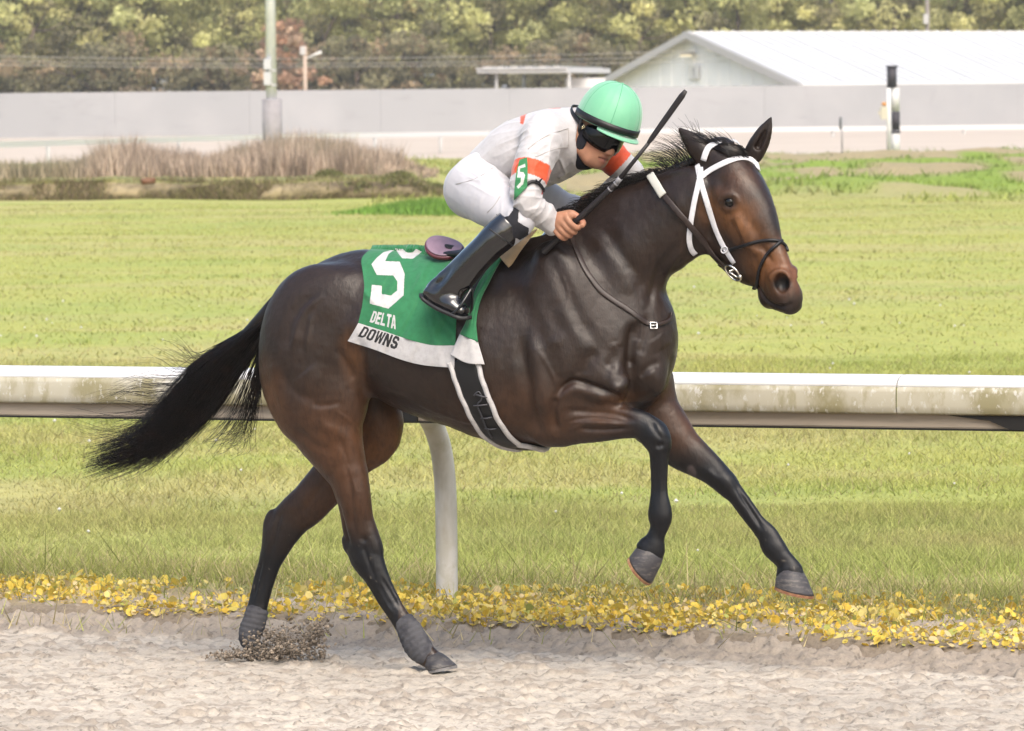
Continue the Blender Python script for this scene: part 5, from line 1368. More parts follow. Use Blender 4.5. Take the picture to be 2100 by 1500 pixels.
# block letters in a unit box (x right, y down)
GL = {'D': [[(0, 0), (.62, 0), (.95, .18), (.95, .82), (.62, 1), (0, 1)], [(.32, .18), (.32, .82), (.55, .82), (.64, .72), (.64, .28), (.55, .18)]],
      'E': [[(0, 0), (.9, 0), (.9, .2), (.33, .2), (.33, .4), (.82, .4), (.82, .6), (.33, .6), (.33, .8), (.9, .8), (.9, 1), (0, 1)]],
      'L': [[(0, 0), (.33, 0), (.33, .8), (.88, .8), (.88, 1), (0, 1)]],
      'T': [[(0, 0), (1, 0), (1, .2), (.67, .2), (.67, 1), (.33, 1), (.33, .2), (0, .2)]],
      'A': [[(.3, 0), (.7, 0), (1, 1), (.68, 1), (.63, .8), (.37, .8), (.32, 1), (0, 1)], [(.42, .62), (.58, .62), (.5, .25)]],
      'O': [[(.25, 0), (.75, 0), (.98, .15), (.98, .85), (.75, 1), (.25, 1), (.02, .85), (.02, .15)], [(.34, .22), (.34, .78), (.42, .83), (.58, .83), (.66, .78), (.66, .22), (.58, .17), (.42, .17)]],
      'W': [[(0, 0), (.22, 0), (.3, .62), (.41, 0), (.59, 0), (.7, .62), (.78, 0), (1, 0), (.84, 1), (.62, 1), (.5, .42), (.38, 1), (.16, 1)]],
      'N': [[(0, 0), (.34, 0), (.66, .52), (.66, 0), (.96, 0), (.96, 1), (.64, 1), (.3, .46), (.3, 1), (0, 1)]],
      'S': [[(.25, 0), (.72, 0), (.95, .15), (.95, .32), (.64, .32), (.64, .2), (.36, .2), (.36, .36), (.72, .4), (.97, .55), (.97, .84), (.72, 1), (.25, 1), (.03, .85), (.03, .68), (.35, .68), (.35, .8), (.64, .8), (.64, .62), (.3, .58), (.05, .45), (.05, .15)]]}
def print_word(px, word, quad, gap=.12):
    """mask of pixels covered by a word laid in a pixel quadrilateral (tl, tr, br, bl)"""
    tl, tr, br, bl = [np.array(q, float) for q in quad]; m = np.zeros(len(px), bool); n = len(word)
    wd = [1.25 if c == 'W' else 1.0 for c in word]; tot = sum(wd) + gap * (n - 1); x = 0
    for c, w in zip(word, wd):
        for k, poly in enumerate(GL[c]):
            pp = []
            for a, b in poly:
                s = (x + a * w) / tot
                pp.append((1 - b) * ((1 - s) * tl + s * tr) + b * ((1 - s) * bl + s * br))
            r = in_poly(px, pp)
            m = m | r if k == 0 else m & ~r
        x += w + gap
    return m

# ---- saddlecloth (number cloth)
M_cloth = mat('saddlecloth_twill', tint=True, rough=.75, sheen=.15, noise=(60, .86, .4, .7), bump=[(420, .25, .0015), (18, .25, .006)])
GREEN, WHITE, BLACK = np.array([.020, .190, .072]), np.array([.58, .57, .58]), np.array([.012, .012, .014])
SCL = thing_from('saddlecloth', 'green number 5 cloth with white hem lying under the jockey on the horse', 'saddlecloth', PW(850, 600, .28))
def cloth_part(name, px, off, colour, fold=None, smooth=14, th=.004, parent=SCL, far_rows=0, material=None):
    g = drape(px, off, smooth, fold=fold)
    nv, nu, _ = g.shape
    V = g.reshape(-1, 3); C = colour(px.reshape(-1, 2))
    F_ = grid_faces(nv, nu)
    if far_rows:          # the sheet goes on over the spine to the far side
        h = Lc(g[:far_rows]); h = h[1:] * np.array([1, -1, 1]); n0 = len(V)
        top = Lc(g[0]) * np.array([1, 0, 1]) + np.array([0, 0, .012])
        rows = np.concatenate([top[None], Lc(g[:1]) * np.array([1, -1, 1]), h])
        V = np.vstack([V, W(rows.reshape(-1, 3))]); C = np.vstack([C, np.tile(C[:nu].mean(0) * 0 + GREEN, (rows.shape[0] * nu, 1))])
        ridx = [np.arange(nu)] + [n0 + k * nu + np.arange(nu) for k in range(rows.shape[0])]
        F_ = np.vstack([F_] + [np.stack([b[:-1], a[:-1], a[1:], b[1:]], 1) for a, b in zip(ridx[:-1], ridx[1:])])
    o = obj(name, raw_mesh(name, local(parent, V), F_, [material or M_cloth], col=C), parent)
    solidify(o, th)
    return o
HEMTOP = [(735, 663), (783, 678), (833, 695), (883, 708), (934, 709)]
pxg = coons([(761, 511), (800, 510), (850, 510), (890, 514), (934, 524)], HEMTOP, [(761, 511), (742, 531), (744, 560), (747, 590), (743, 627), (735, 663)], [(934, 524), (940, 560), (940, 600), (936, 650), (934, 709)], 400, 330)
NUM5 = [(811, 513), (800, 515), (786, 519), (773, 530), (762, 543), (773, 565), (807, 566), (815, 578), (815, 597), (802, 607), (783, 604), (783, 587), (763, 585), (759, 623), (797, 634), (828, 607), (830, 563), (820, 538), (790, 537), (797, 522), (808, 514)]
FLAG5 = [(810, 510), (816, 520), (825, 531), (847, 532), (866, 517), (853, 511), (846, 518), (836, 520), (826, 511)]
def col_panel(p):
    C = np.tile(GREEN, (len(p), 1)) * (1 + .06 * fbm(np.c_[p / 40, 0 * p[:, 0]], 2, 3))[:, None]
    C[in_poly(p, NUM5) | in_poly(p, FLAG5)] = WHITE
    C[print_word(p, 'DELTA', [(767, 638), (813, 648), (812, 676), (758, 661)], .06)] = WHITE
    return C
def folds(px, amp, seed=2):
    x, y = px[..., 0], px[..., 1]
    a = fbm(np.stack([(x + .55 * y) / 26, (y - .6 * x) / 130, 0 * x], -1), 2, seed)
    b = .6 * np.exp(-((x - 1.0 * (y - 510) * .22 - 852) / 9) ** 2) + .7 * np.exp(-(((x - 742) - (y - 592) * .9) / 10) ** 2 - ((y - 605) / 28) ** 2) + .6 * np.exp(-((x - .75 * (y - 560) - 835) / 10) ** 2) * np.clip((y - 560) / 60, 0, 1)
    return amp * (a * .5 + b)
cloth_part('number_panel', pxg, .008, col_panel, fold=folds(pxg, .016), far_rows=120)
pxh = coons(HEMTOP, [(713, 700), (767, 717), (820, 737), (867, 749), (932, 755)], [(735, 663), (724, 682), (713, 700)], [(934, 709), (932, 755)], 380, 80)
def col_hem(p):
    C = np.tile(WHITE * .96, (len(p), 1))
    C[print_word(p, 'DOWNS', [(747, 670), (822, 692), (813, 718), (734, 690)], .08)] = BLACK
    return C
cloth_part('hem_band', pxh, .011, col_hem, fold=folds(pxh, .007, 5))
pxf = coons([(1019, 527), (1036, 520)], [(943, 686), (980, 702)], [(1019, 527), (995, 560), (977, 590), (966, 622), (958, 655), (943, 686)], [(1036, 520), (1020, 546), (1001, 583), (985, 617), (977, 660), (980, 702)], 14, 70)
xx = np.linspace(0, 1, 14)[None, :]
cloth_part('front_fold', pxf, .022, lambda p: np.tile(GREEN, (len(p), 1)), fold=.014 * np.sin(xx * math.pi) + .004 * np.sin(xx * 9 + np.linspace(0, 5, 70)[:, None]), smooth=12)
pxw = coons([(943, 686), (980, 702)], [(924, 728), (957, 745), (994, 748)], [(943, 686), (933, 708), (924, 728)], [(980, 702), (987, 725), (994, 748)], 22, 24)
xx = np.linspace(0, 1, 22)[None, :]
cloth_part('fold_hem', pxw, .022, lambda p: np.tile(WHITE * .94, (len(p), 1)), fold=.010 * np.sin(xx * math.pi) + .003 * np.sin(xx * 11), smooth=12)

# ---- straps
def strap_geo(path_w, normals, width, thick, closed=False):
    """ribbon with a rounded outer face"""
    p = np.asarray(path_w); m = len(p)
    T = np.gradient(p, axis=0)
    if closed: T = np.roll(p, -1, 0) - np.roll(p, 1, 0)
    T /= np.linalg.norm(T, axis=1)[:, None] + 1e-9
    S = np.cross(T, normals); S /= np.linalg.norm(S, axis=1)[:, None] + 1e-9
    N = np.cross(S, T)
    width = np.broadcast_to(np.asarray(width, float), (m,))[:, None]
    prof = [(-.5, 0), (-.5, .7), (-.32, 1), (.32, 1), (.5, .7), (.5, 0)]
    V = np.stack([p + S * width * a + N * thick * b for a, b in prof], 1).reshape(-1, 3); n = len(prof)
    mm = m if closed else m - 1
    Fc = [[i * n + j, i * n + (j + 1) % n, ((i + 1) % m) * n + (j + 1) % n, ((i + 1) % m) * n + j] for i in range(mm) for j in range(n)]
    if not closed: Fc += [list(range(n))[::-1], [(m - 1) * n + j for j in range(n)]]
    return V, Fc
def smooth1(a, it=4):
    a = a.copy()
    for _ in range(it): a[1:-1] = .25 * a[:-2] + .5 * a[1:-1] + .25 * a[2:]
    return a
def on_body(pix, off=.002, k=5, bvhs=(HBVH,), fallv=0.0):
    c = crom(np.array(pix, float), k); out = []; nr = []
    last = None
    for x, y in c:
        w, n = None, None
        for b in bvhs:
            w2, n2 = surf(x, y, b, off)
            if w2 is not None and (w is None or w2[1] < w[1]): w, n = w2, n2
        if w is None:
            w = atY(x, y, (last[1] if last is not None else PW(x, y, fallv)[1])); n = nr[-1] if nr else -ray(x, y) / np.linalg.norm(ray(x, y))
        last = w; out.append(w); nr.append(n)
    N = smooth1(np.array(nr), 6); N /= np.linalg.norm(N, axis=1)[:, None]
    return smooth1(np.array(out), 2), N
def strap(name, pix, width, thick, m, parent, off=.002, k=5, mirror=None, fallv=0.0, lift=None, **kw):
    p, n = on_body(pix, off, k, fallv=fallv)
    if lift is not None: p = p + n * (np.asarray(lift)[:, None] if np.ndim(lift) else lift)
    V, Fc = strap_geo(p, n, width, thick)
    if mirror is not None:
        mf = (lambda q: np.array([hmir(x) for x in q])) if mirror == 'head' else (lambda q: q * np.array([1, -1, 1]))
        p2 = W(mf(Lc(p))); n2 = mf(Lc(p + n)) - mf(Lc(p)); n2 = n2 @ B3.T
        V2, F2 = strap_geo(p2, n2, width, thick)
        obj(name, raw_mesh(name, local(parent, V2), [f[::-1] for f in F2], [m]), parent, **kw)
    return obj(name, raw_mesh(name, local(parent, V), Fc, [m]), parent, **kw)
M_webw = mat('white_webbing', (.72, .72, .76), rough=.55, noise=(50, .85, .45, .7), bump=[(300, .2, .001)])
M_leather = mat('dark_brown_leather', (.035, .022, .019), rough=.42, noise=(40, .6, .4, .7), bump=[(200, .3, .001)])
M_blackl = mat('black_strap', (.010, .010, .012), rough=.45, bump=[(200, .3, .001)])
M_steel = mat('polished_steel', (.75, .74, .72), rough=.22, metal=1.0)
M_grip = mat('pale_rubber_grip', (.60, .60, .55), rough=.7, bump=[(150, .4, .002)])
BR = thing_from('bridle', 'white racing bridle with black figure eight noseband and steel ring bit on the horse', 'bridle', W(HEADO))
strap('browband', [(1432, 369), (1457, 350), (1493, 332), (1520, 325), (1545, 331), (1556, 346)], .022, .004, M_webw, BR)
strap('cheek_strap', [(1431, 340), (1436, 368), (1445, 400), (1455, 432), (1470, 474), (1486, 508), (1507, 540)], .020, .004, M_webw, BR, off=.003, mirror='head')
strap('throat_strap', [(1437, 348), (1436, 366), (1424, 418), (1417, 458), (1413, 490), (1417, 510), (1425, 519)], .019, .004, M_webw, BR, off=.004, mirror='head', lift=.004)
strap('crown_strap', [(1444, 330), (1452, 306), (1465, 299), (1480, 296)], .022, .004, M_webw, BR, off=.006, mirror='head')
def loop_tube(name, pix, r, m, parent, off=.004, mirror=None):
    p, n = on_body(pix, off, 5)
    V, Fc = tube_geo(p, r, 8)
    if mirror:
        p2 = W(np.array([hmir(x) for x in Lc(p)])); V2, F2 = tube_geo(p2, r, 8)
        Fc = Fc + [[i + len(V) for i in f] for f in F2]; V = np.vstack([V, V2])
    return obj(name, raw_mesh(name, local(parent, V), Fc, [m]), parent)
loop_tube('noseband', [(1498, 512), (1520, 506), (1548, 497), (1575, 493), (1598, 496), (1610, 506), (1617, 518)], .006, M_blackl, BR)
loop_tube('lower_noseband', [(1602, 495), (1586, 510), (1571, 526), (1560, 550), (1555, 580), (1551, 606)], .006, M_blackl, BR, off=.006)
# buckle on the cheek strap
bk = MB(); pc, nc = surf(1488, 512, off=.009)
d_ = PW(1496, 530, .2) - PW(1482, 498, .2); d_ /= np.linalg.norm(d_); s_ = np.cross(nc, d_)
ring_ = [pc + .015 * (math.cos(a) * s_ * .95 + math.sin(a) * d_ * .7) for a in np.linspace(0, 2 * math.pi, 13)]
bk.tube(ring_, .0028, 6, False); bk.tube([pc - s_ * .0, pc + d_ * .011], .002, 6)
obj('buckle', raw_mesh('buckle', local(BR, np.vstack(bk.v)), bk.f, [M_webw]), BR)
pc, nc = surf(1508, 556, off=.012)
R_ = .035; e1 = PW(1520, 556, .2) - PW(1508, 556, .2); e1 -= nc * (e1 @ nc); e1 /= np.linalg.norm(e1); e2 = np.cross(nc, e1)
ring_ = [pc + R_ * (math.cos(a) * e1 + math.sin(a) * e2) for a in np.linspace(0, 2 * math.pi, 33)]
mb = MB(); mb.tube(ring_, .0038, 8, False)
pts_ = [pc + e1 * R_ * .92, pc + e1 * .016 - e2 * .012 if e2[2] > 0 else pc + e1 * .016 + e2 * .012, pc - e1 * .004 + nc * .004, pc - e1 * .018, pc + e1 * .0 - nc * .03]
mb.tube(crom(np.array(pts_), 5), .0034, 8)
V, Fc = sphere_geo((.008, .008, .008), 10, 8); mb.add(V + pc + e1 * R_, Fc)
obj('bit_ring', raw_mesh('bit_ring', local(BR, np.vstack(mb.v)), mb.f, [M_steel]), BR)
# rein from the ring up over the neck to the rider's far hand
p_, n_ = on_body([(1493, 548), (1470, 524), (1440, 490), (1409, 454), (1385, 427), (1361, 400)], .006, 6)
sag = np.sin(np.linspace(0, math.pi, len(p_)))[:, None] * .012
p_ = p_ + n_ * sag
V, Fc = strap_geo(p_, n_, .021, .005)
RN = thing_from('reins', 'brown leather reins with a pale rubber grip crossing the horse\'s neck', 'reins', PW(1361, 399, .1))
obj('rein_strap', raw_mesh('rein_strap', local(RN, V), Fc, [M_leather]), RN)
p2_, n2_ = on_body([(1363, 403), (1352, 386), (1343, 373), (1337, 364)], .010, 6)
V, Fc = strap_geo(p2_, n2_, .030, .007)
obj('rubber_grip', raw_mesh('rubber_grip', local(RN, V), Fc, [M_grip]), RN)
pe = Lc(p2_[-1]); far_ = np.array([pe, pe + [-.01, -.03, .012], pe + [-.05, -.10, -.03], pe + [-.14, -.15, -.08], pe + [-.24, -.17, -.12]])
fc_ = crom(far_, 5); nf = np.tile(np.array([0, -1, .3]), (len(fc_), 1)); nf[0] = (0, .3, 1)
V, Fc = strap_geo(W(fc_), nf @ B3.T, .02, .005)
obj('far_rein', raw_mesh('far_rein', local(RN, V), Fc, [M_leather]), RN)
# knot of leather behind the bit
mb = MB(); pc2, nc2 = surf(1476, 540, off=.004); p2e = PW(1492, 550, .2); p2e = pc2 + (p2e - pc2) * np.array([1, 0, 1]); mb.tube([pc2, (pc2 + p2e) / 2 + nc2 * .004, p2e], .008, 8)
obj('curb_strap', raw_mesh('curb_strap', local(BR, np.vstack(mb.v)), mb.f, [M_leather]), BR)
# ---- neck strap
NS = thing_from('neck_strap', 'thin brown leather strap with a small buckle looped round the base of the horse\'s neck', 'neck strap', PW(1280, 630, .2))
strap('strap', [(1168, 470), (1176, 500), (1184, 520), (1198, 550), (1213, 573), (1233, 598), (1260, 618), (1290, 637), (1320, 659), (1339, 667)], .019, .005, M_leather, NS, k=6)
strap('chest_strap', [(1339, 668), (1356, 664), (1370, 658), (1375, 650), (1375, 642)], .014, .005, M_leather, NS, k=6, off=.004)
pf = W(Lc(on_body([(1198, 550), (1233, 598), (1290, 637), (1330, 660)], .004)[0]) * np.array([1, -1, 1]))
V, Fc = strap_geo(pf, np.tile(-VD * -1.0 * -1, (len(pf), 1)), .019, .005)
obj('far_strap', raw_mesh('far_strap', local(NS, V), Fc, [M_leather]), NS)
mb = MB(); pc, nc = surf(1339, 669, off=.010); a1 = PW(1350, 667, .1) - PW(1330, 670, .1); a1 -= nc * (a1 @ nc); a1 /= np.linalg.norm(a1); a2 = np.cross(nc, a1)
mb.tube([pc + .012 * (x * a1 + y * a2) for x, y in ((-1, -.9), (1, -.9), (1, .9), (-1, .9), (-1, -.9))], .0026, 6, False)
mb.tube([pc - a1 * .012, pc + a1 * .013], .002, 6)
obj('buckle', raw_mesh('buckle', local(NS, np.vstack(mb.v)), mb.f, [M_steel]), NS)
# ---- girth
GI = thing_from('girth', 'black girth with white edging running down behind the near foreleg', 'girth', PW(1000, 840, .28))
CL_ = [(950, 735), (958, 760), (968, 792), (982, 825), (997, 858), (1018, 888), (1045, 908), (1072, 917)]
p_, n_ = on_body(CL_, .004, 6)
p_ = np.vstack([p_, [PW(1085, 921, .03)], [PW(1090, 922, .0)]]); n_ = np.vstack([n_, [-ZD], [-ZD]])
mir_ = W(Lc(p_[::-1][1:]) * np.array([1, -1, 1])); nm_ = (Lc(p_ + n_) - Lc(p_))[::-1][1:] * np.array([1, -1, 1]) @ B3.T
pp, nn = smooth1(np.vstack([p_, mir_]), 3), smooth1(np.vstack([n_, nm_]), 3)
V, Fc = strap_geo(pp, nn, .096, .010)
obj('girth_band', raw_mesh('girth_band', local(GI, V), Fc, [M_blackl]), GI)
T_ = np.gradient(pp, axis=0); T_ /= np.linalg.norm(T_, axis=1)[:, None]; S_ = np.cross(T_, nn); S_ /= np.linalg.norm(S_, axis=1)[:, None]
M_fleece = mat('white_edging', (.62, .60, .60), rough=.8, noise=(30, .75, .4, .7), bump=[(150, .4, .002)])
for sg in (-1, 1):
    wob = .001 * np.sin(np.arange(len(pp)) * .9 + sg)[:, None]
    V, Fc = tube_geo(pp + S_ * (sg * .050 + wob) + nn * .007, .0095, 8)
    obj('white_edge', raw_mesh('white_edge', local(GI, V), Fc, [M_fleece]), GI)
mb = MB()
for (a, b) in (((980, 806), (1003, 812)), ((975, 828), (1003, 826)), ((990, 852), (1012, 850)), ((998, 872), (1020, 872))):
    w1, n1 = surf(*a, off=.018); w2, n2 = surf(*b, off=.018)
    if w1 is None or w2 is None: continue
    mb.tube([w1, (w1 + w2) / 2 + n1 * .004, w2], .003, 6)
l_, n_ = on_body([(975, 808), (985, 800), (992, 815), (982, 826), (990, 845), (1000, 870), (1012, 890)], .017, 5)
mb.tube(l_, .0028, 6)
obj('lacing', raw_mesh('lacing', local(GI, np.vstack(mb.v)), mb.f, [mat('grey_lace', (.07, .07, .08), rough=.5)]), GI)
# ---- saddle
SA = thing_from('saddle', 'tiny racing saddle with a maroon cantle and black stirrup under the jockey', 'saddle', PW(960, 520, 0))
M_maroon = mat('maroon_leather', (.13, .022, .036), rough=.28, coat=.4, noise=(25, .7, .4, .7))
M_mauve = mat('mauve_leather', (.30, .20, .27), rough=.32, coat=.4, noise=(20, .8, .4, .7))
c0 = P(912, 508, .06)
E1 = P(946, 520, .06) - P(878, 500, .06); E1 /= np.linalg.norm(E1); E2 = np.array([0, .80, -.50]); E2 -= E1 * (E2 @ E1); E2 /= np.linalg.norm(E2); E3 = np.cross(E1, E2)
if E3[2] < 0: E3 = -E3
def plate(a, b, z0, z1, n=40, dx=0.0, cup=.0):
    V = []; 
    for z, sc in ((z0, .94), (z0 + .2 * (z1 - z0), 1), (z1 - .2 * (z1 - z0), 1), (z1, .93)):
        for j in range(n):
            t = 2 * math.pi * j / n; x = a * math.cos(t) * sc; y = b * math.sin(t) * sc * (1 - .10 * math.cos(t))
            V.append(c0 + E1 * (x + dx) + E2 * y + E3 * (z + cup * (x / a) ** 2))
    V.append(c0 + E1 * dx + E3 * z0); V.append(c0 + E1 * dx + E3 * z1)
    Fc = [[i * n + j, i * n + (j + 1) % n, (i + 1) * n + (j + 1) % n, (i + 1) * n + j] for i in range(3) for j in range(n)]
    Fc += [[4 * n, (j + 1) % n, j] for j in range(n)] + [[4 * n + 1, 3 * n + j, 3 * n + (j + 1) % n] for j in range(n)]
    return W(np.array(V)), Fc
V, Fc = plate(.073, .062, -.016, .0, cup=.012); obj('cantle', raw_mesh('cantle', local(SA, V), Fc, [M_maroon]), SA)
V, Fc = plate(.068, .056, .001, .006, cup=.012); obj('seat_pad', raw_mesh('seat_pad', local(SA, V), Fc, [M_mauve]), SA)
V, Fc = plate(.034, .013, .007, .011, dx=.034, cup=.003); obj('seat_slot', raw_mesh('seat_slot', local(SA, V), Fc, [M_blackl]), SA)
f = Field(P(1060, 560, .0) + [-.36, -.2, -.12], P(1060, 470, 0) + [.08, .2, .1], .006)
f.loft([dict(c=P(x, y, 0), a=a, b=b, e=None) for x, y, a, b in ((925, 520, .018, .10), (965, 520, .022, .115), (1005, 512, .026, .12), (1040, 494, .030, .11), (1060, 482, .026, .08))], k=.01)
V, Q = f.nets(3); obj('saddle_tree', raw_mesh('saddle_tree', local(SA, W(V)), Q, [M_blackl]), SA)
M_tan = mat('tan_chamois', (.52, .36, .20), rough=.85, sheen=.3, noise=(18, .8, .4, .7), bump=[(160, .25, .002)])
pxc = coons([(1017, 518), (1046, 498), (1072, 486), (1101, 470)], [(1043, 549), (1052, 540), (1068, 515), (1101, 471)], [(1017, 518), (1030, 534), (1043, 549)], [(1101, 470), (1101, 471)], 40, 20)
yy = np.linspace(0, 1, 20)[:, None]; xx = np.linspace(0, 1, 40)[None, :]
cloth_part('chamois', pxc, .020, lambda p: np.tile(np.array([.5, .35, .2]), (len(p), 1)), fold=(.02 * np.sin(yy * math.pi) * (1 - xx)), smooth=8, parent=SA, material=M_tan)
strap('stirrup_leather', [(1012, 528), (998, 548), (985, 570), (970, 592), (955, 612)], .02, .005, M_blackl, SA, off=.06)
mb = MB()
sv = .33
A_, B_, C_, D_ = P(968, 590, sv + .01), P(948, 622, sv + .045), P(925, 645, sv + .04), P(965, 652, sv - .06)
mb.tube(W(crom(np.array([A_, B_, P(934, 640, sv + .05), C_]), 5)), .0055, 8)
mb.tube(W(crom(np.array([A_, P(968, 625, sv - .04), D_]), 5)), .0055, 8)
mb.tube(W(np.array([C_, (C_ + D_) / 2 + [0, 0, -.004], D_])), .009, 8)
obj('stirrup_iron', raw_mesh('stirrup_iron', local(SA, np.vstack(mb.v)), mb.f, [mat('black_iron', (.012, .013, .015), rough=.3, coat=.4)]), SA)
# ================================================================== THE JOCKEY
JO = empty('person', tuple(PW(985, 385, 0)), -YAW, label='jockey in mint helmet, white and orange silks and black boots crouching over the horse', cat='person')
JOo = P(985, 385, 0)
def JL(p): return LH(np.asarray(p) - JOo)
def finish(F, sm=3, rel=None):
    V, Q = F.nets(sm); N = vnormals(V, Q)
    gx = np.clip(np.round((V - F.lo) / F.h).astype(int), 1, F.n - 2)
    g = np.stack([F.F[gx[:, 0] + 1, gx[:, 1], gx[:, 2]] - F.F[gx[:, 0] - 1, gx[:, 1], gx[:, 2]], F.F[gx[:, 0], gx[:, 1] + 1, gx[:, 2]] - F.F[gx[:, 0], gx[:, 1] - 1, gx[:, 2]], F.F[gx[:, 0], gx[:, 1], gx[:, 2] + 1] - F.F[gx[:, 0], gx[:, 1], gx[:, 2] - 1]], 1)
    if (g * N).sum() < 0: Q = Q[:, ::-1].copy(); N = -N
    if rel is not None: V = V + N * rel(V)[:, None]
    return V, Q, vnormals(V, Q)
def jobj(name, V, Q, m, parent=None, col=None):
    return obj(name, raw_mesh(name, JL(V), Q[:, ::-1].copy() if isinstance(Q, np.ndarray) else [f[::-1] for f in Q], m, col=col), parent or JO)
def pixof(V):
    q = (W(V) - CAMP) @ RCAM
    return np.stack([CXP + FPX * q[:, 0] / -q[:, 2], CYP - FPX * q[:, 1] / -q[:, 2]], 1)
SH, EL, WR = P(1112, 292, .19), P(1080, 412, .30), P(1141, 467, .20)
SHF, ELF, WRF = P(1232, 302, -.17), P(1296, 362, -.22), P(1226, 412, -.16)
mirv = np.array([1, -1, 1.0])
KN = P(1064, 452, .285)
# ---- head frame
hy, hp, hr = R(30), R(22), R(16)
F0 = np.array([math.cos(hy) * math.cos(hp), math.sin(hy) * math.cos(hp), -math.sin(hp)])
Lf0 = np.array([math.sin(hy), -math.cos(hy), 0])            # towards the rider's left (far) side
U0 = np.array([math.cos(hy) * math.sin(hp), math.sin(hy) * math.sin(hp), math.cos(hp)])
JF = F0; JL_ = math.cos(hr) * Lf0 - math.sin(hr) * U0; JU = math.cos(hr) * U0 + math.sin(hr) * Lf0
JC = P(1227, 268, .03)
def jh(f, l, u): return JC + f * JF + l * JL_ + u * JU
lo = np.minimum(P(905, 480, 0), P(905, 480, .38)); lo = np.array([P(895, 480, 0)[0] - .1, -.36, .78]); hi = np.array([P(1345, 300, 0)[0] + .1, .40, 2.13])
BF = Field(lo, hi, .004)
# head
BF.ell(jh(.0, 0, .01), (.095, .075, .092), ax=JF, k=.02)
BF.ell(jh(.030, 0, -.050), (.066, .060, .070), ax=JF, k=.02)
BF.ell(jh(.052, 0, -.098), (.034, .034, .026), ax=JF, k=.022)          # chin
BF.loft([dict(c=jh(f_, s_ * l_, u_), a=.016, b=.016, e=None) for s_ in (1,) for f_, l_, u_ in ((-.01, .058, -.06), (.02, .05, -.085), (.05, .028, -.10))], k=.025)
BF.loft([dict(c=jh(f_, -l_, u_), a=.016, b=.016, e=None) for f_, l_, u_ in ((-.01, .058, -.06), (.02, .05, -.085), (.05, .028, -.10))], k=.025)
BF.loft([dict(c=jh(.088, 0, -.010), a=.009, b=.010, e=None), dict(c=jh(.101, 0, -.030), a=.011, b=.013, e=None), dict(c=jh(.106, 0, -.043), a=.012, b=.016, e=None), dict(c=jh(.094, 0, -.050), a=.008, b=.014, e=None)], k=.010)   # nose
for s_ in (1, -1):
    BF.ell(jh(.068, s_ * .036, -.028), (.026, .022, .024), ax=JF, k=.016)     # cheekbone
    BF.ell(jh(.096, s_ * .013, -.046), (.010, .008, .008), ax=JF, k=.007)
    BF.ell(jh(.101, s_ * .0075, -.0525), (.005, .0036, .004), ax=JF, k=.003, sub=True)
    BF.ell(jh(-.005, s_ * .076, -.012), (.020, .008, .032), ax=JF, k=.006)      # ear
    BF.ell(jh(.0, s_ * .083, -.010), (.011, .005, .018), ax=JF, k=.005, sub=True)
BF.loft([dict(c=jh(f_, l_, u_), a=.006, b=.006, e=None) for f_, l_, u_ in ((.074, .024, -.073), (.086, .012, -.069), (.090, 0, -.070), (.086, -.012, -.069), (.074, -.024, -.073))], k=.008)   # upper lip
BF.loft([dict(c=jh(f_, l_, u_), a=.007, b=.007, e=None) for f_, l_, u_ in ((.076, .018, -.081), (.085, 0, -.084), (.076, -.018, -.081))], k=.009)
BF.loft([dict(c=jh(f_, l_, u_), a=.0035, b=.0035, e=None) for f_, l_, u_ in ((.078, .024, -.0765), (.091, .010, -.0765), (.095, 0, -.0765), (.091, -.010, -.0765), (.078, -.024, -.0765))], k=.004, sub=True)
# neck, trunk and limbs (a little inside the clothes)
def body_loft(f, rows, k, d=0.0, L=(0, 1, 0)):
    f.loft([dict(c=c, a=a - d, b=b - d, e=e) for c, a, b, e in rows], k=k, L=L)
NECK = [(jh(-.045, 0, -.04), .055, .058, None), (P(1190, 268, .01), .060, .062, None), (P(1160, 280, .0), .075, .09, None)]
def prr(x1, y1, x2, y2, b, v=0.0):
    q = pr(x1, y1, x2, y2, b, v); return (q['c'], q['a'], q['b'], q['e'])
TORSO = [prr(962, 330, 1022, 400, .14), prr(984, 298, 1052, 394, .148), prr(1018, 266, 1086, 390, .160), prr(1056, 243, 1122, 384, .172), prr(1095, 230, 1162, 368, .172), prr(1132, 227, 1196, 345, .15), prr(1160, 232, 1210, 318, .11)]
ARMN = [(SH, .070, .072, None), (P(1089, 350, .262), .066, .062, None), (EL, .054, .052, None), (EL * .45 + WR * .55, .046, .044, None), (WR, .037, .034, None)]
ARMF = [(SHF, .066, .066, None), (SHF * .5 + ELF * .5, .057, .056, None), (ELF, .050, .048, None), (ELF * .5 + WRF * .5, .044, .042, None), (WRF, .034, .034, None)]
HIP = P(972, 378, .10)
LEGN = [(HIP, .112, .105, None), (HIP * .6 + KN * .4 + [0, .01, -.004], .098, .09, None), (HIP * .22 + KN * .78, .078, .072, None), (KN, .060, .058, None), (KN + (P(1020, 500, .31) - KN) * .6, .05, .05, None)]
LEGF = [(c * mirv, a, b, e) for c, a, b, e in LEGN]
LEGF[2] = (LEGF[2][0] + [.0, 0, .0], .068, .064, None); LEGF[3] = (LEGF[3][0] + np.array([-.005, .0, .015]), .054, .052, None)
def bootrows(mv):
    rows = [pr(1020, 440, 1070, 484, .060, .30), pr(998, 461, 1054, 503, .062, .315), pr(972, 490, 1026, 527, .060, .325), pr(942, 520, 995, 558, .054, .33), pr(914, 549, 968, 592, .047, .33), pr(893, 566, 946, 606, .043, .33)]
    return [(q['c'] * mv, q['a'], q['b'], q['e'] * mv) for q in rows]
for rows, k in ((NECK, .02), (TORSO, .03), (ARMN, .02), (ARMF, .02), (LEGN, .02), (LEGF, .02)): body_loft(BF, rows, k, .014)
for mv in (np.ones(3), mirv): body_loft(BF, bootrows(mv), .02, .016)
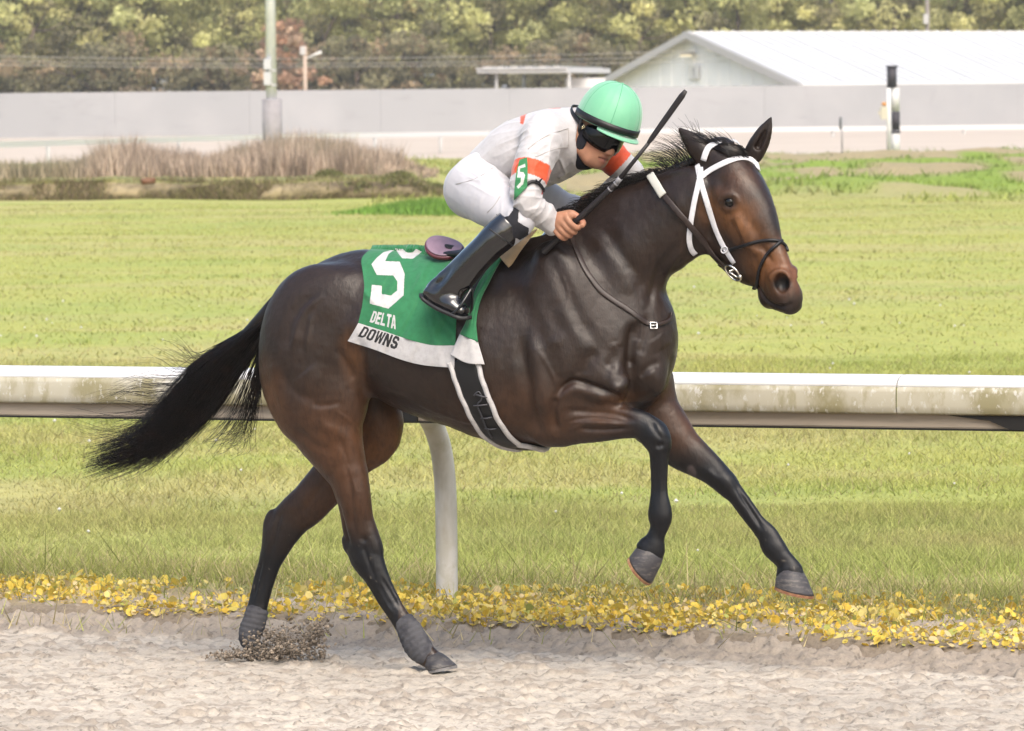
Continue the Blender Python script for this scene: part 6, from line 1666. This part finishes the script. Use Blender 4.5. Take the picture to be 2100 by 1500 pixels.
# hands: palm, four curled fingers and a thumb, closed on the whip / the reins
WH0, WH1 = P(1123, 510, .195), P(1263, 377, .235)
wax = WH1 - WH0; wax /= np.linalg.norm(wax)
def hand(f, wrist, whip_c, ax, out, up):
    """whip_c: where the index finger grips; ax: along the stick; out: away from the horse; up: across the stick towards the back of the hand"""
    pc = whip_c - ax * .030 + up * .038 + out * .012
    f.loft([dict(c=wrist, a=.029, b=.027, e=None), dict(c=wrist * .45 + pc * .55, a=.033, b=.031, e=None), dict(c=pc + up * -.004, a=.038, b=.030, e=None)], k=.014)
    f.ell(pc - up * .008 + out * .004, (.045, .030, .028), ax=ax, k=.014)
    for i, (dl, ln, r) in enumerate(((.004, 1.0, .0105), (-.018, 1.06, .0108), (-.040, 1.0, .0102), (-.060, .84, .0090))):
        b0 = whip_c + ax * dl
        pts_ = [b0 + up * .040 + out * .020, b0 + up * .022 + out * .034, b0 - up * .004 * ln + out * .036, b0 - up * .022 * ln + out * .022, b0 - up * .024 * ln + out * .002, b0 - up * .012 - out * .012]
        f.loft([dict(c=q, a=r * s2, b=r * s2, e=None) for q, s2 in zip(pts_, (1.05, 1.12, 1.0, 1.02, .92, .8))], k=.0045, ref=3)
    th = [pc + ax * .022 - out * .012 + up * .006, pc + ax * .045 - out * .016 - up * .008, whip_c + ax * .026 - out * .006 - up * .016, whip_c + ax * .022 + out * .012 - up * .030]
    f.loft([dict(c=q, a=r, b=r, e=None) for q, r in zip(th, (.016, .013, .0115, .009))], k=.008, ref=3)
GRIP = P(1178, 458, .208)
outv = np.array([.10, 1, .12]); outv -= wax * (outv @ wax); outv /= np.linalg.norm(outv)
upv = np.cross(outv, wax); upv = upv if upv @ (WR - GRIP) > 0 else -upv
hand(BF, WR + (WR - EL) * .02, GRIP, wax, outv, upv)
GF = P(1222, 420, -.165)
rax = np.array([.55, .25, .8]); rax /= np.linalg.norm(rax); of = np.array([.1, -1, .1]); of -= rax * (of @ rax); of /= np.linalg.norm(of)
uf = np.cross(of, rax); uf = uf if uf @ (WRF - GF) > 0 else -uf
hand(BF, WRF, GF, rax, of, uf)
BV, BQ, BN = finish(BF, 2, lambda V: .0004 * fbm(V * 60, 2, 2))
def skin_col(V):
    c = np.tile(np.array([.43, .215, .135]), (len(V), 1)) * (1 + .10 * fbm(V * 45, 3, 6))[:, None]
    def b(p, r, col, s=1.0):
        w = (s * np.clip(1 - np.linalg.norm((V - p) / r, axis=1), 0, 1))[:, None]; w = np.clip(w, 0, 1); c[:] = c * (1 - w) + np.asarray(col) * w
    b(jh(.088, 0, -.077), .024, (.33, .10, .085), 1.4)
    b(jh(.06, 0, -.10), .05, (.30, .17, .125), .9)                          # shaved chin
    b(jh(.085, 0, -.062), .022, (.26, .15, .115), .9)
    b(jh(.07, .05, -.035), .035, (.48, .18, .12), .6); b(jh(.07, -.05, -.035), .035, (.48, .18, .12), .6)
    b(jh(.104, 0, -.045), .02, (.50, .20, .14), .6)
    b(GRIP + wax * .03, .03, (.50, .19, .13), .7)
    return c
M_skin = mat('skin', tint=True, rough=.5, spec=.4, bump=[(260, .15, .0008)])
M_skin.node_tree.nodes['Principled BSDF'].inputs['Subsurface Weight'].default_value = .12
M_skin.node_tree.nodes['Principled BSDF'].inputs['Subsurface Radius'].default_value = (.012, .004, .002)
jobj('body', BV, BQ, [M_skin], col=skin_col(BV))
BBVH = BVHTree.FromPolygons(W(BV).tolist(), BQ.tolist())
# ---- jersey
JE = Field(np.array([P(945, 400, 0)[0] - .12, -.36, P(1000, 500, 0)[2]]), np.array([P(1330, 300, 0)[0] + .08, .42, 2.08]), .0034)
body_loft(JE, TORSO, .03)
JE.ell(P(1112, 282, .165), (.10, .075, .075), ax=SH - EL, k=.04)
JE.ell(P(1215, 298, -.14), (.09, .07, .075), ax=SHF - ELF, k=.04)
body_loft(JE, ARMN[:-1] + [(WR + (EL - WR) * .06, .041, .039, None)], .025)
body_loft(JE, ARMF, .025)
body_loft(JE, [(P(1162, 284, .0), .09, .105, None), (P(1184, 280, .012), .086, .088, None), (P(1200, 286, .03), .080, .080, None)], .02)
JE.loft([dict(c=P(1236, 284, .055), a=.094, b=.092, e=None), dict(c=P(1216, 286, .04), a=.082, b=.080, e=None), dict(c=P(1200, 285, .03), a=.070, b=.070, e=None)], k=.006, sub=True)
for k_, (c_, r_2) in enumerate((((1057, 340, .30), .02),)): pass
def ridged(q, s): return (1 - np.abs(vnoise(q, s))) ** 2
def folds3(V):
    d = np.zeros(len(V)); warp = .5 * np.stack([vnoise(V * 5, 61), vnoise(V * 5, 62), vnoise(V * 5, 63)], 1)
    # puckers across the arms
    for A_, B2, s in ((SH, P(1089, 350, .262), .7), (P(1089, 350, .262), EL, 1.0), (EL, WR, .9), (SHF, ELF, .8)):
        ax_ = B2 - A_; l_ = np.linalg.norm(ax_); ax_ = ax_ / l_; t = (V - A_) @ ax_; off = V - A_ - np.outer(t, ax_); rr = np.linalg.norm(off, axis=1)
        w = np.clip(1 - rr / .12, 0, 1) ** .5 * np.clip(1 - np.abs(t / l_ - .5) / .75, 0, 1)
        q = np.stack([t * 34, off[:, 1] * 9 + off[:, 0] * 6, off[:, 2] * 9], 1) + warp * 1.6
        d += s * w * .0075 * (ridged(q, 21) - .45)
    # long tension folds over the back, ribs and chest
    px = pixof(V)
    al = V @ np.array([.86, 0, .5]); ac = V @ np.array([-.5, 0, .86])
    w = np.exp(-((px[:, 0] - 1035) / 75) ** 2) * (px[:, 1] > 250)
    d += w * .0075 * (ridged(np.stack([al * 9, V[:, 1] * 10, ac * 27], 1) + warp * 1.8, 22) - .45)
    w = np.exp(-((px[:, 0] - 1150) / 55) ** 2 - ((px[:, 1] - 345) / 45) ** 2)
    d += w * .0085 * (ridged(np.stack([V[:, 0] * 26, V[:, 1] * 16, V[:, 2] * 8], 1) + warp * 1.5, 23) - .45)
    d += .0024 * (ridged(V * np.array([13, 12, 18]) + warp, 24) - .45) + .0018 * fbm(V * 9, 2, 4)
    return d
V, Q, N = finish(JE, 3, folds3)
def band(V, A_, B2, t0, t1, rmax):
    ax_ = B2 - A_; l_ = np.linalg.norm(ax_); t = (V - A_) @ ax_ / l_ ** 2; rr = np.linalg.norm(V - A_ - np.outer(t, ax_), axis=1)
    return (t > t0) & (t < t1) & (rr < rmax)
def facing(V, N):
    d = W(V) - CAMP; return ((N @ B3.T) * d).sum(1) < 0
px = pixof(V); fc = facing(V, N)
ORANGE, RED = np.array([.72, .085, .022]), np.array([.42, .015, .02])
C = np.tile(np.array([.56, .545, .56]), (len(V), 1)) * (1 + .04 * fbm(V * 14, 3, 2))[:, None]
arm_only = px[:, 0] < 1136
C[band(V, SH, EL, .44, .70, .10) & (arm_only | ~fc)] = ORANGE
C[band(V, SHF, ELF, .18, .62, .080)] = ORANGE
C[fc & in_poly(px, [(1066, 230), (1090, 224), (1078, 237), (1073, 256), (1067, 253), (1067, 240)])] = ORANGE
C[in_poly(px, [(1085, 212), (1150, 212), (1150, 223), (1110, 223.5), (1085, 228)])] = ORANGE
hem = fc & in_poly(px, [(1112, 386), (1134, 387), (1160, 380), (1172, 372), (1178, 358), (1183, 366), (1176, 380), (1160, 390), (1130, 398), (1110, 400)])
C[hem] = RED
M_silk = mat('white_silks', tint=True, rough=.52, sheen=.25, spec=.4, noise=(45, .93, .4, .7), bump=[(500, .2, .0006), (34, .45, .005)])
jobj('jersey', V, Q, [M_silk], col=C)
JBVH = BVHTree.FromPolygons(W(V).tolist(), Q.tolist())
# collar edge and yoke seam as raised piping on the jersey
M_seam = mat('seam_thread', (.50, .48, .47), rough=.7)
mb = MB()
for pix in ([(1083, 306), (1100, 292), (1125, 277), (1150, 268), (1165, 264)], [(1165, 264), (1166, 284), (1165, 300)], [(1165, 302), (1145, 304), (1120, 313), (1098, 322)]):
    p_, n_ = on_body(pix, .001, 5, (JBVH,)); mb.tube(p_, .0016, 5)
obj('yoke_seam', raw_mesh('yoke_seam', JL(Lc(np.vstack(mb.v))), mb.f, [M_seam]), JO)
# armband with the number
pxa = coons([(1066, 328), (1081, 323)], [(1054, 411), (1080, 384)], [(1066, 328), (1060, 350), (1056, 380), (1054, 411)], [(1081, 323), (1082, 345), (1081, 384)], 40, 90)
A5 = [(1077, 336), (1078, 343), (1067, 346), (1066, 353), (1074, 354), (1077, 360), (1073, 378), (1063, 388), (1060, 383), (1068, 374), (1069, 365), (1061, 365), (1063, 342)]
def col_arm(p):
    C = np.tile(np.array([.035, .235, .085]), (len(p), 1)); C[in_poly(p, A5)] = (.62, .66, .62); return C
g = drape(pxa, .007, 5, (JBVH,))
o = obj('armband', raw_mesh('armband', JL(Lc(g.reshape(-1, 3))), grid_faces(90, 40), [M_cloth], col=col_arm(pxa.reshape(-1, 2))), JO); solidify(o, .003)
p_, n_ = on_body([(1078, 381), (1090, 373), (1103, 376), (1112, 388), (1116, 394)], .003, 5, (JBVH,))
V_, F_ = strap_geo(p_, n_, .012, .004); obj('sleeve_strap', raw_mesh('sleeve_strap', JL(Lc(V_)), F_, [M_blackl]), JO)
mb = MB()
for e in ((1096, 368), (1107, 371), (1110, 366), (1094, 378)):
    a_, _ = surf(1101, 376, JBVH, .008); b_ = a_ + (PW(*e, .3) - PW(1101, 376, .3)); mb.tube([a_, (a_ + b_) / 2 + [0, -.006, 0], b_], [.0045, .0035, .001], 6)
obj('strap_knot', raw_mesh('strap_knot', JL(Lc(np.vstack(mb.v))), mb.f, [M_blackl]), JO)
# ---- breeches
TF = Field(np.array([P(900, 400, 0)[0] - .06, -.38, P(1000, 520, 0)[2]]), np.array([P(1200, 300, 0)[0] + .05, .40, P(1000, 270, 0)[2]]), .0045)
body_loft(TF, [prr(936, 352, 1010, 418, .13), prr(952, 330, 1032, 404, .138), prr(974, 308, 1056, 396, .142)], .03)
body_loft(TF, LEGN, .035); body_loft(TF, LEGF, .035)
TF.ell(P(978, 392, .03), (.115, .15, .105), ax=(1, 0, -.3), k=.03)
def folds4(V):
    px = pixof(V); warp = .5 * np.stack([vnoise(V * 5, 71), vnoise(V * 5, 72), vnoise(V * 5, 73)], 1); d = .0014 * fbm(V * 10, 2, 9)
    w = np.exp(-((px[:, 0] - 1050) / 32) ** 2 - ((px[:, 1] - 425) / 45) ** 2); d += w * .006 * (ridged(np.stack([px[:, 0] / 14, px[:, 1] / 40, V[:, 1] * 8], 1) + warp, 31) - .45)
    w = np.exp(-((px[:, 0] - 1005) / 55) ** 2 - ((px[:, 1] - 365) / 32) ** 2); d += w * .006 * (ridged(np.stack([(px[:, 0] + px[:, 1]) / 60, (px[:, 1] - .6 * px[:, 0]) / 13, V[:, 1] * 6], 1) + warp, 32) - .45)
    d += .0018 * (ridged(V * np.array([10, 9, 15]) + warp, 33) - .45)
    return d
V, Q, N = finish(TF, 3, folds4)
px = pixof(V); fc = facing(V, N)
C = np.tile(np.array([.60, .595, .64]), (len(V), 1)) * (1 + .03 * fbm(V * 16, 2, 3))[:, None]
kp = [(1018, 440), (1028, 446), (1043, 444), (1052, 432), (1055, 419), (1064, 430), (1062, 455), (1074, 463), (1084, 468), (1083, 482), (1066, 492), (1040, 480)]
C[fc & in_poly(px, [(1140, 430), (1158, 424), (1176, 428), (1190, 440), (1186, 460), (1130, 460)])] = (.06, .055, .07)
jobj('breeches', V, Q, [mat('white_breeches', tint=True, rough=.6, sheen=.15, noise=(30, .95, .4, .7), bump=[(350, .15, .0008), (20, .2, .004)])], col=C)
TBVH = BVHTree.FromPolygons(W(V).tolist(), Q.tolist())
gx, gy = np.meshgrid(np.arange(1014, 1088, 1.0), np.arange(416, 496, 1.0)); gp = np.stack([gx, gy], -1)
g = drape(gp, .004, 2, (TBVH,)); Fk = grid_faces(*gx.shape); cen_ = gp.reshape(-1, 2)[Fk].mean(1)
o = obj('knee_guard', raw_mesh('knee_guard', JL(Lc(g.reshape(-1, 3))), Fk[in_poly(cen_, kp)], [mat('black_suede', (.014, .014, .020), rough=.8)]), JO); solidify(o, .003)
mb = MB()
for pix in ([(1010, 345), (985, 362), (960, 372), (935, 378)], [(1000, 436), (1015, 420), (1026, 402)]):
    p_, n_ = on_body(pix, .0005, 5, (TBVH,)); mb.tube(p_, .0015, 5)
obj('breeches_seam', raw_mesh('breeches_seam', JL(Lc(np.vstack(mb.v))), mb.f, [M_seam]), JO)
# ---- boots
M_boot = mat('patent_black_leather', (.006, .006, .0085), rough=.10, spec=.6, coat=1.0, bump=[(26, .10, .006), (9, .12, .01)])
M_sole = mat('boot_sole', (.02, .02, .022), rough=.5)
for mv in (np.ones(3), mirv):
    rows = bootrows(mv); cc = np.array([r[0] for r in rows]); ft = [P(x, y, v) * mv for x, y, v in ((884, 594, .335), (905, 612, .335), (932, 627, .34), (952, 640, .345))]
    allp = np.vstack([cc, ft]); f = Field(allp.min(0) - .09, allp.max(0) + .09, .0038)
    body_loft(f, rows, .012)
    f.loft([dict(c=c, a=a, b=b, e=None) for c, a, b in zip(ft, (.036, .036, .031, .022), (.036, .042, .044, .034))], k=.03)
    # open top
    tdir = cc[0] - cc[1]; tdir /= np.linalg.norm(tdir)
    f.cut(cc[0] + tdir * .006, tdir + np.array([.12, 0, .0]))
    ank = P(905, 578, .35) * mv
    def rel(V): 
        t = np.linalg.norm(V - ank, axis=1); w = np.clip(1 - t / .11, 0, 1)
        return w * .006 * np.sin((V @ np.array([60, 20, -75.])) + 3 * vnoise(V * 14, 8)) + .0012 * fbm(V * 12, 2, 5)
    V, Q, N = finish(f, 3, rel)
    bo = jobj('boot', V, Q, [M_boot])
    sp = crom(np.array([P(x, y, .335 if x < 900 else .343) * mv for x, y in ((864, 604), (880, 617), (900, 630), (928, 642), (952, 651), (964, 650))]), 5)
    ws = np.interp(np.linspace(0, 1, len(sp)), [0, .1, .35, .75, 1], [.02, .034, .034, .045, .018])
    V2 = []; 
    for p, w in zip(sp, ws): V2 += [p + [0, -w, .004], p + [0, w, .004], p + [0, w, -.009], p + [0, -w, -.009]]
    F2 = [[i * 4 + j, i * 4 + (j + 1) % 4, (i + 1) * 4 + (j + 1) % 4, (i + 1) * 4 + j] for i in range(len(sp) - 1) for j in range(4)] + [[3, 2, 1, 0], [(len(sp) - 1) * 4 + j for j in range(4)]]
    obj('sole', raw_mesh('sole', JL(np.array(V2)), F2, [M_sole]), bo)
    if mv[1] > 0:
        BOBVH = BVHTree.FromPolygons(W(V).tolist(), Q.tolist())
        p_, n_ = on_body([(995, 463), (1012, 476), (1030, 489), (1050, 503)], .0, 5, (BOBVH,)); V_, F_ = strap_geo(p_, n_, .006, .003)
        obj('boot_band', raw_mesh('boot_band', JL(Lc(V_)), F_, [M_sole]), bo)
# ---- neck gaiter
f = Field(JC + [-.24, -.24, -.26], JC + [.16, .24, .12], .004)
f.loft([dict(c=jh(-.035, 0, -.005), a=.074, b=.088, e=None), dict(c=jh(-.012, 0, -.045), a=.084, b=.084, e=None), dict(c=jh(-.03, 0, -.085), a=.076, b=.074, e=None), dict(c=P(1190, 288, .02), a=.068, b=.068, e=None)], k=.01)
f.ell(jh(.080, 0, -.050), (.092, .069, .10), ax=JF, k=.006, sub=True)
f.ell(jh(.0, 0, .06), (.15, .14, .06), ax=JF, k=.006, sub=True)
V, Q, N = finish(f, 3, lambda V: .0015 * fbm(V * 20, 2, 1))
jobj('neck_gaiter', V, Q, [mat('navy_knit', (.012, .013, .022), rough=.85, bump=[(300, .3, .001)])])
# ---- helmet
_p, _r = R(19), R(12)
_F = np.array([math.cos(hy) * math.cos(_p), math.sin(hy) * math.cos(_p), -math.sin(_p)]); _U = np.array([math.cos(hy) * math.sin(_p), math.sin(hy) * math.sin(_p), math.cos(_p)])
GF_, GL_, GU_ = _F, math.cos(_r) * Lf0 - math.sin(_r) * _U, math.cos(_r) * _U + math.sin(_r) * Lf0
HC = P(1247, 248, .045)
ra, rb, rc = .122, .107, .138
def helm(th, ph, s=1.0):
    """th around (0 = forward, + = left), ph up from the rim"""
    cp, sp = math.copysign(abs(math.cos(ph)) ** .86, math.cos(ph)), math.copysign(abs(math.sin(ph)) ** .95, math.sin(ph))
    return HC + s * (ra * cp * math.cos(th) * GF_ + rb * cp * math.sin(th) * GL_ + rc * sp * GU_)
M_mint = mat('mint_helmet_silk', (.17, .50, .30), rough=.6, sheen=.35, coat=.08, noise=(3.0, (.22, .56, .35), .4, .65), bump=[(400, .12, .0006), (12, .12, .004)])
n_, m_ = 72, 22; V = []
for i in range(m_ + 1):
    ph = -.12 + (math.pi / 2 + .12) * i / m_
    for j in range(n_):
        th = 2 * math.pi * j / n_
        seam = .985 + .015 * min(1, abs(((th * 6 / (2 * math.pi)) + .5) % 1 - .5) * 16) * 1.0
        V.append(helm(th, ph, seam))
Fc = [[i * n_ + j, i * n_ + (j + 1) % n_, (i + 1) * n_ + (j + 1) % n_, (i + 1) * n_ + j] for i in range(m_) for j in range(n_)]
HEL = obj('helmet', raw_mesh('helmet', JL(np.array(V)), Fc, [M_mint]), JO); solidify(HEL, .006)
def ringband(ph0, ph1, s, name, m, th0=0, th1=2 * math.pi, closed=True, parent=HEL, n=80):
    V = []; k = n if closed else n + 1
    for j in range(k):
        th = th0 + (th1 - th0) * j / n
        for ph, sc in ((ph0, s), (ph1, s), (ph1, s - .02), (ph0, s - .02)): V.append(helm(th, ph, sc))
    Fc = [[j * 4 + q, ((j + 1) % k) * 4 + q, ((j + 1) % k) * 4 + (q + 1) % 4, j * 4 + (q + 1) % 4] for j in range(k if closed else k - 1) for q in range(4)]
    return obj(name, raw_mesh(name, JL(np.array(V)), Fc, [m]), parent)
ringband(-.10, .05, 1.055, 'helmet_band', M_blackl)
M_seamg = mat('helmet_seam', (.10, .36, .21), rough=.7)
for k in range(6):
    th = math.radians(20 + 60 * k); arc = np.array([helm(th, ph, 1.022) for ph in np.linspace(.02, math.pi / 2, 16)])
    V_, F_ = tube_geo(arc, .0013, 5); obj('cover_seam', raw_mesh('cover_seam', JL(V_), F_, [M_seamg]), HEL)
V_, F_ = sphere_geo((.007, .007, .004), 10, 6); obj('cover_button', raw_mesh('cover_button', JL(V_ + helm(0, math.pi / 2, 1.02)), F_, [M_mint]), HEL)
# peak and rear tail of the cover
def peak(th0, th1, ln, name):
    V = []; n = 30
    for j in range(n + 1):
        th = th0 + (th1 - th0) * j / n; w = math.sin(math.pi * j / n) ** .6
        b0 = helm(th, -.13, .99); d = (math.cos(th) * GF_ + math.sin(th) * GL_); o = b0 + d * ln * w - GU_ * (.006 + .006 * w)
        V += [b0, o, o - GU_ * .004, b0 - GU_ * .005]
    Fc = [[j * 4 + q, (j + 1) * 4 + q, (j + 1) * 4 + (q + 1) % 4, j * 4 + (q + 1) % 4] for j in range(n) for q in range(4)]
    return obj(name, raw_mesh(name, JL(np.array(V)), Fc, [M_mint]), HEL)
peak(-1.05, 1.05, .026, 'peak'); peak(math.pi - .5, math.pi + .5, .016, 'cover_tail')
# goggles and their strap, chin strap
M_gog = mat('smoked_lens', (.003, .003, .004), rough=.12, spec=.45)
V = []; n = 40
for j in range(n + 1):
    th = -1.35 + 2.7 * j / n; bridge = math.exp(-(th / .16) ** 2)
    hh = .040 * (1 - .42 * (abs(th) / 1.35) ** 3); rf = 1 + .05 * math.cos(th * 2)
    for u, s in ((hh, .985), (hh * .6, 1.06), (-hh * .5, 1.06), (-hh + .016 * bridge, .985), (-hh * .5 + .008 * bridge, .90), (hh * .6, .90)):
        V.append(jh(0, 0, -.012) + s * rf * (.101 * math.cos(th) * JF + .086 * math.sin(th) * JL_) + JU * u)
Fc = [[j * 6 + q, (j + 1) * 6 + q, (j + 1) * 6 + (q + 1) % 6, j * 6 + (q + 1) % 6] for j in range(n) for q in range(6)] + [[5, 4, 3, 2, 1, 0], [n * 6 + q for q in range(6)]]
GOG = obj('goggles', raw_mesh('goggles', JL(np.array(V)), Fc, [M_gog]), JO)
mb = MB()
for sg in (-1, 1):
    pts_ = [jh(.022, sg * .090, -.004), jh(-.02, sg * .094, .008), jh(-.07, sg * .088, .02), jh(-.115, sg * .055, .03), jh(-.132, 0, .035)]
    p_ = crom(np.array(pts_), 6); V2, F2 = strap_geo(p_, np.array([q - JC - JU * ((q - JC) @ JU) for q in p_]), .016, .003); mb.add(V2, F2)
obj('goggle_strap', raw_mesh('goggle_strap', JL(np.vstack(mb.v)), mb.f, [M_blackl]), GOG)
mb = MB()
for sg in (-1, 1):
    p_ = crom(np.array([helm(sg * 1.75, -.1, .97), jh(.0, sg * .082, -.03), jh(.02, sg * .068, -.08), jh(.035, sg * .03, -.118), jh(.04, 0, -.124)]), 6)
    V2, F2 = strap_geo(p_, np.array([q - jh(0, 0, -.04) for q in p_]), .014, .003); mb.add(V2, F2)
obj('chin_strap', raw_mesh('chin_strap', JL(np.vstack(mb.v)), mb.f, [M_blackl]), HEL)
mb = MB(); mb.tube([jh(.018, -.094, -.002), jh(.022, -.096, -.012), jh(.028, -.094, -.002), jh(.022, -.096, .006), jh(.018, -.094, -.002)], .0022, 6, False)
obj('goggle_clip', raw_mesh('goggle_clip', JL(np.vstack(mb.v)), mb.f, [mat('gilt_metal', (.6, .5, .3), rough=.25, metal=1.0)]), GOG)
# ---- whip
WHP = thing_from('whip', 'long black riding whip held upright in the jockey\'s near hand', 'whip', W(GRIP))
tipc = P(1407, 186, .27); mid = P(1330, 294, .25)
M_whip = mat('black_whip', (.020, .017, .019), rough=.5, bump=[(150, .3, .001)])
a_ = WH0 - wax * .02
pts_ = crom(np.array([a_, WH0, GRIP, WH1]), 6)
V_, F_ = tube_geo(W(pts_), np.interp(np.linspace(0, 1, len(pts_)), [0, .05, .8, 1], [.012, .0125, .0115, .0095]), 12)
obj('handle', raw_mesh('handle', local(WHP, V_), F_, [M_whip]), WHP)
V_, F_ = tube_geo(W(np.array([WH1, WH1 * .5 + mid * .5, mid])), [.0085, .0072, .0065], 10); obj('shaft', raw_mesh('shaft', local(WHP, V_), F_, [M_whip]), WHP)
pw_ = W(crom(np.array([mid, mid * .8 + tipc * .2, mid * .5 + tipc * .5, tipc]), 5)); V_, F_ = strap_geo(pw_, np.tile(VD * 1.0 + [0, 0, .1], (len(pw_), 1)), np.interp(np.linspace(0, 1, len(pw_)), [0, .15, .5, .93, 1], [.012, .018, .020, .022, .013]), .006)
obj('flap', raw_mesh('flap', local(WHP, V_), F_, [M_whip]), WHP)
mb = MB()
for t in (.86, 1.0):
    q = GRIP * (1 - t) + WH1 * t; mb.tube(W(np.array([q - wax * .003, q + wax * .003])), .0128 - .002 * t, 12)
mb.tube(W(np.array([WH1, WH1 + (mid - WH1) * .14])), .0098, 12)
obj('handle_ring', raw_mesh('handle_ring', local(WHP, np.vstack(mb.v)), mb.f, [mat('whip_silver_tape', (.26, .26, .28), rough=.4)]), WHP)
# ---- thin autumn haze
M_haze = bpy.data.materials.new('haze'); M_haze.use_nodes = True
hn = M_haze.node_tree.nodes; hn.remove(hn['Principled BSDF']); pv = hn.new('ShaderNodeVolumePrincipled')
pv.inputs['Color'].default_value = (.92, .92, .90, 1); pv.inputs['Density'].default_value = .0003; pv.inputs['Anisotropy'].default_value = .2
M_haze.node_tree.links.new(pv.outputs[0], hn['Material Output'].inputs['Volume'])
hb_ = MB(); hb_.box((0, 2925, 10.35), (6200, 6450, 23.3))
obj('haze', hb_.mesh('haze', [M_haze]), kind='stuff', label='thin pale haze lying over the whole racecourse')
